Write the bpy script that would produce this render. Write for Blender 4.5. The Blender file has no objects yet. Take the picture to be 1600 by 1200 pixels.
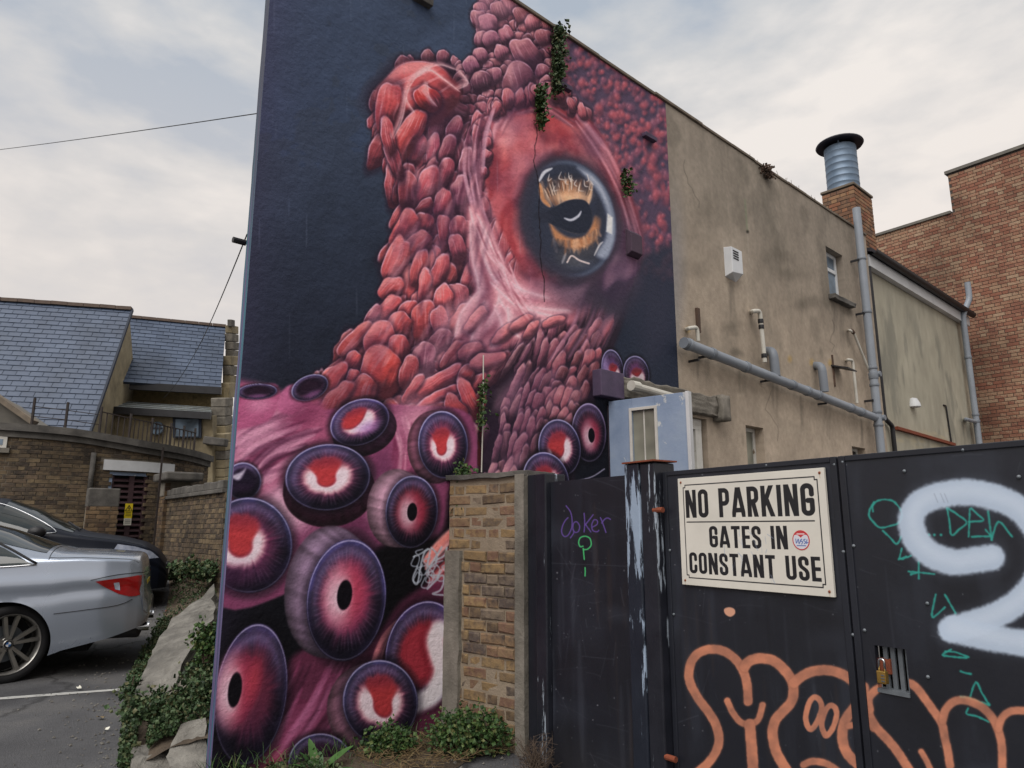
import bpy, bmesh, math, random
import numpy as np
from mathutils import Vector, Matrix, noise as mnoise

scene = bpy.context.scene
# ---------------------------------------------------------------- camera
cam_d = bpy.data.cameras.new("camera"); cam = bpy.data.objects.new("camera", cam_d)
scene.collection.objects.link(cam)
cam_d.sensor_width = 36.0; cam_d.lens = 1120.0 / 1600.0 * 36.0
cam_d.clip_start = .05; cam_d.clip_end = 2000
cam.location = (0, 0, 1.35)
cam.rotation_euler = (math.radians(90) + math.atan(226.0 / 1120.0), 0, 0)
scene.camera = cam
# ---------------------------------------------------------------- sky, sun, exposure
SUN_EL, SUN_AZ = math.radians(54), math.radians(205)      # azimuth measured from +Y towards +X
world = bpy.data.worlds.new("World"); scene.world = world; world.use_nodes = True
nt = world.node_tree; nt.nodes.clear()
def wn(t, **k):
    n = nt.nodes.new(t)
    for a, b in k.items(): setattr(n, a, b)
    return n
sky = wn('ShaderNodeTexSky', sky_type='NISHITA', sun_disc=False)
sky.sun_elevation = SUN_EL; sky.sun_rotation = SUN_AZ
tc = wn('ShaderNodeTexCoord')
mp = wn('ShaderNodeMapping'); mp.inputs['Scale'].default_value = (1.0, 1.0, 2.4); mp.inputs['Rotation'].default_value = (.25, .35, .5)
n1 = wn('ShaderNodeTexNoise'); n1.inputs['Scale'].default_value = 1.5; n1.inputs['Detail'].default_value = 5; n1.inputs['Roughness'].default_value = .52; n1.inputs['Distortion'].default_value = .5
n2 = wn('ShaderNodeTexNoise'); n2.inputs['Scale'].default_value = 7; n2.inputs['Detail'].default_value = 6; n2.inputs['Roughness'].default_value = .55
mxn = wn('ShaderNodeMath', operation='MULTIPLY_ADD'); mxn.inputs[1].default_value = .42
L = nt.links.new
L(tc.outputs['Generated'], mp.inputs['Vector']); L(mp.outputs[0], n1.inputs['Vector']); L(mp.outputs[0], n2.inputs['Vector'])
L(n2.outputs['Fac'], mxn.inputs[0]); L(n1.outputs['Fac'], mxn.inputs[2])
cr = wn('ShaderNodeValToRGB')
cr.color_ramp.elements[0].position = .57; cr.color_ramp.elements[0].color = (.45, .505, .58, 1)
cr.color_ramp.elements[1].position = .84; cr.color_ramp.elements[1].color = (.93, .88, .83, 1)
e = cr.color_ramp.elements.new(.70); e.color = (.66, .665, .67, 1)
L(mxn.outputs[0], cr.inputs['Fac'])
# low sky warmer, as under an evening overcast
sx = wn('ShaderNodeSeparateXYZ'); L(tc.outputs['Generated'], sx.inputs[0])
mr = wn('ShaderNodeMapRange'); mr.inputs['From Min'].default_value = .12; mr.inputs['From Max'].default_value = .62; mr.inputs['To Min'].default_value = .7; mr.inputs['To Max'].default_value = 0
L(sx.outputs['Z'], mr.inputs['Value'])
wm_ = wn('ShaderNodeMixRGB', blend_type='MIX'); wm_.inputs['Color2'].default_value = (.90, .78, .69, 1)
L(mr.outputs[0], wm_.inputs['Fac']); L(cr.outputs['Color'], wm_.inputs['Color1'])
SKY_STRENGTH = .10
CLOUD = .52
sc_ = wn('ShaderNodeVectorMath', operation='SCALE'); sc_.inputs['Scale'].default_value = CLOUD / SKY_STRENGTH
L(wm_.outputs[0], sc_.inputs[0])
mix = wn('ShaderNodeMixRGB'); mix.inputs['Fac'].default_value = .95
L(sky.outputs[0], mix.inputs['Color1']); L(sc_.outputs[0], mix.inputs['Color2'])
bgn = wn('ShaderNodeBackground'); bgn.inputs['Strength'].default_value = SKY_STRENGTH
wo = wn('ShaderNodeOutputWorld'); L(mix.outputs[0], bgn.inputs['Color']); L(bgn.outputs[0], wo.inputs['Surface'])
sun_d = bpy.data.lights.new("sun", 'SUN'); sun_d.energy = 1.5; sun_d.angle = math.radians(55); sun_d.color = (1, .95, .9)
sun = bpy.data.objects.new("sun", sun_d); scene.collection.objects.link(sun)
sun.rotation_euler = (math.radians(90) - SUN_EL, 0, math.pi - SUN_AZ)
sun.location = (0, -10, 20)
scene.view_settings.view_transform = 'Standard'; scene.view_settings.look = 'None'
scene.view_settings.exposure = .92; scene.view_settings.gamma = 1; scene.view_settings.use_curve_mapping = False
scene.render.engine = 'CYCLES'
scene.cycles.use_denoising = True
scene.cycles.max_bounces = 6

# ---------------------------------------------------------------- camera geometry shared by every builder
FPX, HC = 1120.0, 1.35
TH = math.atan(226.0 / FPX)
CT, ST = math.cos(TH), math.sin(TH)

def ray(u, v):
    xc = (u - 800.0) / FPX; zc = (600.0 - v) / FPX
    return xc, CT - zc * ST, ST + zc * CT

def at(u, v, F):
    x, y, z = ray(u, v)
    return Vector((x * F, y * F, HC + z * F))

def project(X, Y, Z):
    dz = Z - HC
    F = Y * CT + dz * ST
    return 800 + FPX * X / F, 600 - FPX * (dz * CT - Y * ST) / F

class Plane:
    """vertical plane: local x runs along d, local y points away from the viewer, z is up"""
    def __init__(s, ox, oy, dx, dy):
        l = math.hypot(dx, dy)
        s.o = (ox, oy); s.d = (dx / l, dy / l); s.n = (-dy / l, dx / l)
        s.ang = math.atan2(dy, dx)
    def px(s, u, v, y=0.0):
        rx, ry, rz = ray(u, v)
        ox, oy = s.o[0] + s.n[0] * y, s.o[1] + s.n[1] * y
        # o + d*t = r*F
        det = s.d[0] * (-ry) + s.d[1] * rx
        t = (-ox * (-ry) - oy * rx) / det
        F = (s.d[0] * (-oy) + s.d[1] * ox) / det
        return t, HC + rz * F
    def xyz(s, x, y, z):
        return Vector((s.o[0] + s.d[0] * x + s.n[0] * y, s.o[1] + s.d[1] * x + s.n[1] * y, z))
    def to_px(s, S, Z):
        return project(s.o[0] + s.d[0] * S, s.o[1] + s.d[1] * S, Z)

MURAL = Plane(-.463, 5.17, .7354, .6776)
GATE = Plane(.085, 4.69, .548, -.836)
PIER = Plane(-.463, 5.17, .751, -.66)

# ---------------------------------------------------------------- paint engine (numpy), makes the flat print: mural, graffiti, sign
_ng = np.random.RandomState(7).rand(256, 256)
def vnoise(x, y, seed=0):
    x = x + seed * 17.31; y = y + seed * 9.17
    xi = np.floor(x).astype(int); yi = np.floor(y).astype(int)
    fx = x - xi; fy = y - yi
    fx = fx * fx * (3 - 2 * fx); fy = fy * fy * (3 - 2 * fy)
    a = _ng[yi & 255, xi & 255]; b = _ng[yi & 255, (xi + 1) & 255]
    c = _ng[(yi + 1) & 255, xi & 255]; d = _ng[(yi + 1) & 255, (xi + 1) & 255]
    return (a * (1 - fx) + b * fx) * (1 - fy) + (c * (1 - fx) + d * fx) * fy
def fbm(x, y, seed=0, o=3):
    r = 0; a = .5; t = 0
    for i in range(o):
        r = r + a * vnoise(x, y, seed + i * 3.7); t += a; x = x * 2.03; y = y * 2.03; a *= .5
    return r / t
def sst(e0, e1, x):
    t = np.clip((x - e0) / (e1 - e0), 0, 1)
    return t * t * (3 - 2 * t)
def C(*c):
    return np.array(c, float) / 255.0
def spline(pts, n=8, closed=False):
    P = [np.array(p, float) for p in pts]
    if len(P) < 3: 
        return np.array(P)
    if closed: P = [P[-1]] + P + [P[0], P[1]]
    else: P = [2 * P[0] - P[1]] + P + [2 * P[-1] - P[-2]]
    out = []
    for i in range(1, len(P) - 2):
        for k in range(n):
            t = k / n
            out.append(.5 * (2 * P[i] + (P[i + 1] - P[i - 1]) * t + (2 * P[i - 1] - 5 * P[i] + 4 * P[i + 1] - P[i + 2]) * t * t
                             + (3 * P[i] - P[i - 1] - 3 * P[i + 1] + P[i + 2]) * t ** 3))
    out.append(P[-2])
    return np.array(out)

class Canvas:
    def __init__(s, plane, s0, s1, z0, z1, ppm, ident=False):
        s.pl = plane; s.s0 = s0; s.z0 = z0; s.s1 = s1; s.z1 = z1; s.ppm = ppm
        s.w = int((s1 - s0) * ppm); s.h = int((z1 - z0) * ppm)
        S = s0 + (np.arange(s.w) + .5) / ppm; Z = z0 + (np.arange(s.h) + .5) / ppm
        S, Z = np.meshgrid(S, Z)
        s.U, s.V = (S, Z) if ident else plane.to_px(S, Z)
        s.ident = ident
        s.rgb = np.zeros((s.h, s.w, 3))
    def sl(s, u0, v0, u1, v1):
        xs, ys = [], []
        for u in (u0, u1):
            for v in (v0, v1):
                a, b = (u, v) if s.ident else s.pl.px(u, v)
                xs.append((a - s.s0) * s.ppm); ys.append((b - s.z0) * s.ppm)
        x0 = max(0, int(min(xs)) - 1); x1 = min(s.w, int(max(xs)) + 2)
        y0 = max(0, int(min(ys)) - 1); y1 = min(s.h, int(max(ys)) + 2)
        if x0 >= x1 or y0 >= y1: return None
        return slice(y0, y1), slice(x0, x1)
    def blend(s, sl, col, a):
        a = np.clip(a, 0, 1)[..., None]
        s.rgb[sl] = s.rgb[sl] * (1 - a) + col * a
    def inside(s, poly, sl):
        U, V = s.U[sl], s.V[sl]
        m = np.zeros(U.shape, bool)
        n = len(poly)
        for i in range(n):
            x0, y0 = poly[i]; x1, y1 = poly[(i + 1) % n]
            if y0 == y1: continue
            c = ((V >= y0) != (V >= y1)) & (U < x0 + (V - y0) * (x1 - x0) / (y1 - y0))
            m ^= c
        return m
    def segdist(s, P, U, V, closed=False):
        D = np.full(U.shape, 1e9); T = np.zeros(U.shape)
        n = len(P) - (0 if closed else 1)
        for i in range(n):
            a = P[i]; b = P[(i + 1) % len(P)]
            d = b - a; l2 = max(1e-12, d @ d)
            t = np.clip(((U - a[0]) * d[0] + (V - a[1]) * d[1]) / l2, 0, 1)
            q = (U - a[0] - t * d[0]) ** 2 + (V - a[1] - t * d[1]) ** 2
            m = q < D
            D[m] = q[m]; T[m] = (i + t[m]) / n
        return np.sqrt(D), T
    def stroke(s, pts, w, col, alpha=1, soft=1.0, taper=False, n=6, straight=False, closed=False, rough=0):
        P = np.array(pts, float) if straight else spline(pts, n, closed)
        m = w + soft + 1 if not s.ident else w + soft
        sl = s.sl(P[:, 0].min() - m, P[:, 1].min() - m, P[:, 0].max() + m, P[:, 1].max() + m)
        if sl is None: return
        U, V = s.U[sl], s.V[sl]
        D, T = s.segdist(P, U, V, closed and straight)
        ww = w * .5
        if taper: ww = ww * np.sqrt(np.clip(4 * T * (1 - T), 0, 1)) * .9 + ww * .1
        if rough: ww = ww * (1 + rough * (vnoise(U * .25, V * .25, 5) - .5))
        a = alpha * (1 - sst(ww - soft, ww + soft, D))
        s.blend(sl, col, a)
    def poly(s, pts, col, alpha=1, soft=2.0, smooth=True):
        P = spline(pts, 6, True) if smooth else np.array(pts, float)
        m = soft + 1
        sl = s.sl(P[:, 0].min() - m, P[:, 1].min() - m, P[:, 0].max() + m, P[:, 1].max() + m)
        if sl is None: return
        ins = s.inside(P, sl)
        D, _ = s.segdist(P, s.U[sl], s.V[sl], True)
        sd = np.where(ins, D, -D)
        s.blend(sl, col, alpha * sst(-soft, soft, sd))
    def ell(s, cx, cy, a, b, ang=0, m=1.15):
        R = max(a, b) * m
        sl = s.sl(cx - R, cy - R, cx + R, cy + R)
        if sl is None: return None
        t = math.radians(ang); c, n = math.cos(t), math.sin(t)
        dx, dy = s.U[sl] - cx, s.V[sl] - cy
        return sl, (dx * c + dy * n) / a, (-dx * n + dy * c) / b
    def soft(s, cx, cy, a, b, ang, col, alpha=1, e0=0.0, e1=1.0):
        r = s.ell(cx, cy, a, b, ang, 1.05)
        if r is None: return
        sl, p, q = r
        s.blend(sl, col, alpha * (1 - sst(e0, e1, np.hypot(p, q))))

def inpoly(poly, x, y):
    r = False; n = len(poly)
    for i in range(n):
        x0, y0 = poly[i]; x1, y1 = poly[(i + 1) % n]
        if (y0 > y) != (y1 > y) and x < x0 + (y - y0) * (x1 - x0) / (y1 - y0): r = not r
    return r

# ---------------------------------------------------------------- the mural
def bump(cv, cx, cy, a, b, ang, mid, rng, rim=1.0, lite=None, dark=None, streak=1.0):
    """one fleshy scale: dark crease, domed body with a paler crown and a thin pale rim on its upper edge"""
    mid = np.asarray(mid, float)
    lite = mid * .5 + C(230, 168, 168) * .5 if lite is None else lite
    dark = mid * .36 + C(44, 28, 52) * .5 if dark is None else dark
    r = cv.ell(cx, cy, a, b, ang, 1.45)
    if r is None: return
    sl, p, q = r
    U, V = cv.U[sl], cv.V[sl]
    sd = rng.rand() * 50
    th = np.arctan2(q, p)
    p = p + .26 * (vnoise(U * 1.3 / b + sd, V * 1.3 / b, 12) - .5) * min(1, b / a * 1.2)
    q = q + .26 * (vnoise(U * 1.1 / b, V * 1.1 / b + sd, 13) - .5)
    w = 1 + .18 * (vnoise(np.cos(th) * 1.3 + sd, np.sin(th) * 1.3 + sd, 2) - .5) * 2
    rr = (np.abs(p) ** 2.3 + np.abs(q) ** 2.3) ** (1 / 2.3) / w
    cv.blend(sl, C(44, 26, 46), .55 * (1 - sst(.95, 1.4, rr)))
    t = math.radians(ang); c, n = math.cos(t), math.sin(t)
    gx, gy = (p * c - q * n) / w, (p * n + q * c) / w
    sh = .52 - .26 * gx - .60 * gy - .12 * rr ** 3 + .34 * (fbm(U * .07, V * .07, sd, 2) - .5)
    st = vnoise(q * 7.5 + sd, p * .8 + sd, 3) - .5
    sh = sh + streak * .24 * st * (1 - .4 * rr)
    k1 = sst(.05, .66, sh)[..., None]; k2 = sst(.62, 1.12, sh)[..., None]
    col = (dark * (1 - k1) + mid * k1) * (1 - k2) + lite * k2
    cv.blend(sl, col, 1 - sst(.90, 1.04, rr))
    hl = sst(.62, .82, vnoise(q * 11 + sd, p * 1.1 + sd, 31)) * sst(-.7, .3, -gy) * (1 - sst(.55, .95, rr))
    cv.blend(sl, C(228, 184, 192), .26 * streak * hl)
    e = np.exp(-((rr - .955) / (.8 / max(7, min(a, b)))) ** 2)
    up = sst(-.35, .8, -(gx * .5 + gy * .8) / np.maximum(.2, rr)) * (.25 + .95 * sst(.3, .7, vnoise(th * 1.6 + sd, rr, 21)))
    cv.blend(sl, C(214, 168, 186), rim * .78 * e * up)

def sucker(cv, cx, cy, a, b, ang=0, kind='U', off=(0, 0), cup=None, tone=1.0, rng=None, lobe=None, rays=1.0, fill=None, rimc=None, inner=.58):
    rimc = C(56, 54, 98) if rimc is None else rimc
    if cup is not None:                       # fleshy wall of the cup behind the disc
        ox, oy, col = cup
        for k in range(10, 0, -1):
            f = k / 10
            r = cv.ell(cx + ox * f, cy + oy * f, a * (1 + .01 * k), b * (1 + .01 * k), ang, 1.05)
            if r is None: continue
            sl, p, q = r
            fold = vnoise(np.arctan2(q, p) * 9 + cx, p * 0 + f * .6, 33)[..., None]
            cc = np.asarray(col) * (1.0 - .5 * f ** 1.2) * (.80 + .34 * fold) * (1 - .35 * np.clip(q, 0, 1))[..., None]
            cv.blend(sl, cc, .92 * (1 - sst(.95, 1.0, np.hypot(p, q))))
    r = cv.ell(cx, cy, a, b, ang, 1.3)
    if r is None: return
    sl, p, q = r
    rr = np.hypot(p, q); th = np.arctan2(q, p)
    U, V = cv.U[sl], cv.V[sl]
    cv.blend(sl, C(14, 10, 22), .55 * (1 - sst(.98, 1.25, rr)))
    upl = .5 - .5 * np.sin(th + .3)            # 1 at the top
    upl = .5 - .5 * q / np.maximum(.3, rr) - .12 * p
    fillc = C(156, 72, 104) if fill is None else fill
    ang_n = vnoise(th * 9 + 40, rr * 1.2, 4)
    bl = fbm(U * .05, V * .05, cx * .1, 2)[..., None]
    ring = C(26, 21, 42) * (1 - .4 * upl)[..., None] + C(98, 60, 104) * (.4 * upl)[..., None]
    ring = ring * (.72 + .5 * bl)
    k = sst(.88, .40, rr + .16 * (ang_n - .5))[..., None]
    low = sst(-.2, .9, q)[..., None]
    body = fillc * (.92 - .5 * low) + C(84, 46, 88) * .5 * low
    col = ring * (1 - k) + body * k
    edge = (sst(.84, .95, rr) * (1 - .75 * sst(-.3, .7, q)))[..., None]
    col = col * (1 - edge) + rimc * edge * (.72 + .35 * upl[..., None]) * (.7 + .5 * bl)
    cv.blend(sl, col * tone, 1 - sst(.985, 1.01, rr))
    cv.blend(sl, C(196, 186, 222), tone * .85 * np.exp(-((rr - .972) / (1.1 / max(a, b))) ** 2) * (.35 + .65 * sst(-.3, .8, upl * 2 - 1)))
    gl = np.exp(-((rr - .80) / .11) ** 2) * sst(.1, .95, .5 - .5 * (q * .9 + p * .45) / np.maximum(.3, rr))
    cv.blend(sl, C(150, 140, 190), tone * .42 * gl)
    # fine rays
    n = int(38 + (a + b) * .1)
    ph = th * n / (2 * np.pi) + .7 * vnoise(th * 5, rr * 0 + 3, 9)
    ln = np.exp(-(((ph - np.floor(ph)) - .5) / .13) ** 2) * (.35 + .65 * vnoise(np.floor(ph) * 1.7, rr * 0 + 1, 11))
    band = sst(.52, .62, rr) * (1 - sst(.78, .9, rr))
    cv.blend(sl, C(206, 170, 198), rays * .22 * ln * band * tone * (.4 + .9 * bl[..., 0]))
    ox, oy = off
    P, Q = p - ox, q - oy
    if kind == 'U':
        lx, ly, la, lb, lt = lobe or (0, .1, .26, .26, 0)
        r2 = np.hypot(P / inner, (Q + .02) / (inner * .95)) + .10 * (ang_n - .5); P, Q = P * .66 / inner, Q * .66 / inner
        s2 = 1 - sst(.74, 1.14, r2)
        cv.blend(sl, C(190, 80, 86) * tone, s2 * .8)
        Qs = Q + lt * P
        wid = la * (1 + 1.1 * sst(.05, -.6, Qs))
        r3 = np.hypot((P - lx) / wid, np.maximum(0, Qs - ly) / lb)
        wht = s2 * sst(-.62, -.08, Qs) * sst(.74, 1.2, r3)
        cv.blend(sl, C(232, 214, 224) * tone, wht * .97)
        red = s2 * (1 - sst(.75, 1.1, r3))
        cv.blend(sl, C(190, 58, 62) * tone, .85 * red)
        cv.blend(sl, C(128, 30, 48) * tone, .5 * s2 * np.exp(-((r3 - .95) / .16) ** 2) * sst(ly - .25, ly + .2, Qs))
        cv.blend(sl, C(110, 40, 66) * tone, .5 * s2 * sst(-.15, -.6, Q))
    elif kind == 'hole':
        r2 = np.hypot(P / .74, Q / .76)
        rg = 1 - sst(.35, .98, r2)
        cv.blend(sl, C(190, 66, 92) * tone, rg * .85)
        lft = sst(.4, -.5, P - .25 * Q)
        cv.blend(sl, C(232, 205, 220) * tone, .92 * lft * (1 - sst(.3, .95, r2)))
        r3 = np.hypot(P / .19, Q / .25)
        cv.blend(sl, C(238, 226, 236) * tone, .5 * lft * np.exp(-((r3 - 1.12) / .2) ** 2))
        cv.blend(sl, C(20, 14, 28), 1 - sst(.88, 1.08, r3))
    elif kind == 'S':
        r2 = np.hypot((P + .05) / .62, Q / .62)
        cv.blend(sl, C(168, 52, 66) * tone, 1 - sst(.7, 1.1, r2))
    elif kind == 'cup':
        cv.blend(sl, C(26, 18, 40), .8 * (1 - sst(.6, .95, np.hypot(p / .95, (q + .1) / .85))))
        cv.blend(sl, C(150, 100, 150), .5 * (1 - sst(.2, .9, np.hypot(p / .8, (q - .6) / .5))))

def paint_mural(ppm=240):
    cv = Canvas(MURAL, -1.56, 2.96, -.25, 6.02, ppm)
    rng = np.random.RandomState(11)
    U, V = cv.U, cv.V
    full = (slice(0, cv.h), slice(0, cv.w))
    # ---- background: navy fading to near black, brighter skylight at the top partly painted in
    stops = [(-300, C(66, 79, 102)), (120, C(60, 72, 95)), (330, C(50, 61, 83)), (560, C(38, 45, 64)), (700, C(28, 31, 46)), (930, C(18, 18, 28)), (1300, C(16, 15, 24))]
    bg = np.zeros_like(cv.rgb)
    for i in range(3):
        bg[..., i] = np.interp(V, [t[0] for t in stops], [t[1][i] for t in stops])
    n = fbm(U * .012 + V * .004, V * .012, 1, 4) - .5
    n2 = fbm(U * .05 + V * .05, V * .06 - U * .04, 2, 3) - .5
    bg = bg * (1 + .22 * n + .12 * n2)[..., None]
    left = np.exp(-np.clip(U - 395 + (V - 300) * .07, 0, 999) / 45.0)[..., None]
    bg = bg * (1 - .35 * left) + C(74, 60, 92) * .35 * left
    cv.rgb[:] = bg
    # ---- out-of-focus mottling on the right flank of the head
    zone = [(800, -60), (870, 30), (960, 95), (1045, 150), (1052, 420), (1052, 520), (1010, 560), (985, 420), (940, 260), (860, 160), (770, 60)]
    cv.poly(zone, C(86, 68, 90), .92, 22)
    for k in range(1500):
        x = rng.uniform(840, 1060); y = rng.uniform(0, 450)
        if not inpoly(zone, x, y): continue
        if 300 < y and rng.rand() < .5: continue
        if x < 1000 and y > 330: continue
        s_ = rng.uniform(4.5, 10)
        el = 1.9 if y > 230 and rng.rand() < .5 else 1.15
        col = C(168, 82, 92) if rng.rand() < .65 else C(132, 80, 100)
        k_ = rng.uniform(.4, .9)
        cv.soft(x + s_ * .3, y + s_ * .6, s_ * 1.2, s_, 90, C(58, 48, 70), .5)
        cv.soft(x, y, s_ * el, s_, rng.uniform(65, 120), col, k_, .1, 1)
        cv.soft(x - s_ * .2, y - s_ * .35, s_ * .6, s_ * .4, 100, C(212, 140, 150), k_ * .35)
    # ---- body of the animal
    left_edge = [(760, -80), (746, 0), (741, 30), (746, 62), (742, 94), (722, 98), (700, 90), (678, 87), (650, 93), (622, 102), (604, 120), (590, 142), (581, 168),
                 (584, 195), (592, 225), (598, 252), (612, 288), (624, 322), (624, 350), (613, 368), (613, 392), (606, 425), (603, 445), (594, 470),
                 (578, 492), (570, 512), (548, 532), (533, 552), (520, 572), (500, 592), (485, 612), (482, 636), (500, 660)]
    body = left_edge + [(520, 720), (700, 800), (760, 790), (860, 790), (895, 700), (930, 620), (962, 530), (990, 440), (985, 400), (960, 300), (930, 200), (860, 120), (858, 20), (820, -60)]
    cv.poly(body, C(58, 38, 60), 1, 1.5, smooth=False)
    # scales: control points (u, v, long, short, angle, colour)
    CPS = [(770, 15, 13, 11, 80, (150, 96, 108)), (762, 70, 13, 10, 75, (146, 92, 106)), (800, 60, 13, 11, 80, (152, 92, 102)), (835, 40, 12, 10, 80, (160, 92, 98)),
           (850, 80, 12, 10, 80, (150, 90, 102)), (790, 100, 15, 12, 80, (150, 92, 104)), (745, 120, 11, 9, 95, (132, 84, 100)), (765, 150, 12, 11, 95, (140, 84, 98)),
           (735, 165, 14, 11, 100, (136, 74, 88)), (715, 190, 16, 12, 105, (146, 70, 82)), (655, 215, 21, 15, 112, (168, 74, 80)),
           (625, 265, 24, 12, 98, (158, 68, 76)), (690, 250, 22, 12, 105, (146, 70, 84)), (735, 235, 24, 9, 98, (128, 70, 92)), (645, 315, 25, 13, 105, (168, 76, 82)),
           (700, 310, 24, 12, 106, (166, 76, 88)), (738, 330, 22, 12, 95, (158, 86, 100)), (635, 385, 24, 15, 122, (180, 82, 84)), (690, 380, 24, 13, 112, (176, 80, 84)),
           (725, 420, 22, 12, 100, (168, 84, 92)), (618, 445, 27, 16, 122, (182, 82, 84)), (660, 450, 22, 13, 106, (178, 80, 82)), (588, 505, 26, 16, 128, (178, 80, 84)),
           (650, 505, 25, 16, 95, (184, 76, 76)), (700, 485, 24, 15, 100, (184, 84, 86)), (600, 570, 32, 24, 118, (198, 76, 72)), (540, 600, 30, 16, 128, (194, 80, 76)),
           (505, 635, 28, 13, 110, (188, 78, 78)), (660, 570, 25, 17, 100, (146, 72, 88)), (700, 545, 25, 12, 128, (182, 88, 88)), (715, 595, 30, 12, 152, (184, 82, 84)),
           (690, 640, 28, 12, 152, (178, 78, 80)), (740, 640, 22, 12, 100, (190, 78, 78)), (770, 590, 20, 9, 110, (146, 76, 88)), (820, 560, 24, 8, 122, (122, 76, 98)), (870, 560, 26, 9, 114, (164, 88, 92)),
           (900, 530, 30, 10, 118, (150, 80, 90)), (935, 510, 30, 9, 112, (116, 74, 96)), (880, 610, 20, 11, 100, (170, 88, 92)), (840, 640, 24, 8, 114, (142, 84, 104)),
           (795, 695, 28, 8, 122, (172, 122, 142)), (760, 730, 26, 9, 125, (176, 128, 146)), (880, 650, 20, 9, 100, (154, 84, 96)), (912, 600, 18, 11, 95, (170, 84, 88)), (850, 720, 22, 8, 118, (160, 110, 132))]
    cpa = np.array([c[:5] for c in CPS], float); cpc = np.array([c[5] for c in CPS], float) / 255
    def field(x, y):
        d = ((cpa[:, 0] - x) ** 2 + (cpa[:, 1] - y) ** 2 + 30) ** -1.6
        d /= d.sum()
        return d @ cpa[:, 2:], d @ cpc
    head = [(752, 190), (775, 165), (810, 152), (850, 150), (893, 168), (930, 198), (958, 245), (985, 305), (1003, 360), (1000, 420), (965, 470), (905, 470), (850, 448), (815, 420), (792, 378), (770, 330), (757, 280), (750, 230)]
    pinkz = [(735, 320), (760, 350), (800, 420), (860, 455), (930, 470), (900, 500), (862, 505), (830, 520), (800, 535), (760, 560), (725, 545), (720, 505), (742, 470), (748, 430), (735, 390), (728, 345)]
    lump = [(592, 150), (610, 112), (650, 94), (700, 92), (718, 110), (712, 140), (700, 165), (660, 180), (630, 200), (600, 215), (585, 185)]
    left_out = [(300, -100)] + left_edge + [(300, 700)]
    neckR = [(815, 528), (860, 510), (910, 490), (985, 440), (975, 500), (945, 580), (925, 640), (900, 700), (880, 800), (735, 800), (742, 700), (760, 640), (785, 590)]
    # the larger lumps one can pick out: (u, v, long, short, angle, purple)
    BIG = [(637, 297, 30, 15, 95, 0), (667, 293, 32, 14, 112, 0), (695, 270, 24, 12, 110, 0), (692, 317, 24, 13, 100, 0), (717, 305, 30, 14, 95, 1), (662, 325, 18, 10, 140, 0), (660, 355, 22, 16, 100, 0), (632, 357, 34, 16, 115, 0), (652, 384, 25, 17, 128, 0),
           (617, 410, 40, 17, 112, 0), (695, 360, 26, 12, 88, 0), (717, 357, 20, 12, 80, 0), (714, 390, 24, 13, 80, .3), (744, 405, 20, 11, 95, 0), (687, 424, 28, 12, 105, 0), (655, 420, 30, 12, 100, 0), (663, 452, 34, 10, 95, 0), (612, 452, 22, 15, 130, 0), (692, 470, 24, 15, 90, 0),
           (716, 465, 25, 16, 80, .6), (606, 485, 28, 17, 135, 0), (636, 486, 18, 13, 120, 0), (660, 502, 30, 18, 92, 0), (687, 503, 21, 13, 90, 0), (718, 497, 28, 12, 130, 0), (622, 513, 27, 20, 120, 0), (580, 500, 24, 11, 115, .8), (558, 532, 32, 15, 135, 0), (594, 535, 32, 25, 108, 0),
           (686, 534, 22, 14, 120, 1), (550, 565, 19, 12, 120, 0), (513, 606, 46, 18, 122, 0), (594, 582, 40, 32, 115, -1), (552, 590, 15, 10, 110, 0), (566, 613, 30, 19, 110, 0), (526, 626, 36, 15, 125, 0), (638, 582, 26, 13, 105, -.4), (662, 564, 27, 17, 95, 1), (708, 557, 27, 13, 130, 0),
           (690, 594, 42, 13, 150, 0), (728, 588, 17, 12, 120, -.6), (646, 607, 26, 9, 125, 0), (710, 637, 23, 14, 60, -.8), (733, 624, 32, 11, 65, -.3), (690, 619, 36, 8, 155, 0), (622, 545, 24, 17, 100, -.4),
           (610, 240, 32, 10, 78, .2), (652, 207, 20, 13, 110, 0), (682, 202, 21, 12, 105, .3), (650, 232, 25, 14, 105, .2), (676, 238, 26, 10, 98, .3), (698, 240, 25, 12, 110, .3), (713, 174, 22, 16, 30, .5), (710, 207, 23, 12, 110, .4), (632, 280, 23, 12, 105, .2), (670, 275, 27, 11, 115, .3),
           (730, 262, 32, 10, 97, .7), (742, 300, 28, 9, 95, .6), (738, 215, 24, 9, 105, .6),
           (822, 84, 27, 18, 60, .3), (811, 125, 25, 23, 80, .2), (766, 62, 15, 12, 80, .3), (762, 35, 16, 13, 80, .3), (750, 88, 12, 11, 80, .4), (783, 82, 13, 10, 80, .3), (792, 55, 14, 11, 60, .3), (750, 128, 16, 14, 80, .4), (771, 121, 14, 13, 80, .4), (736, 103, 13, 12, 80, .5), (796, 8, 19, 13, 80, .2),
           (813, 24, 16, 11, 60, .2), (779, 17, 15, 11, 70, .3), (848, 58, 14, 12, 80, .2), (831, 36, 13, 11, 80, .2), (847, 112, 11, 10, 80, .3), (853, 132, 13, 10, 70, .2), (752, 62, 13, 12, 80, .4), (748, 30, 13, 12, 80, .4)]
    acc = []
    for (x, y, a, b, an, pu) in BIG:
        col = field(x, y)[1] * 1.06
        if pu > 0: col = col * (1 - .6 * pu) + C(112, 72, 100) * .6 * pu
        else: col = col * (1 + .5 * pu) - C(206, 74, 70) * .5 * pu
        acc.append((x, y, a * .95, b * .92, an, col))
    nbig = len(acc)
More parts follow.
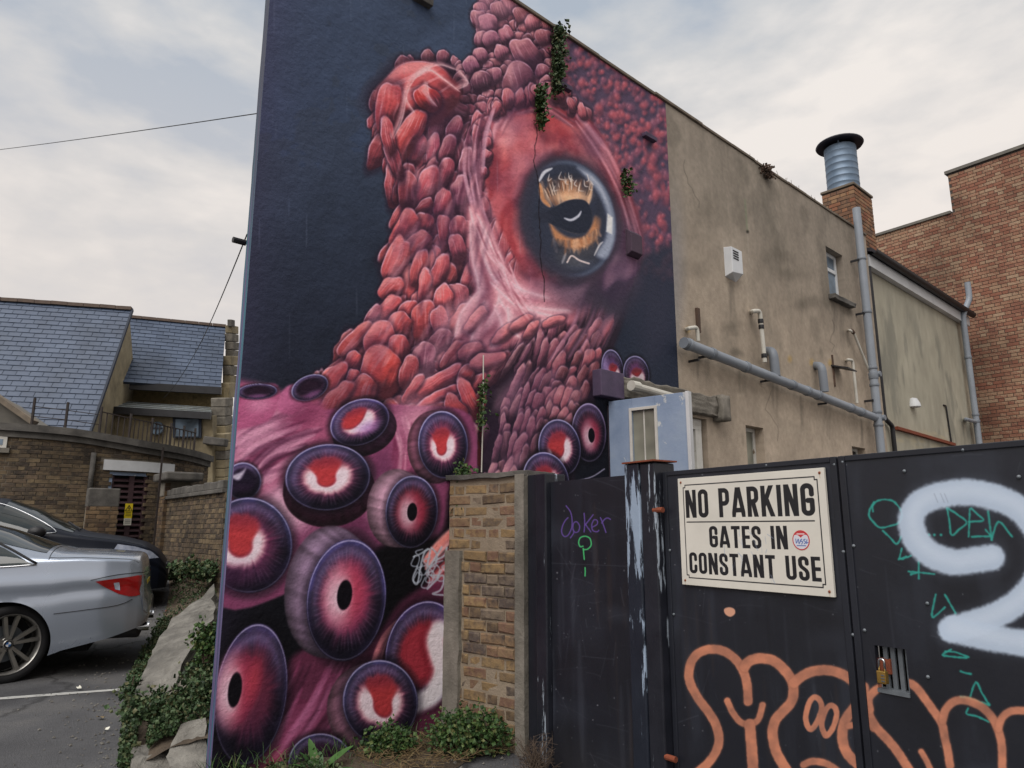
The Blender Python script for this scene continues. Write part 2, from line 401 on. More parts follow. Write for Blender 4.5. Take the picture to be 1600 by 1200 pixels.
    for k in range(16000):
        x = rng.uniform(480, 960); y = rng.uniform(-40, 790)
        if not inpoly(body, x, y) or inpoly(head, x, y) or inpoly(pinkz, x, y) or inpoly(lump, x, y): continue
        if inpoly(neckR, x, y) or (x > 742 and y > 600): continue
        f, col = field(x, y)
        sc = (1.18 - .80 * (k / 16000) ** .6) * (1 if y > 200 else .88)
        el = rng.uniform(1.05, 1.5) if y > 200 else rng.uniform(.9, 1.15)
        if x > 745 and y > 520: el *= 1.35
        a, b, an = f[0] * sc * el, f[1] * sc * rng.uniform(.85, 1.05), f[2] + rng.uniform(-20, 20)
        t = math.radians(an); c_, n_ = math.cos(t), math.sin(t)
        ok = True
        for (x2, y2, a2, b2, an2, _) in acc:
            dx, dy = x - x2, y - y2
            if abs(dx) > 110 or abs(dy) > 110: continue
            if math.hypot((dx * c_ + dy * n_) / (a + a2), (-dx * n_ + dy * c_) / (b + b2)) < (.62 if x > 745 and y > 520 else .55): ok = False; break
        if ok: acc.append((x, y, a, b, an, col))
    big = sorted(acc[:nbig], key=lambda t: t[1] + rng.uniform(-6, 6)); acc = sorted(acc[nbig:], key=lambda t: t[1] - t[2] * .5 + rng.uniform(-8, 8)) + [(x, y, a * 1.02, b * .98, an, c) for x, y, a, b, an, c in big]
    for (x, y, a, b, an, col) in acc:
        if a < 14 and inpoly(left_out, x - .45 * b, y): continue
        j = 1 + rng.uniform(-.14, .12)
        col = col * .92 + col.mean() * .02 + C(4, 0, 2)
        bump(cv, x, y, a * 1.12, b * 1.22, an, col * j, rng, rim=.5 if x > 760 and y > 440 else .95)
    # throat: rows of long beads running down from the jaw
    cv.poly(neckR, C(46, 34, 50), .97, 5)
    Lc = spline([(812, 532), (782, 596), (757, 655), (744, 720), (730, 800)], 8); Rc = spline([(972, 462), (940, 556), (916, 625), (896, 690), (872, 800)], 8)
    beads = []
    for li in range(13):
        o = (li + .5) / 13; t = rng.uniform(0, .05)
        while t < .99:
            i = t * (len(Lc) - 1); ii = min(int(i), len(Lc) - 2); f = i - ii
            oo = o + .05 * (vnoise(np.array(li * 3.1), np.array(t * 6), 3) - .5)
            p0 = (Lc[ii] * (1 - oo) + Rc[ii] * oo) * (1 - f) + (Lc[ii + 1] * (1 - oo) + Rc[ii + 1] * oo) * f
            d_ = (Lc[ii + 1] * (1 - oo) + Rc[ii + 1] * oo) - (Lc[ii] * (1 - oo) + Rc[ii] * oo)
            L_ = rng.uniform(14, 30) * (1.25 if t < .3 else 1); wd = rng.uniform(6.2, 9.2) * (.85 if o < .4 else 1.1)
            if not (o < .16 and .25 < t < .8 and rng.rand() < .85):
                cl_ = C(104, 66, 88) * (1 - o) + C(172, 86, 92) * o; cl_ = cl_ * (1 - .55 * t * t) + C(182, 130, 148) * .55 * t * t
                if rng.rand() < .25: cl_ = cl_ * .72
                beads.append((p0[0], p0[1], L_, wd, math.degrees(math.atan2(d_[1], d_[0])) + rng.uniform(-9, 9), cl_))
            t += L_ * 1.5 / 330
    for bd_ in sorted(beads, key=lambda t: t[1] + rng.uniform(-6, 6)):
        bump(cv, bd_[0], bd_[1], bd_[2], bd_[3], bd_[4], bd_[5], rng, rim=.5, streak=.6)
    # smooth lump on the left of the head
    for (x, y, a, b, an, col) in [(652, 146, 70, 54, 158, (184, 78, 82)), (606, 172, 46, 22, 100, (184, 76, 80)), (636, 214, 44, 20, 116, (182, 74, 76)),
                                  (668, 152, 26, 18, 60, (182, 62, 62)), (617, 250, 34, 10, 72, (150, 66, 78)), (606, 215, 30, 11, 80, (170, 74, 82))]:
        bump(cv, x, y, a, b, an, C(*col), rng, rim=.9, streak=1.4)
    for pts in [[(645, 175), (632, 150), (648, 118), (680, 100), (712, 108)], [(650, 118), (668, 108), (690, 122), (716, 142)], [(632, 150), (625, 185), (612, 215)], [(664, 128), (668, 150), (680, 165)], [(714, 108), (728, 128), (712, 138)]]:
        cv.stroke(pts, 6, C(230, 176, 178), .6, 4, True); cv.stroke([(x + 3, y + 2) for x, y in pts], 2, C(238, 204, 206), .5, 1.4, True)
    # ---- head round the eye: red skin, blue-grey socket
    cv.poly(head, C(160, 62, 70), 1, 5)
    hs = cv.sl(740, 130, 1010, 490); hm = cv.inside(head, hs).astype(float); hU, hV = cv.U[hs], cv.V[hs]
    cv.blend(hs, C(112, 52, 72), hm * .75 * sst(.48, .72, fbm(hU * .022 + 5, hV * .014, 41, 4)))
    cv.blend(hs, C(208, 112, 112), hm * .6 * sst(.5, .75, fbm(hU * .03, hV * .016 + 9, 43, 4)))
    cv.soft(800, 250, 60, 90, 20, C(206, 88, 88), .5); cv.soft(850, 190, 70, 34, 20, C(200, 84, 86), .5)
    cv.soft(792, 215, 26, 60, 5, C(226, 150, 148), .6); cv.soft(812, 270, 22, 70, 0, C(228, 130, 122), .45)
    cv.soft(770, 250, 18, 80, 5, C(120, 52, 66), .55)
    cv.soft(800, 300, 40, 60, 15, C(160, 52, 58), .4); cv.soft(975, 400, 50, 120, 0, C(86, 66, 86), .95, .3)
    cv.soft(930, 235, 40, 70, -30, C(120, 84, 100), .7); cv.soft(900, 455, 90, 36, 0, C(84, 58, 76), .95, .2); cv.soft(830, 425, 46, 44, 40, C(120, 60, 76), .8)
    for k in range(46):                         # blotches
        x = rng.uniform(765, 960); y = rng.uniform(160, 300)
        if inpoly(head, x, y): cv.soft(x, y, rng.uniform(5, 14), rng.uniform(8, 22), rng.uniform(60, 110), C(236, 160, 154) if rng.rand() < .45 else C(126, 40, 54), rng.uniform(.1, .32))
    for k in range(34):                         # ridges over the brow and down the right of the socket
        o = rng.uniform(-4, 34)
        p = [(760 + o * .3, 225 + o), (772 + o * .4, 186 + o * .8), (805, 158 + o * .7), (850, 153 + o * .7), (900 - o * .2, 178 + o * .7), (945 - o * .5, 235 + o * .6), (975 - o * .5, 300 + o * .3), (1000 - o * .6, 370), (995 - o * .5, 430)]
        i0 = rng.randint(0, 6); i1 = min(9, i0 + rng.randint(3, 5))
        li = rng.rand() < .55
        cv.stroke([(x + rng.uniform(-3, 3), y + rng.uniform(-3, 3)) for x, y in p[i0:i1]], rng.uniform(3, 7), C(224, 168, 180) if li else C(96, 50, 68), rng.uniform(.2, .5), 2.4, True)
    cv.soft(962, 440, 60, 60, 0, C(70, 60, 80), .8, .2); cv.soft(860, 452, 60, 26, 20, C(96, 60, 80), .6, .2)
    for k in range(46):
        t = rng.uniform(0, 1)
        if t < .45: x, y = 752 + rng.uniform(-8, 10), 190 + t / .45 * 150
        else: x, y = 765 + (t - .45) / .55 * 150, 170 - 26 * math.sin((t - .45) / .55 * 2.6) + rng.uniform(-8, 6) + max(0, (t - .8)) * 110
        bump(cv, x, y, rng.uniform(9, 20), rng.uniform(6, 10), 96 + rng.uniform(-22, 22) if t < .45 else rng.uniform(50, 110), C(158, 78, 92) if t < .45 else C(164, 84, 94), rng, rim=.8)
    # ridges left of the eye
    for k in range(26):
        o = rng.uniform(-4, 44); 
        p = [(776 - o, 165 + o * .6), (762 - o * .8, 215 + o * .4), (758 - o * .75, 270), (766 - o * .7, 325), (785 - o * .8, 375), (800 - o * .9, 420)]
        i0 = rng.randint(0, 3); i1 = min(6, i0 + rng.randint(3, 5))
        li = rng.rand() < .5
        cv.stroke([(x + rng.uniform(-2, 2), y) for x, y in p[i0:i1]], rng.uniform(3, 8), C(220, 172, 190) if li else C(92, 46, 66), rng.uniform(.3, .7), 1.8, True)
    # ---- pale pink smooth flesh below the eye
    cv.poly(pinkz, C(184, 112, 124), .95, 9)
    flow = [[(738, 325), (748, 370), (762, 420), (780, 455), (775, 490), (750, 525)], [(748, 335), (768, 385), (790, 430), (815, 455), (860, 470)], [(735, 350), (742, 400), (752, 450), (748, 490), (735, 520)],
            [(790, 460), (815, 475), (850, 485), (890, 488)], [(780, 470), (800, 495), (830, 505), (860, 500)], [(775, 480), (785, 515), (770, 545)], [(760, 470), (745, 500), (738, 540)], [(795, 480), (800, 510), (815, 530)],
            [(770, 440), (800, 470), (830, 490), (870, 497)], [(752, 460), (726, 490), (715, 530)]]
    for p in flow:
        q = [(x + rng.uniform(-3, 3), y + rng.uniform(-3, 3)) for x, y in p]
        cv.stroke([(x + 7, y + 4) for x, y in q], 15, C(128, 62, 80), .55, 7, True)
        cv.stroke(q, 15, C(226, 176, 184), .8, 6, True)
        cv.stroke([(x - 3, y - 2) for x, y in q], 4, C(240, 208, 214), .65, 2.4, True)
    for (x, y, a, b, an) in [(735, 548, 22, 13, 160), (790, 520, 26, 11, 140), (815, 505, 22, 11, 150), (760, 565, 30, 15, 170), (742, 500, 26, 10, 130), (830, 515, 18, 8, 125), (866, 502, 20, 8, 165)]:
        bump(cv, x, y, a, b, an, C(196, 112, 118), rng, rim=.35, streak=.5)
    for k in range(30):
        x0 = rng.uniform(740, 800); y0 = 330 + (x0 - 735) * 1.5 + rng.uniform(-10, 30)
        cv.stroke([(x0, y0), (x0 + 14, y0 + 34), (x0 + 36, y0 + 62)], rng.uniform(2, 5), C(234, 190, 200) if rng.rand() < .55 else C(128, 56, 72), rng.uniform(.25, .5), 2, True)
    # stringy folds at the right of the throat
    for k in range(22):
        o = rng.uniform(0, 1)
        x0 = 905 + o * 85; y0 = 470 - o * 20 + rng.uniform(-6, 6)
        cv.stroke([(x0, y0), (x0 - 14, y0 + 40), (x0 - 36 - 16 * (1 - o), y0 + 95)], rng.uniform(3, 9), C(164, 112, 132) if rng.rand() < .55 else C(58, 44, 62), rng.uniform(.25, .6), 2.5, True)
    cv.soft(912, 462, 92, 44, 5, C(66, 54, 74), .9, .15); cv.soft(965, 470, 50, 50, 0, C(56, 54, 72), .8, .2)
    cv.poly([(1006, 400), (1060, 400), (1062, 620), (945, 620), (962, 560), (982, 490), (996, 450)], C(44, 52, 72), .8, 16)
    # ---- the eye
    cx, cy = 889, 342
    e = cv.ell(cx, cy, 74, 96, -14, 1.25); sl, p, q = e
    rr = np.hypot(p, q); th = np.arctan2(q, p); UU, VV = cv.U[sl], cv.V[sl]
    cv.blend(sl, C(60, 54, 72), .97 * (1 - sst(.92, 1.25, rr + .06 * (fbm(UU * .08, VV * .08, 4, 2) - .5))))
    lf = sst(.3, -.6, p)
    cv.blend(sl, C(54, 60, 80), 1 - sst(.92 - .25 * lf, 1.0 + .12 * lf, rr))
    cv.blend(sl, C(96, 106, 126), (.55 * (1 - lf) + .06) * np.exp(-((rr - .93) / .04) ** 2))
    cv.blend(sl, C(78, 76, 82), .8 * (1 - sst(.2, .75, np.hypot(p / .9, (q - .55) / .45))))
    for k in range(60):                         # iris fibres above the pupil
        t = rng.uniform(-.95, .75); x0 = 892 + t * 36; y0 = 316 + abs(t) * 8
        cv.stroke([(x0, y0), (x0 + t * 9 - 3, y0 - rng.uniform(12, 34)), (x0 + t * 14 - 3, y0 - rng.uniform(26, 46))], rng.uniform(3, 7), [C(190, 128, 86), C(214, 172, 138), C(140, 92, 66), C(96, 80, 78)][rng.randint(4)], rng.uniform(.35, .8), 2, True)
    cv.soft(893, 306, 42, 20, 0, C(222, 176, 140), .85, .2); cv.soft(888, 290, 44, 20, 0, C(150, 104, 80), .6, .2)
    cv.poly([(858, 345), (870, 360), (890, 372), (912, 370), (924, 352), (930, 338), (938, 345), (932, 372), (915, 386), (890, 388), (868, 376)], C(186, 126, 86), .9, 4)
    for k in range(46):
        t = rng.uniform(0, 1); x0 = 864 + t * 70; y0 = 372 + 10 * math.sin(t * 3.1) - t * 16
        cv.stroke([(x0, y0), (x0 + rng.uniform(-3, 9), y0 + rng.uniform(6, 26))], rng.uniform(2, 6), [C(160, 108, 78), C(196, 150, 118), C(94, 78, 74), C(120, 110, 112)][rng.randint(4)], rng.uniform(.3, .7), 2, True)
    cv.poly([(860, 340), (870, 322), (892, 313), (912, 315), (923, 330), (922, 350), (910, 364), (890, 362), (872, 354)], C(232, 192, 150), .95, 2.5)
    cv.poly([(846, 337), (864, 325), (888, 313), (912, 313), (924, 328), (924, 350), (912, 365), (890, 363), (868, 354), (852, 345)], C(44, 50, 68), 1, 1.6); cv.soft(848, 338, 22, 16, 0, C(50, 54, 72), .9, .3)
    cv.stroke([(881, 341), (892, 344), (903, 338), (908, 330)], 4, C(196, 196, 206), .9, 1.4, True)
    for (x, y, a, b, k) in [(866, 288, 14, 20, .7), (914, 292, 12, 18, .6), (890, 276, 40, 10, .8), (872, 386, 16, 14, .6), (915, 404, 20, 12, .5), (935, 330, 10, 40, .6)]: cv.soft(x, y, a, b, 0, C(50, 54, 70), k)
    for k in range(26):
        t = rng.uniform(-1, 1); x0 = 890 + t * 40; y0 = 296 + abs(t) * 16
        cv.stroke([(x0, y0), (x0 + t * 4, y0 - 8), (x0 + t * 9, y0 - rng.uniform(14, 22))], rng.uniform(1.2, 2.4), C(214, 196, 180) if rng.rand() < .5 else C(60, 48, 48), rng.uniform(.3, .7), .8, True)
    cv.soft(905, 412, 40, 16, 0, C(96, 98, 106), .5)
    cv.poly([(902, 262), (926, 274), (946, 300), (958, 335), (960, 372), (948, 402), (932, 398), (946, 372), (949, 338), (936, 304), (918, 280)], C(140, 147, 164), .95, 5)
    cv.poly([(949, 334), (957, 340), (956, 366), (947, 362)], C(216, 214, 212), .9, 2, False)
    cv.stroke([(912, 270), (934, 288), (950, 320)], 4, C(168, 172, 184), .5, 2.5, True)
    cv.stroke([(842, 284), (850, 270), (863, 263)], 5, C(206, 206, 214), .9, 1.4, True)
    for k in range(16):
        x0 = rng.uniform(855, 925); y0 = rng.uniform(268, 292)
        cv.stroke([(x0, y0), (x0 + rng.uniform(-5, 5), y0 + rng.uniform(3, 12)), (x0 + rng.uniform(-2, 7), y0 + rng.uniform(6, 14))], 1.8, C(206, 196, 190), rng.uniform(.4, .8), .8, True)
    cv.stroke([(886, 410), (893, 400), (905, 407), (920, 412)], 2.6, C(220, 200, 196), .85, 1); cv.stroke([(878, 412), (884, 396)], 4, C(164, 160, 164), .6, 1.8, True); cv.stroke([(928, 400), (936, 384), (942, 378)], 3, C(210, 206, 206), .7, 1.2, True)
    # long soft folds that tie the lumps together
    for k in range(150):
        x = rng.uniform(600, 760); y = rng.uniform(230, 560)
        if not inpoly(body, x, y) or inpoly(head, x, y): continue
        f = field(x, y)[0]; a_ = math.radians(f[2] + rng.uniform(-16, 16)); L_ = rng.uniform(14, 34); dx, dy = math.cos(a_) * L_, math.sin(a_) * L_
        cv.stroke([(x - dx, y - dy), (x + rng.uniform(-3, 3), y), (x + dx, y + dy)], rng.uniform(4, 9), C(226, 160, 170) if rng.rand() < .5 else C(66, 34, 58), rng.uniform(.10, .30), 3, True)
    # glaze over all the flesh: brushed purple shadows and dry pink lights
    bs = cv.sl(470, -60, 1010, 800); bU, bV = cv.U[bs], cv.V[bs]; bm_ = (cv.inside(body, bs) | cv.inside(head, bs)).astype(float)
    eyem = sst(1.0, 1.15, np.hypot((bU - 889) / 78, (bV - 342) / 100))
    cv.blend(bs, C(74, 44, 78), bm_ * eyem * .30 * sst(.5, .72, fbm(bU * .016, bV * .012, 51, 3)))
    cv.blend(bs, C(226, 168, 180), bm_ * eyem * .26 * sst(.52, .75, fbm(bU * .02 + bV * .012, bV * .012 - bU * .008, 57, 3)))
    cv.blend(bs, C(60, 40, 66), bm_ * eyem * .5 * sst(0, 1, (bU - 800) / 220) * sst(500, 620, bV))
    # ---- arms and suckers
    arm = [(330, 598), (380, 604), (430, 600), (440, 624), (462, 600), (500, 640), (560, 630), (640, 634), (735, 650), (742, 760), (705, 800), (690, 860), (600, 860), (470, 920), (330, 930)]
    cv.poly(arm, C(136, 68, 104), 1, 3)
    cv.poly([(330, 612), (430, 606), (450, 640), (500, 628), (520, 700), (470, 760), (430, 770), (330, 800)], C(164, 84, 116), .9, 8)
    for k in range(70):                         # folds of the left arm
        t = rng.uniform(0, 1)
        x0, y0 = 340 + t * 80 + rng.uniform(-12, 12), 700 + t * 70 + rng.uniform(-40, 16)
        L = rng.uniform(.5, 1)
        x1, y1 = x0 + 110 * L, y0 - 62 * L
        li = rng.rand() < .55
        cv.stroke([(x0, y0), ((x0 + x1) / 2 - 8, (y0 + y1) / 2 - 4), (x1, y1)], rng.uniform(4, 11), C(206, 146, 172) if li else C(84, 36, 66), rng.uniform(.3, .7), 2.6, True)
    cv.soft(455, 790, 76, 64, 20, C(214, 166, 188), .9); cv.soft(470, 735, 60, 40, 0, C(150, 50, 90), .5)
    cv.soft(655, 660, 60, 60, 30, C(204, 140, 160), .85); cv.soft(630, 720, 30, 60, 0, C(200, 96, 130), .5); cv.soft(600, 740, 40, 60, 0, C(92, 44, 78), .5); cv.soft(720, 740, 22, 50, 0, C(90, 40, 70), .5)
    for k in range(26):
        x0 = rng.uniform(608, 650); y0 = rng.uniform(650, 690)
        cv.stroke([(x0, y0), (x0 + 8, y0 + 32), (x0 + 4, y0 + 68)], rng.uniform(3, 7), C(226, 176, 192) if rng.rand() < .5 else C(124, 50, 84), rng.uniform(.25, .5), 2.5, True)
    cv.soft(440, 800, 60, 34, 30, C(216, 170, 190), .6); cv.soft(600, 660, 60, 30, 10, C(190, 120, 150), .5); cv.soft(560, 870, 70, 40, 0, C(96, 44, 78), .7); cv.soft(345, 690, 40, 50, 0, C(190, 120, 150), .4)
    cv.soft(590, 790, 26, 60, 10, C(210, 150, 180), .8); cv.soft(540, 830, 90, 34, -8, C(96, 44, 76), .8)
    cv.poly([(600, 850), (640, 846), (690, 830), (705, 760), (745, 745), (745, 790), (720, 900), (700, 960), (610, 960), (560, 900)], C(16, 14, 22), .95, 8)
    for k in range(40):                         # orange folds beside the pier
        o = rng.uniform(0, 1)
        x0, y0 = 712 - 4 * o, 812 + o * 105
        cv.stroke([(x0, y0), (x0 - 26, y0 + 26), (x0 - 52 + 20 * o, y0 + 56 - 20 * o)], rng.uniform(3, 8), [C(224, 120, 110), C(228, 164, 164), C(120, 40, 58)][rng.randint(3)], rng.uniform(.35, .75), 1.8, True)
    cv.poly([(400, 1215), (430, 1110), (445, 1040), (490, 1010), (570, 1006), (640, 930), (715, 928), (720, 1215)], C(116, 46, 78), .97, 8)
    cv.soft(600, 1060, 120, 60, 0, C(66, 26, 48), .8); cv.soft(450, 1150, 46, 90, 25, C(178, 92, 132), .55); cv.soft(440, 1190, 80, 30, 0, C(176, 84, 104), .8)
    for k in range(34):
        x0 = rng.uniform(430, 560); y0 = rng.uniform(1080, 1140)
        cv.stroke([(x0 + 30, y0 - 60), (x0, y0), (x0 - 44, y0 + 62)], rng.uniform(3, 8), C(196, 116, 158) if rng.rand() < .5 else C(66, 26, 50), rng.uniform(.2, .45), 3, True)
    for k in range(32):
        o = rng.uniform(0, 1)
        x0, y0 = 668 - o * 30, 935 + o * 20
        cv.stroke([(x0, y0), (x0 - 40, y0 + 42), (x0 - 62, y0 + 96)], rng.uniform(3, 8), C(214, 128, 136) if rng.rand() < .55 else C(74, 26, 48), rng.uniform(.35, .7), 1.8, True)
    # stubs at the top left
    cv.poly([(362, 612), (430, 606), (432, 636), (415, 660), (362, 668)], C(168, 84, 122), .95, 3); cv.soft(405, 632, 36, 22, -10, C(208, 140, 170), .6)
    sucker(cv, 402, 612, 31, 12, -3, 'cup', rng=rng)
    cv.poly([(434, 640), (440, 612), (460, 602), (472, 634), (458, 648)], C(178, 96, 134), .95, 3)
    sucker(cv, 484, 606, 30, 19, -22, 'cup', rng=rng)
    cv.soft(470, 650, 60, 30, -25, C(124, 52, 86), .8)
    sucker(cv, 380, 752, 28, 29, 0, 'none', rng=rng, fill=C(40, 28, 56), rays=0)
    cv.poly([(362, 745), (376, 738), (384, 733), (374, 750)], C(206, 196, 214), .85, 3)
    sucker(cv, 562, 660, 48, 35, -22, 'U', off=(-.02, -.05), rng=rng, lobe=(-.1, -.18, .40, .30, .45), cup=(8, 14, C(110, 60, 100)), fill=C(150, 80, 120), rimc=C(70, 60, 116))
    cv.soft(575, 668, 36, 16, -24, C(168, 124, 180), .8)
    sucker(cv, 692, 695, 39, 53, -4, 'U', off=(0, .02), rng=rng, lobe=(-.08, .10, .26, .26, .1), cup=(-14, 4, C(190, 116, 146)), inner=.52)
    sucker(cv, 512, 746, 67, 52, -6, 'U', off=(0, -.02), rng=rng, lobe=(-.04, .10, .25, .24, 0), cup=(2, 22, C(96, 44, 74)))
    sucker(cv, 643, 800, 41, 57, 4, 'hole', off=(.02, .0), rng=rng, tone=.86, cup=(-26, -6, C(222, 170, 196)), fill=C(150, 48, 68))
    sucker(cv, 388, 852, 69, 75, 0, 'U', inner=.60, off=(-.20, -.06), rng=rng, lobe=(.02, .08, .30, .26, 0), fill=C(128, 58, 96))
    cv.soft(350, 905, 120, 36, -8, C(92, 42, 84), .6)
    sucker(cv, 541, 938, 62, 96, 7, 'hole', off=(-.06, -.08), rng=rng, cup=(-30, -14, C(190, 156, 192)), fill=C(172, 72, 108), rimc=C(72, 66, 122))
    sucker(cv, 662, 1022, 60, 84, 10, 'S', rng=rng, fill=C(150, 46, 62), rimc=C(70, 56, 110))
    cv.stroke([(686, 985), (680, 1000), (686, 1030), (690, 1050), (676, 1085), (648, 1100)], 30, C(232, 224, 230), .95, 7)
    cv.stroke([(668, 975), (660, 1010), (672, 1050), (655, 1070)], 10, C(140, 34, 50), .6, 5)
    sucker(cv, 594, 1097, 59, 66, -4, 'U', inner=.62, off=(.0, -.02), rng=rng, lobe=(.06, .14, .26, .26, -.2), cup=(-20, 12, C(190, 130, 158)))
    sucker(cv, 392, 1085, 56, 112, 8, 'hole', off=(-.46, -.03), rng=rng, fill=C(128, 46, 76), rimc=C(64, 54, 96), rays=.5)
    cv.soft(398, 1060, 20, 60, 8, C(204, 70, 84), .6)
    sucker(cv, 500, 1192, 50, 46, -6, 'none', rng=rng, fill=C(76, 36, 72))
    sucker(cv, 957, 578, 17, 32, -8, 'U', rng=rng, off=(.05, .25), lobe=(0, -.4, .25, .3, 0), fill=C(120, 84, 140), tone=.8); cv.soft(946, 575, 9, 30, -4, C(150, 128, 176), .7)
    sucker(cv, 994, 584, 20, 28, -10, 'U', rng=rng, off=(.05, .25), lobe=(0, -.4, .25, .3, 0), fill=C(140, 84, 140), tone=.75)
    sucker(cv, 920, 676, 27, 46, -2, 'hole', off=(.14, .1), rng=rng, tone=.82, fill=C(130, 60, 88), rimc=C(104, 84, 128))
    sucker(cv, 874, 700, 33, 45, -8, 'U', off=(.02, .02), rng=rng, lobe=(-.12, .06, .34, .30, .3), tone=.94)
    sucker(cv, 853, 752, 36, 46, -14, 'U', off=(0, .05), rng=rng, lobe=(-.12, 0, .34, .30, .2), tone=.92)
    cv.stroke([(900, 752), (925, 745), (944, 733)], 2, C(180, 172, 196), .7, .9)
    # silver scribble beside the pier
    for k in range(7):
        x, y = rng.uniform(648, 690), rng.uniform(862, 912); cv.stroke([(x, y), (x - 6, y + 14), (x + 3, y + 16), (x + 7, y + 3), (x + 1, y - 6), (x + 12, y - 10)], 2.2, C(166, 174, 188), .75, .9)
    for pts in [[(652, 885), (645, 905), (652, 912), (658, 880), (664, 862), (672, 860), (668, 884), (680, 880), (682, 866), (674, 856)], [(690, 855), (668, 895), (686, 900), (676, 912), (668, 920), (688, 900), (694, 905), (688, 922), (676, 928), (692, 930)], [(646, 870), (656, 866), (668, 858)], [(680, 876), (694, 868), (698, 856)]]:
        cv.stroke(pts, 3, C(170, 178, 190), .85, .9)
    # ---- wear: hairline crack, rain streaks, scuffs
    pts = [(838, 200)]
    while pts[-1][1] < 470:
        x, y = pts[-1]; pts.append((x + rng.uniform(-2.2, 2.8) + (.3 if y > 330 else .02), y + rng.uniform(5, 12)))
    cv.stroke(pts, 1.3, C(26, 16, 24), .7, .7, straight=True, rough=.8)
    for k in range(16):
        y = rng.uniform(556, 730); cv.stroke([(751 + rng.uniform(-3, 3), y), (751 + rng.uniform(-3, 3), y + rng.uniform(8, 24))], rng.uniform(2, 7), C(84, 26, 30) if rng.rand() < .6 else C(40, 24, 30), rng.uniform(.4, .9), 1.2)
    for k in range(26):
        x = rng.uniform(400, 1040); y = rng.uniform(-100, 500)
        cv.stroke([(x, y), (x + rng.uniform(-1, 2), y + rng.uniform(20, 80))], 2, C(150, 156, 172), rng.uniform(.05, .16), 1.2, True)
    cv.rgb *= np.interp(V, [450, 800, 1150], [1, .93, .84])[..., None]; g_ = cv.rgb.mean(axis=2, keepdims=True); cv.rgb[:] = np.clip(g_ + (cv.rgb - g_) * 1.08, 0, 1); x_ = cv.rgb; l_ = x_.mean(axis=2, keepdims=True); cv.rgb[:] = np.clip(x_ * (1 + 1.5 * (l_ - .24) * (1 - l_)), 0, 1); g_ = cv.rgb.mean(axis=2, keepdims=True); cv.rgb[:] = np.clip(g_ + (cv.rgb - g_) * np.where(g_ < .3, .80, .92), 0, 1)  # lower mural darkened, dimmer light put into the paint; then saturation and contrast
    cv.rgb[:] = np.clip(cv.rgb * (1 + .07 * (fbm(U * .35, V * .35, 8, 2) - .5))[..., None], 0, 1)
    return cv

# ================================================================ helpers
R = random.Random(5)
COL = scene.collection
def lin(c):
    return tuple(((x / 255) / 12.92 if x / 255 <= .04045 else ((x / 255 + .055) / 1.055) ** 2.4) for x in c)
def tag(o, label=None, cat=None, group=None, kind=None):
    if label: o['label'] = label
    if cat: o['category'] = cat
    if group: o['group'] = group
    if kind: o['kind'] = kind
    return o
def empty(name, loc=(0, 0, 0), rz=0, parent=None):
    o = bpy.data.objects.new(name, None); COL.objects.link(o)
    o.location = loc; o.rotation_euler = (0, 0, rz); o.empty_display_size = .1
    if parent: o.parent = parent
    return o
def wmat(o):
    m = o.matrix_basis.copy()
    while o.parent:
        o = o.parent; m = o.matrix_basis @ m
    return m

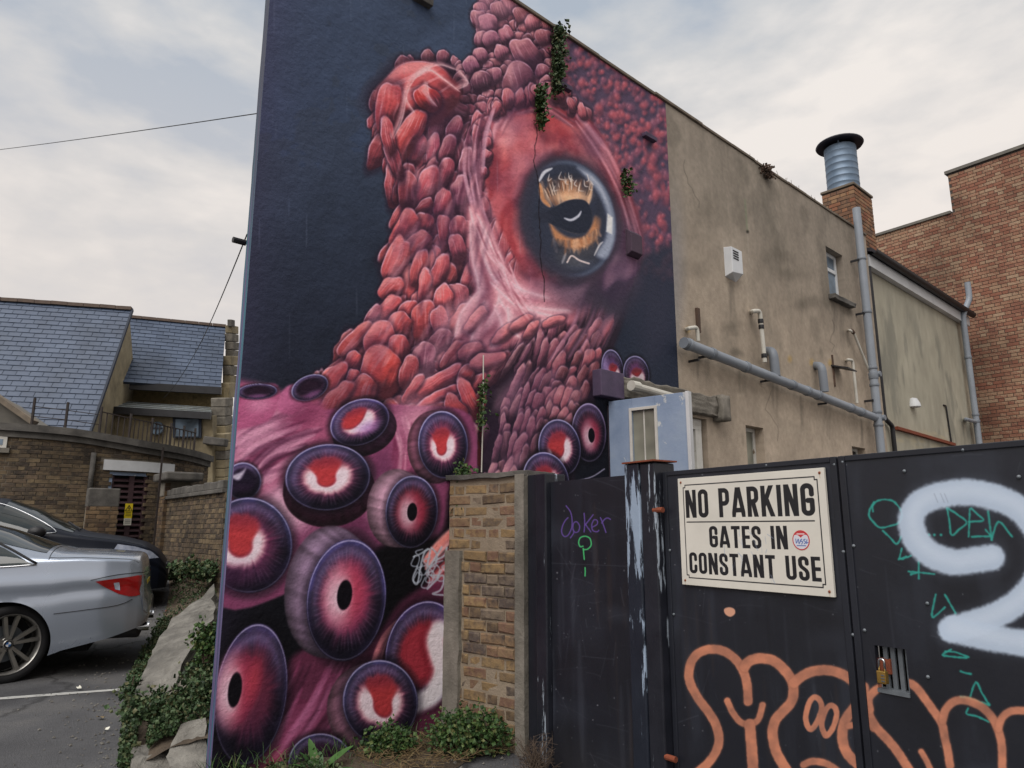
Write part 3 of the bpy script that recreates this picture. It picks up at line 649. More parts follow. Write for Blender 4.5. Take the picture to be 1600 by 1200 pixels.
class MB:
    def __init__(s): s.v = []; s.f = []; s.uv = None
    def add(s, vs, fs):
        b = len(s.v); s.v += [tuple(x) for x in vs]; s.f += [tuple(i + b for i in f) for f in fs]; return s
    def box(s, x0, x1, y0, y1, z0, z1, M=None, j=0):
        vs = [Vector((x, y, z)) for z in (z0, z1) for y in (y0, y1) for x in (x0, x1)]
        if j: vs = [v + Vector((R.uniform(-j, j), R.uniform(-j, j), R.uniform(-j, j))) for v in vs]
        if M is not None: vs = [M @ v for v in vs]
        return s.add(vs, [(0, 2, 3, 1), (4, 5, 7, 6), (0, 1, 5, 4), (2, 6, 7, 3), (0, 4, 6, 2), (1, 3, 7, 5)])
    def bar(s, p, q, w, h, up=(0, 0, 1)):
        p = Vector(p); q = Vector(q); d = (q - p); l = d.length; d.normalize()
        u = Vector(up); x = d.cross(u)
        if x.length < 1e-4: x = d.cross(Vector((1, 0, 0)))
        x.normalize(); y = x.cross(d)
        M = Matrix(((d.x, x.x, y.x, p.x), (d.y, x.y, y.y, p.y), (d.z, x.z, y.z, p.z), (0, 0, 0, 1)))
        return s.box(0, l, -w / 2, w / 2, -h / 2, h / 2, M)
    def tube(s, pts, r, n=12, cap=True, smooth_path=False):
        P = [Vector(p) for p in pts]
        rr = r if isinstance(r, (list, tuple)) else [r] * len(P)
        rings = []; prev = None
        for i, p in enumerate(P):
            d = (P[min(i + 1, len(P) - 1)] - P[max(i - 1, 0)]).normalized()
            if prev is None:
                a = d.cross(Vector((0, 0, 1)))
                if a.length < 1e-3: a = d.cross(Vector((1, 0, 0)))
            else: a = prev - d * prev.dot(d)
            a.normalize(); b = d.cross(a); prev = a
            rings.append([p + (a * math.cos(2 * math.pi * k / n) + b * math.sin(2 * math.pi * k / n)) * rr[i] for k in range(n)])
        vs = [v for g in rings for v in g]; fs = []
        for i in range(len(P) - 1):
            for k in range(n):
                fs.append((i * n + k, i * n + (k + 1) % n, (i + 1) * n + (k + 1) % n, (i + 1) * n + k))
        if cap:
            fs.append(tuple(reversed(range(n)))); fs.append(tuple((len(P) - 1) * n + k for k in range(n)))
        return s.add(vs, fs)
    def bend(s, pts, r, rad=.06, n=12):
        """tube whose corners are rounded"""
        P = [Vector(p) for p in pts]; out = [P[0]]
        for i in range(1, len(P) - 1):
            a = (P[i - 1] - P[i]); b = (P[i + 1] - P[i]); k = min(rad, a.length * .48, b.length * .48)
            p0 = P[i] + a.normalized() * k; p1 = P[i] + b.normalized() * k
            for t in (0, .25, .5, .75, 1):
                out.append(p0 * (1 - t) ** 2 + P[i] * 2 * t * (1 - t) + p1 * t * t)
        out.append(P[-1]); return s.tube(out, r, n)
    def prism(s, poly, y0, y1):
        """polygon in local (x, z), extruded along y"""
        n = len(poly)
        vs = [(x, y0, z) for x, z in poly] + [(x, y1, z) for x, z in poly]
        fs = [tuple(range(n)), tuple(reversed(range(n, 2 * n)))] + [(i, i + n, (i + 1) % n + n, (i + 1) % n) for i in range(n)]
        return s.add(vs, fs)
    def hull8(s, a, b):
        """two quads (lists of four points) joined into a solid"""
        return s.add(list(a) + list(b), [(0, 3, 2, 1), (4, 5, 6, 7), (0, 1, 5, 4), (1, 2, 6, 5), (2, 3, 7, 6), (3, 0, 4, 7)])
    def lathe(s, prof, n=24, M=None):
        vs = []
        for (r, z) in prof:
            for k in range(n):
                t = 2 * math.pi * k / n; vs.append(Vector((r * math.cos(t), r * math.sin(t), z)))
        if M is not None: vs = [M @ v for v in vs]
        fs = []
        for i in range(len(prof) - 1):
            for k in range(n): fs.append((i * n + k, i * n + (k + 1) % n, (i + 1) * n + (k + 1) % n, (i + 1) * n + k))
        return s.add(vs, fs)
    def mesh(s, name):
        me = bpy.data.meshes.new(name); me.from_pydata(s.v, [], s.f); me.update()
        return me
    def build(s, name, mat, parent=None, smooth=False, bev=0, world=False, fix=True, seg=2):
        me = s.mesh(name)
        if fix:
            bm = bmesh.new(); bm.from_mesh(me); bmesh.ops.recalc_face_normals(bm, faces=bm.faces); bm.to_mesh(me); bm.free()
        o = bpy.data.objects.new(name, me); COL.objects.link(o)
        if parent:
            o.parent = parent
            if world: me.transform(wmat(parent).inverted())
        if mat: me.materials.append(mat)
        if smooth:
            for p in me.polygons: p.use_smooth = True
        if bev:
            m = o.modifiers.new("bevel", 'BEVEL'); m.width = bev; m.segments = seg; m.limit_method = 'ANGLE'; m.angle_limit = math.radians(40)
        return o
def autosmooth(o, deg=35):
    for p in o.data.polygons: p.use_smooth = True
    me = o.data; bm = bmesh.new(); bm.from_mesh(me)
    for e in bm.edges:
        if len(e.link_faces) == 2 and e.calc_face_angle(0) > math.radians(deg): e.smooth = False
    bm.to_mesh(me); bm.free(); return o

# ---------------------------------------------------------------- materials
def newmat(name):
    m = bpy.data.materials.new(name); m.use_nodes = True
    t = m.node_tree; t.nodes.clear()
    o = t.nodes.new('ShaderNodeOutputMaterial'); p = t.nodes.new('ShaderNodeBsdfPrincipled')
    t.links.new(p.outputs[0], o.inputs[0]); return m, t, p
def nd(t, ty, **k):
    n = t.nodes.new(ty)
    for a, b in k.items():
        if a.startswith('i_'): n.inputs[a[2:].replace('_', ' ')].default_value = b
        else: setattr(n, a, b)
    return n
def ramp(t, stops):
    r = t.nodes.new('ShaderNodeValToRGB'); e = r.color_ramp.elements
    e[0].position, e[0].color = stops[0][0], (*stops[0][1], 1)
    e[1].position, e[1].color = stops[-1][0], (*stops[-1][1], 1)
    for p, c in stops[1:-1]:
        q = e.new(p); q.color = (*c, 1)
    return r
def mat(name, cols, scale=6, rough=.75, bump=.25, bscale=60, metal=0, coat=0, rnd=False, stretch=(1, 1, 1), spec=.4, peel=None, detail=5, bdist=.004, rr=.15, weather=0):
    """cols: colours (0-255) spread over a noise, or over a random number per piece when rnd"""
    m, t, p = newmat(name); Lk = t.links.new
    tc = nd(t, 'ShaderNodeTexCoord'); mp = nd(t, 'ShaderNodeMapping'); mp.inputs['Scale'].default_value = stretch
    Lk(tc.outputs['Object'], mp.inputs[0])
    nz = nd(t, 'ShaderNodeTexNoise'); nz.inputs['Scale'].default_value = scale; nz.inputs['Detail'].default_value = detail; nz.inputs['Roughness'].default_value = .6
    Lk(mp.outputs[0], nz.inputs['Vector'])
    k = len(cols)
    if rnd:
        ge = nd(t, 'ShaderNodeNewGeometry'); oi = nd(t, 'ShaderNodeObjectInfo')
        a = nd(t, 'ShaderNodeMath', operation='ADD'); Lk(ge.outputs['Random Per Island'], a.inputs[0]); Lk(oi.outputs['Random'], a.inputs[1])
        fr = nd(t, 'ShaderNodeMath', operation='FRACT'); Lk(a.outputs[0], fr.inputs[0])
        ad = nd(t, 'ShaderNodeMath', operation='MULTIPLY_ADD'); ad.inputs[1].default_value = .5; ad.inputs[2].default_value = -.25
        Lk(nz.outputs['Fac'], ad.inputs[0])
        sm = nd(t, 'ShaderNodeMath', operation='ADD'); Lk(fr.outputs[0], sm.inputs[0]); Lk(ad.outputs[0], sm.inputs[1]); fac = sm.outputs[0]
        st = [(i / max(1, k - 1), lin(c)) for i, c in enumerate(cols)]
    else:
        fac = nz.outputs['Fac']; st = [(.28 + .44 * i / max(1, k - 1), lin(c)) for i, c in enumerate(cols)]
    if k == 1: st = [(0, lin(cols[0])), (1, lin(cols[0]))]
    rp = ramp(t, st); Lk(fac, rp.inputs[0]); colr = rp.outputs[0]
    if peel:                                      # a second coat showing through in flakes
        pc, thr, psc, pst = peel
        m2 = nd(t, 'ShaderNodeMapping'); m2.inputs['Scale'].default_value = pst; Lk(tc.outputs['Object'], m2.inputs[0])
        n2 = nd(t, 'ShaderNodeTexNoise'); n2.inputs['Scale'].default_value = psc; n2.inputs['Detail'].default_value = 8; n2.inputs['Roughness'].default_value = .68; Lk(m2.outputs[0], n2.inputs['Vector'])
        r2 = ramp(t, [(thr, (0, 0, 0)), (thr + .02, (1, 1, 1))]); Lk(n2.outputs['Fac'], r2.inputs[0])
        mx = nd(t, 'ShaderNodeMixRGB'); Lk(r2.outputs[0], mx.inputs[0]); Lk(colr, mx.inputs[1]); mx.inputs[2].default_value = (*lin(pc), 1); colr = mx.outputs[0]
    if weather:                                   # soot and bleaching that wander across the whole wall
        gp = nd(t, 'ShaderNodeNewGeometry'); wz = nd(t, 'ShaderNodeTexNoise'); wz.inputs['Scale'].default_value = .9; wz.inputs['Detail'].default_value = 7; wz.inputs['Roughness'].default_value = .65
        Lk(gp.outputs['Position'], wz.inputs['Vector']); wr = ramp(t, [(.32, (1 - weather,) * 3), (.55, (1, 1, 1)), (.72, (1 + weather * .35,) * 3)]); Lk(wz.outputs['Fac'], wr.inputs[0])
        wm2 = nd(t, 'ShaderNodeMixRGB', blend_type='MULTIPLY'); wm2.inputs[0].default_value = 1; Lk(colr, wm2.inputs[1]); Lk(wr.outputs[0], wm2.inputs[2]); colr = wm2.outputs[0]
    Lk(colr, p.inputs['Base Color'])
    p.inputs['Metallic'].default_value = metal; p.inputs['Specular IOR Level'].default_value = spec
    p.inputs['Coat Weight'].default_value = coat; p.inputs['Coat Roughness'].default_value = .06
    mr = nd(t, 'ShaderNodeMapRange'); mr.inputs['To Min'].default_value = max(.02, rough - rr); mr.inputs['To Max'].default_value = min(1, rough + rr)
    Lk(nz.outputs['Fac'], mr.inputs[0]); Lk(mr.outputs[0], p.inputs['Roughness'])
    if bump:
        nb = nd(t, 'ShaderNodeTexNoise'); nb.inputs['Scale'].default_value = bscale; nb.inputs['Detail'].default_value = 6; nb.inputs['Roughness'].default_value = .6
        Lk(mp.outputs[0], nb.inputs['Vector'])
        b = nd(t, 'ShaderNodeBump'); b.inputs['Strength'].default_value = bump; b.inputs['Distance'].default_value = bdist
        Lk(nb.outputs['Fac'], b.inputs['Height']); Lk(b.outputs[0], p.inputs['Normal'])
    return m
def image_of(name, cv):
    im = bpy.data.images.new(name, cv.w, cv.h)
    px = np.ones((cv.h, cv.w, 4), np.float32); px[..., :3] = np.clip(cv.rgb, 0, 1)
    im.pixels.foreach_set(px.ravel()); im.update(); im.pack(); return im
def painted(name, cv, rough=.7, bump=.3, bscale=45, bdist=.006, spec=.35, rr=.1, streaks=False):
    """a coat of paint: the canvas computed above, over rough render or sheet steel"""
    m, t, p = newmat(name); Lk = t.links.new
    im = nd(t, 'ShaderNodeTexImage'); im.image = image_of(name, cv); im.extension = 'EXTEND'; im.interpolation = 'Cubic'
    Lk(im.outputs[0], p.inputs['Base Color']); p.inputs['Specular IOR Level'].default_value = spec
    tc = nd(t, 'ShaderNodeTexCoord')
    nz = nd(t, 'ShaderNodeTexNoise'); nz.inputs['Scale'].default_value = 4; nz.inputs['Detail'].default_value = 6; Lk(tc.outputs['Object'], nz.inputs['Vector'])
    mr = nd(t, 'ShaderNodeMapRange'); mr.inputs['To Min'].default_value = rough - rr; mr.inputs['To Max'].default_value = rough + rr
    Lk(nz.outputs['Fac'], mr.inputs[0]); Lk(mr.outputs[0], p.inputs['Roughness'])
    nb = nd(t, 'ShaderNodeTexNoise'); nb.inputs['Scale'].default_value = bscale; nb.inputs['Detail'].default_value = 5; nb.inputs['Roughness'].default_value = .62
    Lk(tc.outputs['Object'], nb.inputs['Vector'])
    b = nd(t, 'ShaderNodeBump'); b.inputs['Strength'].default_value = bump; b.inputs['Distance'].default_value = bdist
    Lk(nb.outputs['Fac'], b.inputs['Height']); Lk(b.outputs[0], p.inputs['Normal'])
    return m
def glass(name, col, rough=.06):
    m, t, p = newmat(name)
    p.inputs['Base Color'].default_value = (*lin(col), 1); p.inputs['Roughness'].default_value = rough; p.inputs['Specular IOR Level'].default_value = .7
    tc = nd(t, 'ShaderNodeTexCoord'); n = nd(t, 'ShaderNodeTexNoise'); n.inputs['Scale'].default_value = 3
    t.links.new(tc.outputs['Object'], n.inputs['Vector'])
    r = ramp(t, [(.3, lin(tuple(c * .7 for c in col))), (.7, lin(tuple(min(255, c * 1.25) for c in col)))]); t.links.new(n.outputs['Fac'], r.inputs[0]); t.links.new(r.outputs[0], p.inputs['Base Color'])
    return m

M = {}
M['asphalt'] = mat('asphalt', [(60, 61, 65), (72, 72, 75), (80, 79, 79)], 1.3, .85, .7, 150, bdist=.006)
M['linepaint'] = mat('line_paint', [(150, 150, 148), (184, 184, 180)], 9, .8, .4, 150, peel=((74, 74, 76), .60, 14, (1, 1, 1)))
M['dirt'] = mat('dirt', [(58, 50, 42), (84, 73, 61), (104, 92, 78)], 5, .95, 1, 60, bdist=.02)
M['stripe'] = None
M['grey_render'] = mat('grey_render', [(92, 90, 86), (118, 114, 106)], 4, .9, .6, 70)
M['coping_mortar'] = mat('coping_mortar', [(92, 84, 74), (124, 112, 98)], 5, .9, .6, 50)
M['concrete'] = mat('concrete', [(92, 88, 81), (118, 113, 104), (142, 136, 127)], 5, .9, .7, 40, bdist=.01, weather=0.3)
M['dark_concrete'] = mat('dark_concrete', [(66, 64, 62), (90, 87, 83), (110, 107, 102)], 4, .9, .7, 40, bdist=.01, weather=0.35)
M['rubble'] = mat('rubble', [(84, 82, 78), (116, 113, 107), (144, 141, 134)], 6, .92, 1, 24, bdist=.03, weather=0.35)
M['plum'] = mat('plum_paint', [(66, 56, 78), (88, 74, 98)], 9, .7, .4, 50)
M['plum_dark'] = mat('plum_dark_paint', [(62, 46, 62), (78, 60, 76)], 9, .7, .4, 50)
M['grey_pvc'] = mat('grey_pvc', [(128, 135, 144), (142, 149, 158)], 3, .45, .05, 40, rr=.08, weather=0.12)
M['grey_pvc_dark'] = mat('grey_pvc_dark', [(108, 114, 122), (122, 128, 136)], 3, .5, .05, 40)
M['white_pvc'] = mat('white_pvc', [(176, 172, 160), (204, 202, 194)], 4, .5, .1, 40)
M['black_plastic'] = mat('black_plastic', [(24, 24, 27), (38, 38, 42)], 5, .5, .1, 40)
M['white_paint'] = mat('white_paint', [(176, 174, 166), (202, 200, 194)], 8, .6, .3, 60, peel=((118, 104, 88), .63, 12, (1, 1, .5)))
M['white_upvc'] = mat('white_upvc', [(196, 200, 204), (214, 216, 218)], 4, .4, .05, 40)
M['blue_door'] = mat('blue_door_paint', [(116, 134, 160), (134, 150, 174), (146, 160, 178)], 3, .7, .5, 30, peel=((186, 190, 190), .60, 5, (1, 1, .6)))
M['frosted'] = glass('frosted_glass', (118, 118, 106), .45)
M['dark_glass'] = glass('dark_glass', (40, 44, 50), .08)
M['blue_glass'] = glass('blue_glass', (96, 110, 124), .12)
M['brown_metal'] = mat('brown_metal', [(66, 52, 44), (92, 72, 60)], 12, .8, .5, 60)
M['rust'] = mat('rust', [(86, 42, 30), (128, 66, 44), (96, 52, 38)], 20, .9, .6, 80)
M['galv'] = mat('galvanised', [(92, 110, 130), (116, 132, 150)], 5, .5, .15, 30, metal=.4)
M['cap_dark'] = mat('cowl_dark', [(26, 24, 34), (40, 38, 50)], 6, .5, .1, 30)
M['pale_render'] = None
M['fascia'] = mat('fascia_white', [(190, 192, 194), (206, 208, 210)], 4, .5, .05, 30, weather=0.15)
M['roof_dark'] = mat('roof_dark', [(40, 38, 44), (58, 56, 62)], 8, .8, .4, 30)
M['mortar_dark'] = mat('mortar_dark', [(62, 56, 52), (84, 76, 70)], 9, .95, .6, 60)
M['mortar'] = mat('mortar_pale', [(124, 112, 96), (150, 136, 118)], 8, .95, .8, 60, bdist=.008)
M['mortar_wall'] = mat('mortar_wall', [(98, 92, 82), (124, 116, 103)], 5, .95, .8, 40, weather=0.45)
M['red_brick'] = mat('red_brick', [(132, 86, 69), (142, 99, 79), (156, 130, 106), (148, 114, 92), (134, 88, 71), (162, 140, 116), (142, 102, 82), (122, 79, 65), (154, 126, 102)], 30, .9, .4, 60, rnd=True, weather=0.45)
M['stock_brick'] = mat('stock_brick', [(86, 72, 60), (124, 104, 78), (140, 116, 82), (98, 84, 72), (150, 126, 90), (116, 88, 74), (134, 110, 84), (82, 72, 68), (126, 112, 96)], 14, .92, .8, 45, rnd=True, bdist=.008, weather=0.4)
M['yellow_brick'] = mat('yellow_brick', [(82, 71, 58), (110, 94, 73), (62, 54, 47), (120, 104, 80), (92, 78, 62), (54, 47, 42), (104, 88, 70), (74, 64, 55)], 14, .92, .6, 45, rnd=True, weather=0.5)
M['dark_brick'] = mat('dark_brick', [(86, 72, 58), (112, 92, 68), (64, 54, 46), (124, 102, 76), (96, 78, 60), (72, 56, 48)], 14, .92, .6, 45, rnd=True, weather=0.5)
M['chim_brick'] = mat('chimney_brick', [(134, 86, 66), (150, 108, 80), (112, 84, 68), (156, 122, 92), (90, 72, 62)], 14, .92, .6, 45, rnd=True, weather=0.4)
M['slate'] = mat('slate', [(64, 76, 96), (72, 84, 104), (68, 80, 100), (78, 90, 110)], 12, .5, .3, 40, rnd=True, weather=0.3)
M['slate_old'] = mat('slate_old', [(96, 102, 104), (116, 122, 122), (104, 108, 106)], 12, .7, .3, 40, rnd=True, weather=0.4)
M['slate_under'] = mat('slate_under', [(40, 46, 58), (52, 58, 70)], 10, .8, .2, 40)
M['ridge'] = mat('ridge_tile', [(84, 72, 66), (106, 92, 82)], 8, .9, .5, 30)
M['tan_stone'] = mat('tan_stone', [(120, 110, 90), (146, 134, 108), (160, 148, 122)], 3, .9, .6, 30, weather=0.45)
M['yellow_stone'] = mat('yellow_stone', [(110, 98, 72), (150, 134, 98), (128, 114, 86)], 7, .95, .9, 20, bdist=.02, weather=0.4)
M['iron'] = mat('railing_iron', [(34, 28, 27), (52, 43, 40)], 12, .7, .3, 40)
M['maroon'] = mat('maroon_paint', [(54, 38, 42), (70, 50, 54)], 6, .6, .2, 30)
M['yellow_sign'] = mat('yellow_sign', [(206, 182, 30), (220, 196, 46)], 6, .5, .05, 30)
M['white_sign'] = mat('white_sign', [(206, 204, 190), (218, 216, 204)], 6, .5, .05, 30)
M['gate_black'] = mat('gate_black', [(24, 26, 33), (34, 37, 46)], 3, .45, .2, 20)
M['post_peel'] = mat('post_peeling_paint', [(24, 28, 38), (32, 38, 50)], 4, .45, .4, 30, peel=((146, 162, 182), .535, 4.2, (2.2, 2.2, .30)))
M['post_black'] = mat('post_black_paint', [(22, 24, 31), (36, 38, 47)], 4, .42, .4, 30, peel=((150, 160, 172), .60, 5.5, (2.4, 2.4, .26)))
M['steel_bar'] = mat('steel_bar', [(92, 98, 104), (118, 124, 130)], 12, .5, .2, 40, metal=.3)
M['brass'] = mat('brass', [(150, 118, 58), (178, 144, 78)], 14, .35, .1, 40, metal=.8)
M['chrome'] = mat('chrome', [(176, 178, 182), (196, 198, 200)], 8, .18, 0, metal=1)
M['void'] = mat('void_dark', [(10, 10, 12), (14, 14, 16)], 3, .9, 0)
M['leaf'] = mat('leaf_green', [(36, 54, 30), (52, 78, 40), (66, 94, 48), (44, 66, 40), (84, 106, 58), (96, 98, 60)], 30, .55, .1, 30, rnd=True, spec=.3)
M['leaf_dark'] = mat('leaf_dark', [(36, 50, 34), (50, 70, 42), (62, 84, 52), (78, 94, 64), (92, 90, 62)], 30, .55, .1, 30, rnd=True, spec=.3)
M['leaf_broad'] = mat('leaf_broad', [(52, 84, 44), (74, 108, 58), (64, 96, 50)], 20, .5, .2, 30, rnd=True, spec=.35)
M['leaf_dry'] = mat('leaf_dry', [(92, 76, 52), (122, 102, 70), (78, 64, 48), (132, 116, 84)], 30, .9, .2, 40, rnd=True)
M['twig'] = mat('twig', [(70, 58, 48), (96, 82, 70)], 20, .9, .3, 40)
M['wire'] = mat('cable_black', [(30, 30, 33), (44, 44, 48)], 5, .6, 0)
M['tyre'] = mat('tyre', [(24, 24, 26), (36, 36, 38)], 10, .8, .3, 60)
M['alloy'] = mat('alloy', [(142, 140, 136), (164, 162, 158)], 6, .32, .05, 40, metal=.75)
M['silver'] = mat('silver_paint', [(154, 163, 177), (160, 169, 183)], .7, .27, 0, metal=.6, coat=.8, rr=.04)
M['navy'] = mat('navy_paint', [(13, 17, 28), (17, 22, 34)], .7, .42, 0, metal=0, spec=.16, coat=.03, rr=.04)
M['seam'] = mat('panel_gap', [(18, 18, 20), (26, 26, 28)], 3, .7, 0)
M['taillight'] = mat('taillight_red', [(128, 12, 16), (158, 22, 24)], 14, .12, .1, 60, coat=1, rr=.04)
M['lampglass'] = mat('headlamp_glass', [(120, 128, 148), (168, 174, 188)], 18, .1, .1, 40, coat=1, rr=.04)
M['car_glass'] = glass('car_glass', (34, 40, 40), .04)
M['blue_enamel'] = mat('blue_enamel', [(40, 88, 150), (52, 100, 160)], 10, .3, 0)
M['white_enamel'] = mat('white_enamel', [(208, 210, 212), (220, 222, 224)], 10, .3, 0)

# the striped return at the left end of the mural wall
def stripe_mat():
    m, t, p = newmat('striped_paint'); Lk = t.links.new
    tc = nd(t, 'ShaderNodeTexCoord'); mp = nd(t, 'ShaderNodeMapping'); mp.inputs['Scale'].default_value = (1, 26, .22)
    Lk(tc.outputs['Object'], mp.inputs[0])
    n = nd(t, 'ShaderNodeTexNoise'); n.inputs['Scale'].default_value = 1.4; n.inputs['Detail'].default_value = 3; Lk(mp.outputs[0], n.inputs['Vector'])
    r = ramp(t, [(.30, lin((44, 42, 62))), (.40, lin((96, 84, 126))), (.47, lin((40, 104, 118))), (.54, lin((64, 60, 94))), (.62, lin((104, 92, 132))), (.72, lin((52, 52, 76)))])
    Lk(n.outputs['Fac'], r.inputs[0]); sp = nd(t, 'ShaderNodeSeparateXYZ'); Lk(tc.outputs['Object'], sp.inputs[0])
    mr = nd(t, 'ShaderNodeMapRange'); mr.inputs['From Min'].default_value = 2.6; mr.inputs['From Max'].default_value = 4.2; mr.inputs['To Max'].default_value = .8; Lk(sp.outputs['Z'], mr.inputs[0])
    mx = nd(t, 'ShaderNodeMixRGB'); Lk(mr.outputs[0], mx.inputs[0]); Lk(r.outputs[0], mx.inputs[1]); mx.inputs[2].default_value = (*lin((56, 60, 72)), 1)
    Lk(mx.outputs[0], p.inputs['Base Color']); p.inputs['Roughness'].default_value = .6
    return m
M['stripe'] = stripe_mat()

def cracked_asphalt():
    """asphalt with aggregate, patches and a few hairline cracks"""
    m, t, p = newmat('car_park_asphalt'); Lk = t.links.new
    tc = nd(t, 'ShaderNodeTexCoord')
    n = nd(t, 'ShaderNodeTexNoise'); n.inputs['Scale'].default_value = .9; n.inputs['Detail'].default_value = 7; Lk(tc.outputs['Object'], n.inputs['Vector'])
    r = ramp(t, [(.28, lin((56, 56, 59))), (.5, lin((80, 80, 82))), (.72, lin((102, 100, 98)))]); Lk(n.outputs['Fac'], r.inputs[0])
    g = nd(t, 'ShaderNodeTexVoronoi'); g.inputs['Scale'].default_value = 120; Lk(tc.outputs['Object'], g.inputs['Vector'])
    gr = ramp(t, [(0, (.55, .55, .55)), (.5, (1.25, 1.25, 1.25))]); Lk(g.outputs['Color'], gr.inputs[0])
    mu = nd(t, 'ShaderNodeMixRGB', blend_type='MULTIPLY'); mu.inputs[0].default_value = .6; Lk(r.outputs[0], mu.inputs[1]); Lk(gr.outputs[0], mu.inputs[2])
    v = nd(t, 'ShaderNodeTexVoronoi', feature='DISTANCE_TO_EDGE'); v.inputs['Scale'].default_value = .38
    dn = nd(t, 'ShaderNodeTexNoise'); dn.inputs['Scale'].default_value = 3; dn.inputs['Detail'].default_value = 4; Lk(tc.outputs['Object'], dn.inputs['Vector'])
    ad = nd(t, 'ShaderNodeMixRGB', blend_type='ADD'); ad.inputs[0].default_value = .35; Lk(tc.outputs['Object'], ad.inputs[1]); Lk(dn.outputs['Color'], ad.inputs[2]); Lk(ad.outputs[0], v.inputs['Vector'])
    cr = ramp(t, [(0, (.35, .35, .35)), (.012, (1, 1, 1))]); Lk(v.outputs['Distance'], cr.inputs[0])
    m2 = nd(t, 'ShaderNodeMixRGB', blend_type='MULTIPLY'); m2.inputs[0].default_value = .8; Lk(mu.outputs[0], m2.inputs[1]); Lk(cr.outputs[0], m2.inputs[2])
    Lk(m2.outputs[0], p.inputs['Base Color']); p.inputs['Roughness'].default_value = .85; p.inputs['Specular IOR Level'].default_value = .3
    b = nd(t, 'ShaderNodeBump'); b.inputs['Strength'].default_value = .8; b.inputs['Distance'].default_value = .006; Lk(g.outputs['Distance'], b.inputs['Height']); Lk(b.outputs[0], p.inputs['Normal'])
    return m
M['asphalt'] = cracked_asphalt()

# ================================================================ ground
AX = Vector((.9135, .4067, 0)); PX = Vector((-.4067, .9135, 0))           # along and across the parking bays
def ground_h(x, y):
    p = PX.x * x + PX.y * y
    return float(np.interp(p, [-50, 9.2, 10.5, 12.4, 14.5, 20, 500], [0, 0, .12, .32, .62, .9, .9]))
g = MB()
ps = sorted(set([-300, -60, -20, -8, -4, -2, 0, 2, 4, 6, 7, 8, 9.2, 9.6, 10, 10.5, 11, 11.5, 12, 12.4, 13, 13.7, 14.5, 16, 18, 20, 30, 60, 120, 400]))
qs = [-400, -120, -50, -25, -15, -10, -7, -5, -3, -1, 1, 3, 6, 10, 16, 25, 50, 120, 400]
vs = []
for p_ in ps:
    for q_ in qs:
        w = AX * q_ + PX * p_; vs.append((w.x, w.y, ground_h(w.x, w.y)))
nq = len(qs)
g.add(vs, [(i * nq + j, i * nq + j + 1, (i + 1) * nq + j + 1, (i + 1) * nq + j) for i in range(len(ps) - 1) for j in range(nq - 1)])
tag(g.build('ground', M['asphalt']), kind='structure')
# painted bay line
ln = MB()
a, b = at(-260, 1114, 5.4), at(196, 1077, 6.14); a.z = b.z = 0
ring = []
n_ = 26
for i in range(n_ + 1):
    c = a.lerp(b, i / n_); hw = .045 + R.uniform(-.006, .006)
    ring += [tuple(c + PX * hw + Vector((0, 0, .004))), tuple(c - PX * (hw + R.uniform(-.004, .004)) + Vector((0, 0, .004)))]
ln.add(ring, [(2 * i, 2 * i + 1, 2 * i + 3, 2 * i + 2) for i in range(n_)])
tag(ln.build('bay_marking', M['linepaint'], fix=False), kind='structure')
# bare earth along the foot of the mural wall and pier
d = MB(); rows = 14; cols = 40; vs = []
for i in range(rows + 1):
    for j in range(cols + 1):
        s_ = -1.7 + 3.0 * j / cols; y_ = .02 - (.62 + .12 * mnoise.noise((s_ * 3, 0, 0))) * i / rows
        w = MURAL.xyz(s_, y_, 0); e = i / rows
        z = .004 + (1 - e) * (.012 + .03 * max(0, -s_ / 1.6)) + .035 * mnoise.noise((w.x * 7, w.y * 7, 0)) * (1 - e) + .02 * mnoise.noise((w.x * 23, w.y * 23, 3)) * (1 - e)
        vs.append((w.x, w.y, max(.004, z)))
d.add(vs, [(i * (cols + 1) + j, i * (cols + 1) + j + 1, (i + 1) * (cols + 1) + j + 1, (i + 1) * (cols + 1) + j) for i in range(rows) for j in range(cols)])
tag(autosmooth(d.build('earth_verge', M['dirt'])), kind='structure')

# ================================================================ the mural building
mb = empty('mural_building', (MURAL.o[0], MURAL.o[1], 0), MURAL.ang)
tag(mb, 'tall rendered end wall covered by a red octopus mural beside bare tan render', 'building')
WP = MURAL.px
def wall_cells(x0, x1, z0, z1, holes, depth, uvf=None):
    """wall face at y=0 with openings whose reveals run back by depth"""
    xs = sorted(set([x0, x1] + [max(x0, min(x1, h[k])) for h in holes for k in (0, 1)]))
    zs = sorted(set([z0, z1] + [max(z0, min(z1, h[k])) for h in holes for k in (2, 3)]))
    m = MB()
    for i in range(len(xs) - 1):
        for j in range(len(zs) - 1):
            cx, cz = (xs[i] + xs[i + 1]) / 2, (zs[j] + zs[j + 1]) / 2
            if any(h[0] < cx < h[1] and h[2] < cz < h[3] for h in holes): continue
            m.add([(xs[i], 0, zs[j]), (xs[i + 1], 0, zs[j]), (xs[i + 1], 0, zs[j + 1]), (xs[i], 0, zs[j + 1])], [(0, 1, 2, 3)])
    for (a, b, c, e) in holes:
        a_, b_ = max(a, x0), min(b, x1)
        if a >= x0: m.add([(a, 0, c), (a, 0, e), (a, depth, e), (a, depth, c)], [(0, 1, 2, 3)])
        if b <= x1: m.add([(b, 0, c), (b, depth, c), (b, depth, e), (b, 0, e)], [(0, 1, 2, 3)])
        m.add([(a_, 0, e), (b_, 0, e), (b_, depth, e), (a_, depth, e)], [(0, 1, 2, 3)])
        m.add([(a_, 0, c), (a_, depth, c), (b_, depth, c), (b_, 0, c)], [(0, 1, 2, 3)])
    return m
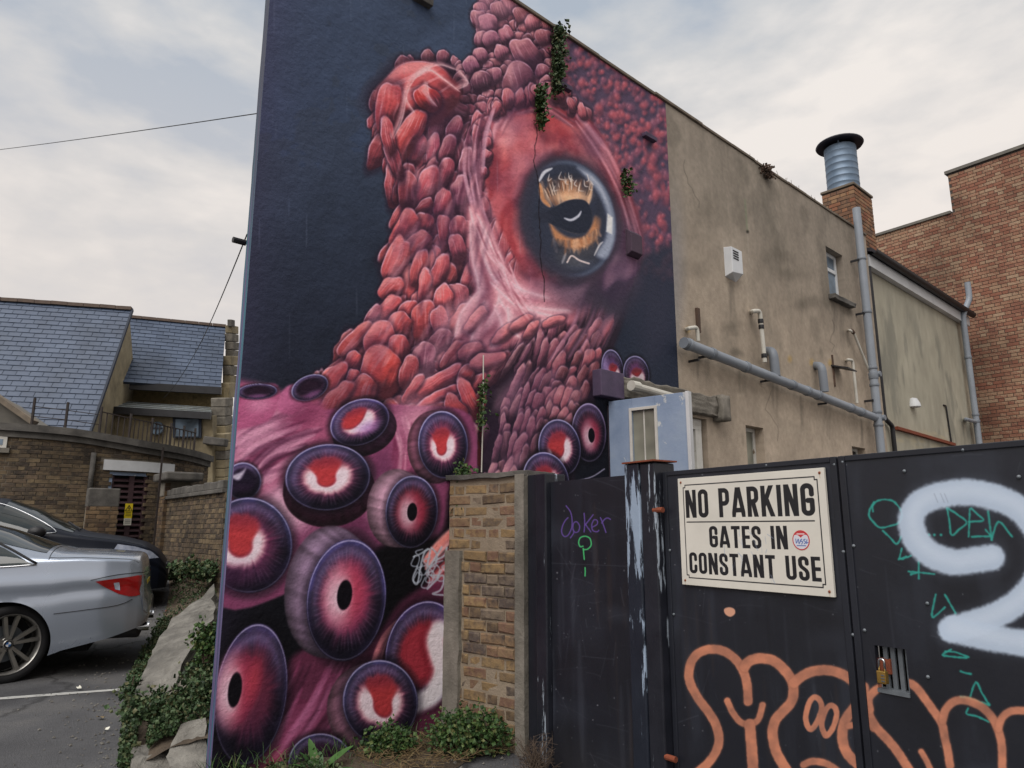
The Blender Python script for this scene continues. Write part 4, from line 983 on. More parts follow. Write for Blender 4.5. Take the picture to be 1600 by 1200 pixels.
def set_uv(o, cv):
    uv = o.data.uv_layers.new(name='UVMap')
    for l in o.data.loops:
        c = o.data.vertices[l.vertex_index].co
        uv.data[l.index].uv = ((c.x - cv.s0) / (cv.s1 - cv.s0), (c.z - cv.z0) / (cv.z1 - cv.z0))
TOPZ = 5.97; S_L = -1.54; S_M = 2.94; S_R = 8.36
DOOR = (1.80, 3.42, .42, 2.48)
def pxbox(u0, v0, u1, v1, y=0):
    a = WP(u0, v0, y); b = WP(u1, v1, y); return (a[0], b[0], b[1], a[1])
w1 = pxbox(1165, 667, 1199, 760); WIN1 = (w1[0], w1[1], 1.05, WP(1182, 667)[1])
w2 = pxbox(1294, 391, 1320, 470); WIN2 = (WP(1294, 430)[0], WP(1319, 430)[0], WP(1307, 466)[1], WP(1307, 394)[1])
w3 = pxbox(1331, 699, 1354, 720); WIN3 = (w3[0], w3[1], 1.5, WP(1342, 699)[1])
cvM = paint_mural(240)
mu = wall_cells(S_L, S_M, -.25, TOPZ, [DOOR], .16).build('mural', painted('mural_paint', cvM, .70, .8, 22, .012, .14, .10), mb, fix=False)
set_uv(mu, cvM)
mu['label'] = 'octopus mural with large amber eye, red scales and purple suckers on navy'
# bare render, with its stains
def paint_render():
    cv = Canvas(MURAL, S_M - .02, S_R + .02, .2, 6.0, 110)
    rng = np.random.RandomState(3); U, V = cv.U, cv.V
    S = cv.s0 + (np.arange(cv.w) + .5) / cv.ppm; Z = cv.z0 + (np.arange(cv.h) + .5) / cv.ppm; S, Z = np.meshgrid(S, Z)
    n = fbm(S * 1.3, Z * 1.1, 1, 5); n2 = fbm(S * 6, Z * 5, 4, 4); ns = fbm(S * 5.5, Z * .5, 9, 4)
    base = C(154, 141, 126)[None, None] * (.86 + .30 * n + .16 * n2)[..., None]
    top = sst(3.2, 5.6, Z)[..., None]
    base = base * (1 - .55 * top) + C(134, 127, 118) * (.84 + .24 * n + .12 * n2)[..., None] * .55 * top
    cv.rgb[:] = base
    full = (slice(0, cv.h), slice(0, cv.w))
    cv.blend(full, C(96, 92, 82), .14 * sst(.52, .75, ns) * sst(2.0, 4.5, Z)); cv.blend(full, C(92, 88, 80), .30 * sst(.5, .72, fbm(S * 1.5, Z * 1.2, 24, 5)) * sst(2.6, 4.2, Z))
    cv.blend(full, C(78, 74, 66), .22 * sst(.56, .74, fbm(S * 2.2, Z * 1.7, 14, 5)) * sst(2.4, 3.6, Z))
    for (u, v, a, b, k) in [(1143, 512, 9, 34, .75), (1150, 545, 10, 26, .6), (1110, 330, 26, 60, .35), (1235, 430, 40, 26, .45), (1265, 470, 30, 20, .4), (1215, 400, 36, 22, .35), (1085, 400, 20, 90, .3), (1245, 480, 22, 18, .35), (1328, 480, 10, 24, .5), (1150, 600, 12, 40, .25)]:
        for j in range(5):
            cv.soft(u + rng.uniform(-a, a) * .5, v + rng.uniform(-b, b) * .4, a * rng.uniform(.5, 1), b * rng.uniform(.5, 1), 90 if b > 2 * a else 0, C(70, 66, 58), k * .26)
    for (u, v) in [(1107, 556), (1213, 598), (1292, 634), (1345, 655), (1142, 440), (1088, 540), (1160, 575), (1250, 618), (1318, 480), (1305, 472)]:
        for j in range(3): x = u + rng.uniform(-5, 5); cv.stroke([(x, v), (x + rng.uniform(-1, 2), v + 20), (x + rng.uniform(-1, 3), v + rng.uniform(36, 60))], rng.uniform(2, 5), C(90, 84, 76), rng.uniform(.12, .3), 2, True)
    for (u, v, n_) in [(1205, 610, 9), (1070, 250, 8), (1300, 500, 6)]:
        P_ = [(u, v)]
        for j in range(n_): P_.append((P_[-1][0] + rng.uniform(-5, 8), P_[-1][1] + rng.uniform(5, 12)))
        cv.stroke(P_, 1.0, C(70, 64, 58), .4, .6, straight=True)
    cv.poly([(1215, 650), (1262, 668), (1264, 690), (1213, 676)], C(162, 150, 134), .35, 3, False)
    cv.soft(1054, 430, 26, 200, 0, C(142, 142, 148), .55)
    for (u, v) in [(1234, 561), (1268, 566), (1075, 515), (1297, 567)]:
        cv.soft(u, v, 6, 9, 0, C(176, 146, 88), .7)
    cv.stroke([(1164, 312), (1166, 340), (1168, 362)], 2.5, C(128, 138, 112), .6, 1.2); cv.stroke([(1168, 364), (1170, 405), (1174, 418)], 1.5, C(172, 164, 150), .5, 1)
    cv.soft(1168, 362, 4, 4, 0, C(34, 30, 28), .9)
    for k in range(36):
        x = rng.uniform(1060, 1350); y = rng.uniform(230, 700)
        cv.stroke([(x, y), (x + rng.uniform(-1, 1), y + rng.uniform(14, 60))], rng.uniform(2, 6), C(84, 78, 68) if rng.rand() < .7 else C(160, 150, 134), rng.uniform(.06, .2), 2.5, True)
    cv.rgb[:] = np.clip(cv.rgb * (1 + .14 * (fbm(S * 26, Z * 26, 8, 3) - .5))[..., None], 0, 1)
    return cv
cvR = paint_render()
ho = [DOOR, WIN1, WIN2, WIN3]
rw = wall_cells(S_M, S_R, -.25, TOPZ, ho, .16).build('render_wall', painted('tan_render', cvR, .9, .6, 55, .008, .2, .08), mb, fix=False)
set_uv(rw, cvR)
# back and side of the building, roof deck, end return
body = MB().prism([(0, 0)], 0, 0) if False else MB()
bz = TOPZ - .12
foot = [(S_L + .01, .012), (S_R, .012), (S_R + .0, 9.0), (S_L + 4.6, 9.0), (S_L + .42, .070), (S_L + .01, .070)]
n_ = len(foot)
body.add([(x, y, -.25) for x, y in foot[1:5]] + [(x, y, bz) for x, y in foot[1:5]], [(4, 5, 6, 7), (0, 1, 5, 4), (1, 2, 6, 5), (2, 3, 7, 6)])
body.build('rear_wall', M['grey_render'], mb)
ret = MB()
zs = [-.25 + (TOPZ + .25) * i / 60 for i in range(61)]
vs = []
for z in zs:
    e = .012 * mnoise.noise((z * 2.3, 0, 5)) + .006 * mnoise.noise((z * 11, 0, 5))
    vs += [(S_L, .0, z), (S_L - .004, .062 + e, z), (S_L + .40, .072 + e, z)]
ret.add(vs, [(3 * i + k, 3 * i + k + 1, 3 * i + k + 4, 3 * i + k + 3) for i in range(60) for k in (0, 1)])
ret.build('end_return', M['stripe'], mb, fix=False)['label'] = 'narrow purple and teal striped return at the wall end'
cp = MB()
x = S_L - .02
while x < S_R:
    l = R.uniform(.5, .95); x1 = min(S_R, x + l); dz = R.uniform(-.006, .006)
    cp.box(x, x1 - .004, -.022 + R.uniform(-.006, .006), .28, TOPZ + dz, TOPZ + .035 + dz); x = x1
cp.build('coping', M['coping_mortar'], mb, bev=.006)
room = MB()
for (a, b, c, e) in [DOOR, WIN1, WIN2, WIN3]:
    room.box(a - .3, b + .3, .35, .9, c - .2, e + .2)
room.build('interior', M['void'], mb)
# lintel over the doorway: painted end, crumbling concrete middle
L0, L1, LM = WP(926, 600)[0], WP(1124, 630)[0], WP(962, 600)[0]
lt = MB(); lt.box(L0, LM, -.10, .05, 2.50, 2.74); lt.build('lintel_end', M['plum'], mb, bev=.008)['label'] = 'end of the lintel still painted purple'
def rough_box(x0, x1, y0, y1, z0, z1, nx, amp, seed, mat_, name, parent):
    bm = bmesh.new(); bmesh.ops.create_cube(bm, size=1)
    for v in bm.verts: v.co = Vector(((x0 + x1) / 2 + v.co.x * (x1 - x0), (y0 + y1) / 2 + v.co.y * (y1 - y0), (z0 + z1) / 2 + v.co.z * (z1 - z0)))
    bmesh.ops.subdivide_edges(bm, edges=bm.edges, cuts=nx, use_grid_fill=True)
    for v in bm.verts:
        nn = mnoise.noise_vector(v.co * 9 + Vector((seed, 0, 0))) * amp + mnoise.noise_vector(v.co * 28 + Vector((0, seed, 0))) * amp * .5
        v.co += nn
    me = bpy.data.meshes.new(name); bm.to_mesh(me); bm.free()
    o = bpy.data.objects.new(name, me); COL.objects.link(o); me.materials.append(mat_)
    if parent: o.parent = parent
    for p in me.polygons: p.use_smooth = True
    return o
rough_box(LM + .004, L1 - .16, -.08, .04, 2.52, 2.72, 18, .026, 2, M['concrete'], 'lintel', mb)
rough_box(L1 - .15, L1, -.13, .04, 2.47, 2.75, 5, .012, 6, M['concrete'], 'lintel', mb)
t_ = MB(); t_.tube([(WP(966, 606)[0], -.17, 2.62), (WP(1035, 625)[0], -.15, 2.60)], .035, 12); t_.tube([(WP(963, 606)[0], -.17, 2.62), (WP(974, 607)[0], -.17, 2.62)], .048, 12)
t_.build('overflow_pipe', M['white_pvc'], mb, smooth=False)
# blue door, hinged at the left jamb and standing open
dr = empty('blue_door', (1.80, -.03, 0), math.atan2(-.628, .778) - MURAL.ang, mb)
dr['label'] = 'open pale blue door with peeling paint and a tall glazed slot'
dm = MB(); T = .045; X0, X1, Z0, Z1 = .235, .455, 1.15, 2.36
dm.box(0, X0, -T / 2, T / 2, .5, 2.47); dm.box(X1, .745, -T / 2, T / 2, .5, 2.47); dm.box(X0, X1, -T / 2, T / 2, Z1, 2.47); dm.box(X0, X1, -T / 2, T / 2, .5, Z0)
dm.build('door_leaf', M['blue_door'], dr, bev=.003)
fm = MB()
for (a, b, c, e) in [(X0 - .025, X0, Z0, Z1 + .025), (X1, X1 + .025, Z0, Z1 + .025), (X0, X1, Z1, Z1 + .025)]: fm.box(a, b, -T / 2 - .012, -T / 2 + .002, c, e)
fm.build('glazing_bead', M['white_paint'], dr, bev=.002)
gp = MB(); gp.box(X0, X0 + .105, -.004, .004, Z0, Z1); gp.box(X0 + .115, X1, -.006, .002, Z0, Z1); gp.build('pane', M['frosted'], dr)
gp = MB(); gp.box(X0 + .104, X0 + .116, -.012, .010, Z0, Z1); gp.build('glazing_bar', M['white_paint'], dr)
gp = MB(); gp.box(.745, .775, -.03, .03, .5, 2.475); gp.build('edge_strip', M['fascia'], dr, bev=.002)
# frame and sidelight left of the door jamb
sl0 = WP(1070, 690)[0]
sd = MB(); sd.box(2.50, 3.40, .05, .12, 2.40, 2.478); sd.box(2.50, 3.36, .03, .10, 2.36, 2.40); sd.box(3.25, 3.36, .03, .13, .45, 2.36); sd.box(2.50, 2.58, .04, .12, .45, 2.36)
sd.build('door_frame', M['white_paint'], mb, bev=.004)
MB().box(2.58, 3.25, .08, .09, .6, 2.36).build('sidelight', M['frosted'], mb)
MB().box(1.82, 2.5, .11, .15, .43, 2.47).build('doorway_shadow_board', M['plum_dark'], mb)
MB().box(1.6, 3.7, -.5, .05, -.1, .44).build('doorstep', M['concrete'], mb, bev=.01)
def window(parent, rect, mids=(), post=None, fw=.05, frame='white_upvc', gl='dark_glass', y=.10):
    a, b, c, e = rect
    wn_ = MB(); wn_.box(a, a + fw, y, y + .05, c, e); wn_.box(b - fw, b, y, y + .05, c, e); wn_.box(a + fw, b - fw, y, y + .05, e - fw, e); wn_.box(a + fw, b - fw, y, y + .05, c, c + fw)
    for z in mids: wn_.box(a + fw, b - fw, y - .004, y + .046, z - fw / 2, z + fw / 2)
    if post: wn_.box(post - fw / 2, post + fw / 2, y - .006, y + .044, c + fw, e - fw)
    o = wn_.build('window', M[frame], parent, bev=.004)
    zz = [c + fw] + list(mids) + [e - fw]
    for i in range(len(zz) - 1):
        MB().box(a + fw, b - fw, y + .018, y + .026, zz[i] + (fw / 2 if i else 0), zz[i + 1] - (fw / 2 if i < len(zz) - 2 else 0)).build('pane', M[gl], o)
    return o
window(mb, WIN2, mids=(WIN2[2] + (WIN2[3] - WIN2[2]) * .64,), fw=.055, gl='blue_glass')['label'] = 'white two light window high on the tan render'
rough_box(WIN2[0] - .05, WIN2[1] + .10, -.09, .10, WIN2[2] - .07, WIN2[2] + .003, 6, .02, 9, M['dark_concrete'], 'window_sill', mb)
pst = WP(1186, 690, .1)[0]
window(mb, WIN1, post=pst, fw=.045, frame='white_paint', gl='frosted', y=.11)['label'] = 'small recessed window with a white post'
window(mb, WIN3, fw=.04, frame='white_paint', y=.11)
vt = MB(); q = pxbox(1312, 703, 1325, 716)
for k in range(5): vt.box(q[0], q[1], -.012, .002, 1.55 + k * .055, 1.585 + k * .055)
vt.build('air_vent', M['white_upvc'], mb)
# painted vent box and stubs sticking out of the mural
a = WP(977, 365); b = WP(997, 400)
vb = MB(); x0, x1, z0, z1 = a[0], b[0], WP(987, 402)[1], WP(987, 362)[1]
vb.hull8([(x0, -.01, z0), (x1, -.01, z0), (x1, .02, z0), (x0, .02, z0)], [(x0, -.01, z1), (x1, -.01, z1), (x1, .02, z1), (x0, .02, z1)])
vb.hull8([(x0 + .01, -.065, z0 + .03), (x1 - .01, -.065, z0 + .03), (x1, -.012, z0), (x0, -.012, z0)], [(x0 + .01, -.065, z1 - .05), (x1 - .01, -.065, z1 - .05), (x1, -.012, z1), (x0, -.012, z1)])
vb.build('vent_hood', M['plum_dark'], mb, bev=.006)['label'] = 'boxy vent hood painted over in dull purple beside the eye'
for (u, v, w_, h_, m_) in [(880, 137, .16, .05, 'plum'), (1012, 216, .20, .045, 'plum'), (657, 3, .17, .05, 'dark_concrete')]:
    c = WP(u, v)
    st = MB(); st.box(c[0] - w_ / 2, c[0] + w_ / 2, -.055, .02, c[1] - h_ / 2, c[1] + h_ / 2, j=.006); st.build('brick_stub', M[m_], mb, bev=.005)
# boiler flue terminal
c = pxbox(1131, 396, 1150, 438); cx = (c[0] + c[1]) / 2; zt, zb = WP(1142, 394)[1], WP(1142, 436)[1]
fl = MB(); fl.hull8([(c[0], -.10, zb + .03), (c[1], -.10, zb + .06), (c[1], .01, zb - .02), (c[0], .01, zb)], [(c[0], -.10, zt), (c[1], -.10, zt), (c[1], .01, zt + .02), (c[0], .01, zt + .02)])
fo = fl.build('flue_terminal', M['white_upvc'], mb, bev=.006); fo['label'] = 'white boxy flue terminal on the tan render'
lv = MB()
for k in range(4): lv.box(c[0] + .03, c[0] + (c[1] - c[0]) * .62, -.105, -.095, zt - .05 - k * .030, zt - .036 - k * .030)
lv.build('louvre', M['seam'], fo)
# waste pipes
PY = -.12
def wp3(u, v, y=PY): a_ = WP(u, v, y); return Vector((a_[0], y, a_[1]))
A, B = wp3(1070, 536), wp3(1374, 655)
wpipe = MB().tube([A, B], .055, 16).build('waste_pipe', M['grey_pvc'], mb); autosmooth(wpipe)
wpipe['label'] = 'long grey sloping waste pipe across the tan render'
def collar(parent, p, d, r, l, m_='grey_pvc_dark', name='coupling'):
    d = Vector(d).normalized(); autosmooth(MB().tube([p - d * l / 2, p - d * l * .4, p + d * l * .4, p + d * l / 2], [r * .96, r, r, r * .96], 16).build(name, M[m_], parent))
D = B - A
for t in (.012, .10, .24, .46, .54, .60, .80, .87): collar(wpipe, A + D * t, D, .064, .06 if t > .02 else .05, 'grey_pvc' if t < .05 else 'grey_pvc_dark')
autosmooth(MB().tube([A - D.normalized() * .02, A + D.normalized() * .03], .058, 16).build('end_cap', M['grey_pvc_dark'], wpipe))
def ptube(name, pts, r, m_, rad=.07, parent=mb, n=12):
    return autosmooth(MB().bend(pts, r, rad, n).build(name, M[m_], parent), 50)
p = wp3(1213, 588); autosmooth(MB().bend([Vector((WP(1199, 548)[0], .02, WP(1199, 548)[1])), wp3(1208, 549), Vector((wp3(1208, 549).x + .02, PY, p.z))], .055, .09, 14).build('branch_elbow', M['grey_pvc_dark'], wpipe), 50)
p = wp3(1288, 612); autosmooth(MB().bend([Vector((WP(1274, 571)[0], .02, WP(1274, 571)[1])), wp3(1284, 572), Vector((wp3(1284, 572).x + .02, PY, p.z))], .055, .09, 14).build('branch_elbow', M['grey_pvc_dark'], wpipe), 50)
for (u, v) in [(1092, 562), (1107, 556), (1203, 594), (1292, 630)]:
    k = wp3(u, v); MB().box(k.x - .010, k.x + .010, k.y + .0, .01, k.z - .012, k.z + .012).build('pipe_bracket', M['black_plastic'], wpipe)
def white_pipe(pts, r=.021):
    P = [wp3(u, v, y) for u, v, y in pts]; return ptube('white_pipe', P, r, 'white_pvc', .05)
white_pipe([(1072, 515, .02), (1076, 513, -.10), (1089, 511, -.10), (1091, 533, -.10)])
o1 = white_pipe([(1173, 488, .02), (1177, 486, -.10), (1187, 486, -.10), (1195, 566, -.10)], .026)
for (u, v) in [(1188.6, 502), (1189.6, 511), (1194, 556)]: collar(o1, wp3(u, v, -.10), (0, 0, 1), .032, .05, 'black_plastic')
o2 = white_pipe([(1325, 516, .02), (1328, 516, -.09), (1334, 520, -.09), (1358, 580, -.09)], .018)
collar(o2, wp3(1332, 518, -.09), (1, 0, -.4), .026, .08, 'brown_metal')
white_pipe([(1322, 564, .02), (1325, 562, -.10), (1332, 563, -.10), (1339, 630, -.10)])
c = wp3(1090, 500, -.01); MB().box(c.x - .025, c.x + .025, -.03, .0, c.z - .14, c.z + .13).build('wall_strap', M['brown_metal'], mb)
c = wp3(1305, 578, -.0); hd = MB(); hd.hull8([(c.x - .13, .01, c.z + .04), (c.x + .13, .01, c.z + .04), (c.x + .18, -.22, c.z - .04), (c.x - .10, -.22, c.z - .03)], [(c.x - .13, .01, c.z + .06), (c.x + .13, .01, c.z + .06), (c.x + .18, -.22, c.z - .02), (c.x - .10, -.22, c.z - .01)])
hd.build('drip_hood', M['black_plastic'], mb)
MB().box(c.x - .09, c.x - .07, -.02, .005, c.z - .25, c.z + .2).build('wall_strap', M['brown_metal'], mb)
s0 = wp3(1331, 322); s1 = Vector((s0.x + .02, PY, .3)); s0.x -= .01
# soil stack: follow the photographed line
stack_top = wp3(1333, 322, -.14); stack_x = wp3(1366, 600, -.14).x
sp = autosmooth(MB().tube([Vector((stack_x, -.14, stack_top.z)), Vector((stack_x, -.14, .2))], .058, 16).build('soil_stack', M['grey_pvc'], mb), 50)
sp['label'] = 'tall grey soil stack rising above the parapet'
for v in (410, 488, 572, 584, 598, 640, 660):
    k = Vector((stack_x, -.14, wp3(1355, v, -.14).z)); collar(sp, k, (0, 0, 1), .068, .09 if v in (584, 648) else .04, 'grey_pvc_dark')
for v in (412, 490, 622):
    k = Vector((stack_x, -.14, wp3(1355, v, -.14).z)); MB().box(k.x - .072, k.x - .05, -.13, .01, k.z - .015, k.z + .015).build('pipe_bracket', M['black_plastic'], sp)
for v in (583, 650):
    k = Vector((stack_x, -.14, wp3(1360, v, -.14).z)); autosmooth(MB().lathe([(0, .035), (.04, .035), (.045, 0)], 14, Matrix.Translation(k + Vector((.045, -.055, 0))) @ Matrix.Rotation(math.radians(90), 4, 'X')).build('access_cap', M['grey_pvc_dark'], sp))

# ---------------------------------------------------------------- brickwork helper
def chamfer_brick(l, h, dpt, c, j):
    m = MB(); x, y, z = l / 2, dpt / 2, h / 2
    def jj(): return R.uniform(-j, j)
    # front face inset with chamfer, plain back
    f = [(-x + c + jj(), -y + jj() * .6, -z + c + jj()), (x - c + jj(), -y + jj() * .6, -z + c + jj()), (x - c + jj(), -y + jj() * .6, z - c + jj()), (-x + c + jj(), -y + jj() * .6, z - c + jj())]
    r = [(-x, -y + c, -z), (x, -y + c, -z), (x, -y + c, z), (-x, -y + c, z)]; k = [(-x, y, -z), (x, y, -z), (x, y, z), (-x, y, z)]
    return m.add(f + r + k, [(0, 1, 2, 3)] + [(a, a + 4, (a + 1) % 4 + 4, (a + 1) % 4) for a in range(4)] + [(a + 4, a + 8, (a + 1) % 4 + 8, (a + 1) % 4 + 4) for a in range(4)])
_bm_cache = {}
def brick_mesh(l, h, dpt, c, j, m_, var):
    k = (round(l, 3), h, dpt, c, j, m_.name, var)
    if k not in _bm_cache:
        me = chamfer_brick(l, h, dpt, c, j).mesh('brick'); me.materials.append(m_); _bm_cache[k] = me
    return _bm_cache[k]
def lay_bricks(root, items, frame, h, dpt, m_, c=.004, j=.001, limit=300, name='brick', inv=None):
    """items: (x, z, len); frame(x, z) -> (local point on the face, local rotation). The largest in the picture are single objects."""
    W = wmat(root); sc = []
    for it in items:
        p, rz = frame(it[0], it[1]); w = W @ p
        u, v = project(w.x, w.y, w.z); F = w.y * CT + (w.z - HC) * ST
        vis = -10 < u < 1610 and -10 < v < 1210 and (inv is None or inv(u, v))
        sc.append((-(it[2] / (F * F)) if vis else 1, it, p, rz))
    sc.sort(key=lambda t: t[0])
    st = MB(); n = 0
    for i, (k, it, p, rz) in enumerate(sc):
        if i < limit and k < 0:
            o = bpy.data.objects.new(name, brick_mesh(it[2], h, dpt, c, j, m_, R.randrange(5))); COL.objects.link(o)
            o.parent = root; o.location = p + Vector((R.uniform(-j, j), 0, R.uniform(-j, j))); o.rotation_euler = (0, R.uniform(-j, j) * 4, rz)
        else:
            b = chamfer_brick(it[2], h, dpt, c, j); Mx = Matrix.Translation(p) @ Matrix.Rotation(rz, 4, 'Z')
            st.add([Mx @ Vector(q) for q in b.v], b.f); n += 1
    if n:
        o = st.build('brickwork', m_, root, fix=False); o['kind'] = 'stuff'
def courses(x0, x1, z0, z1, bl, bh, jt, keep, bond='stretcher', jit=0):
    out = []; r = 0; z = z0 + bh / 2
    while z < z1:
        if bond == 'stretcher': seq = [bl]; off = (r % 2) * (bl + jt) / 2
        elif bond == 'flemish': seq = [bl, bl / 2 - jt / 2]; off = (r % 2) * (bl * .75 + jt)
        else: seq = [bl] if r % 2 else [bl / 2 - jt / 2]; off = 0 if r % 2 else bl / 4
        x = x0 - off; i = 0
        while x < x1:
            l = seq[i % len(seq)]; a, b = max(x, x0), min(x + l, x1)
            if b - a > .03 and keep((a + b) / 2, z): out.append(((a + b) / 2, z, round(b - a, 3)))
            x += l + jt; i += 1
        z += bh + jt; r += 1
    return out

# ================================================================ the pale building behind, same line of wall
RB = Plane(*MURAL.xyz(0, .10, 0)[:2], *MURAL.d)
rb = empty('pale_building', (RB.o[0], RB.o[1], 0), RB.ang)
tag(rb, 'lower pale green rendered building with black gutter behind the tan wall', 'building')
def paint_pale():
    S0, S1 = S_R + .06, 13.62
    cv = Canvas(RB, S0, S1, .2, 5.8, 80); rng = np.random.RandomState(4)
    S = cv.s0 + (np.arange(cv.w) + .5) / cv.ppm; Z = cv.z0 + (np.arange(cv.h) + .5) / cv.ppm; S, Z = np.meshgrid(S, Z)
    n = fbm(S * 2.4, Z * 1.6, 1, 5); n2 = fbm(S * 9, Z * 4, 4, 4)
    cv.rgb[:] = C(166, 161, 145)[None, None] * (.84 + .2 * n + .12 * n2)[..., None]
    full = (slice(0, cv.h), slice(0, cv.w))
    cv.blend(full, C(118, 117, 108), .55 * sst(.5, .72, fbm(S * 3.4, Z * 1.5, 7, 5)) * (1 - sst(4.6, 5.6, Z)))
    cv.blend(full, C(146, 134, 112), .8 * (1 - sst(1.95, 2.0, Z + .02 * (n2 - .5))))
    for k in range(40):
        x = rng.uniform(1395, 1480); y = rng.uniform(672, 700); cv.soft(x, y, 7, 4, 30, C(178, 168, 142), .5)
    return cv
cvP = paint_pale()
pw = wall_cells(S_R + .06, 13.6, -.2, 5.62, [], .1).build('wall', painted('pale_render', cvP, .9, .5, 40, .008, .2, .08), rb, fix=False); set_uv(pw, cvP)
bx = MB(); a, b = S_R + .06, 13.6
bx.add([(a, .02, -.2), (b, .02, -.2), (b, 5, -.2), (a, 5, -.2), (a, .02, 5.6), (b, .02, 5.6), (b, 5, 7.2), (a, 5, 7.2)], [(1, 2, 6, 5), (2, 3, 7, 6), (3, 0, 4, 7)])
bx.build('rear_wall', M['grey_render'], rb)
rf = MB(); rf.hull8([(a - .02, -.16, 5.70), (b + .03, -.16, 5.70), (b + .03, 5, 7.36), (a - .02, 5, 7.36)], [(a - .02, -.16, 5.76), (b + .03, -.16, 5.76), (b + .03, 5, 7.42), (a - .02, 5, 7.42)]); rf.build('roof', M['roof_dark'], rb)
MB().box(a + .02, b, -.10, -.005, 5.48, 5.68).build('fascia', M['fascia'], rb, bev=.004)
gt = MB()
prof = [(math.cos(t) * .06, math.sin(t) * .06) for t in [math.pi + math.pi * k / 8 for k in range(9)]]
vs = [(x, -.165 + p_[0], 5.72 + p_[1]) for x in (a, b + .05) for p_ in prof]
gt.add(vs, [(k, k + 1, k + 10, k + 9) for k in range(8)]); gt.add([(a, -.225, 5.72), (b + .05, -.225, 5.72), (b + .05, -.225, 5.74), (a, -.225, 5.74)], [(0, 1, 2, 3)])
gt.build('gutter', M['black_plastic'], rb)
def rp3(u, v, y): q_ = RB.px(u, v, y); return Vector((q_[0], y, q_[1]))
bp = ptube('downpipe', [rp3(1355, 395, -.06), Vector((rp3(1356, 400, -.06).x, -.06, rp3(1388, 660, -.06).z + .05)), Vector((rp3(1356, 400, -.06).x + .28, -.06, rp3(1388, 664, -.06).z)), Vector((rp3(1356, 400, -.06).x + .28, -.06, .3))], .035, 'black_plastic', .06, rb)
bp['label'] = 'thin black downpipe between the two renders'
pt = rp3(1509, 446, -.16); pd = rp3(1497, 492, -.16)
px_ = rp3(1518, 600, -.12).x
gp_ = ptube('soil_stack', [Vector((px_ + .16, -.24, pt.z)), Vector((px_ + .16, -.24, pd.z + .45)), Vector((px_, -.12, pd.z + .1)), Vector((px_, -.12, .3))], .058, 'grey_pvc', .1, rb, 14)
gp_['label'] = 'grey stack pipe at the far corner kinked round the gutter'
for v in (490, 560, 645, 655): collar(gp_, Vector((px_, -.12, rp3(1515, v, -.12).z)), (0, 0, 1), .068, .05)
ptube('branch_pipe', [rp3(1508, 656, .02), rp3(1509, 655, -.12), Vector((px_, -.12, rp3(1525, 659, -.12).z))], .035, 'grey_pvc', .05, rb)
c = rp3(1425, 636, 0); cw = MB(); cw.lathe([(0, .16), (.06, .14), (.10, .06), (.11, 0), (.10, -.01), (0, -.01)], 14, Matrix.Translation(c + Vector((0, -.03, 0)))); autosmooth(cw.build('vent_cowl', M['fascia'], rb))
ptube('cable', [rp3(1474, 633, -.01), rp3(1478, 634, -.02), rp3(1487, 694, -.02)], .014, 'black_plastic', .03, rb)
q0, q1 = rp3(1397, 669, -.0), rp3(1488, 695, -.0); tr = MB(); tr.bar(Vector((q0.x, -.03, q0.z)), Vector((q1.x, -.03, q1.z)), .06, .05); tr.build('flashing', M['rust'], rb)

# ================================================================ red brick building
RED = Plane(9.98, 14.79, .622, -.783)
red = empty('red_brick_building', (RED.o[0], RED.o[1], 0), RED.ang)
tag(red, 'windowless red and buff brick building with a stepped grey capped parapet', 'building')
xs_ = RED.px(1484, 300)[0]; zhi0 = RED.px(1484, 271)[1]; zlo = RED.px(1484, 334)[1]; xl = RED.px(1365, 380)[0]
xr = RED.px(1720, 300)[0]; xl2 = xl - 3
core = MB(); core.prism([(xl2, -.2), (xr, -.2), (xr, zhi0), (xs_, zhi0), (xs_, zlo), (xl2, zlo)], .008, 4); core.build('wall', M['mortar_dark'], red)
def red_keep(x, z):
    return z < (zhi0 if x > xs_ else zlo) - .03 and z > .1 and x > xl - .6
it = courses(xl - .6, xr, .1, zhi0, .215, .065, .010, red_keep, 'flemish')
it = [i for i in it if not (i[0] - i[2] / 2 < xs_ < i[0] + i[2] / 2 and i[1] > zlo)]
lay_bricks(red, it, lambda x, z: (Vector((x, .04, z)), 0), .065, .08, M['red_brick'], .003, .0008, inv=lambda u, v: u > 1530 and v < 700)
cpz = MB(); cpz.box(xl2, xs_ - .03, -.04, .3, zlo, zlo + .06); cpz.box(xs_ - .05, xr, -.04, .3, zhi0, zhi0 + .07); cpz.build('parapet_capping', M['grey_render'], red)

# ================================================================ chimney with steel flue
def solve_s(u, z, y):
    lo, hi = 4., 12.
    for _ in range(60):
        m_ = (lo + hi) / 2; w = MURAL.xyz(m_, y, z)
        if project(w.x, w.y, w.z)[0] < u: lo = m_
        else: hi = m_
    return lo
cy = .55
cs = solve_s(1338, 6.9, cy); ce = solve_s(1367, 6.9, cy)
# top height so that the front corner shows at v = 288
zt = min(np.arange(6, 9, .01), key=lambda z: abs(project(*MURAL.xyz(cs, cy, z))[1] - 288))
depth_ = min(np.arange(.3, 2.5, .01), key=lambda d_: abs(project(*MURAL.xyz(cs, cy + d_, zt))[0] - 1284))
wd = ce - cs
ch = empty('chimney', tuple(MURAL.xyz(cs, cy, 0)), MURAL.ang)
tag(ch, 'square brick chimney stack carrying a steel flue behind the parapet', 'chimney')
zb_ = 5.3
MB().box(.008, wd - .008, .008, depth_ - .008, zb_, zt - .01).build('core', M['mortar_dark'], ch)
it = courses(0, wd, zb_, zt, .215, .065, .010, lambda x, z: True, 'flemish')
lay_bricks(ch, it, lambda x, z: (Vector((x, .045, z)), 0), .065, .09, M['chim_brick'], .004, .002, 150)
it = courses(.092, depth_, zb_, zt, .215, .065, .010, lambda x, z: True, 'flemish')
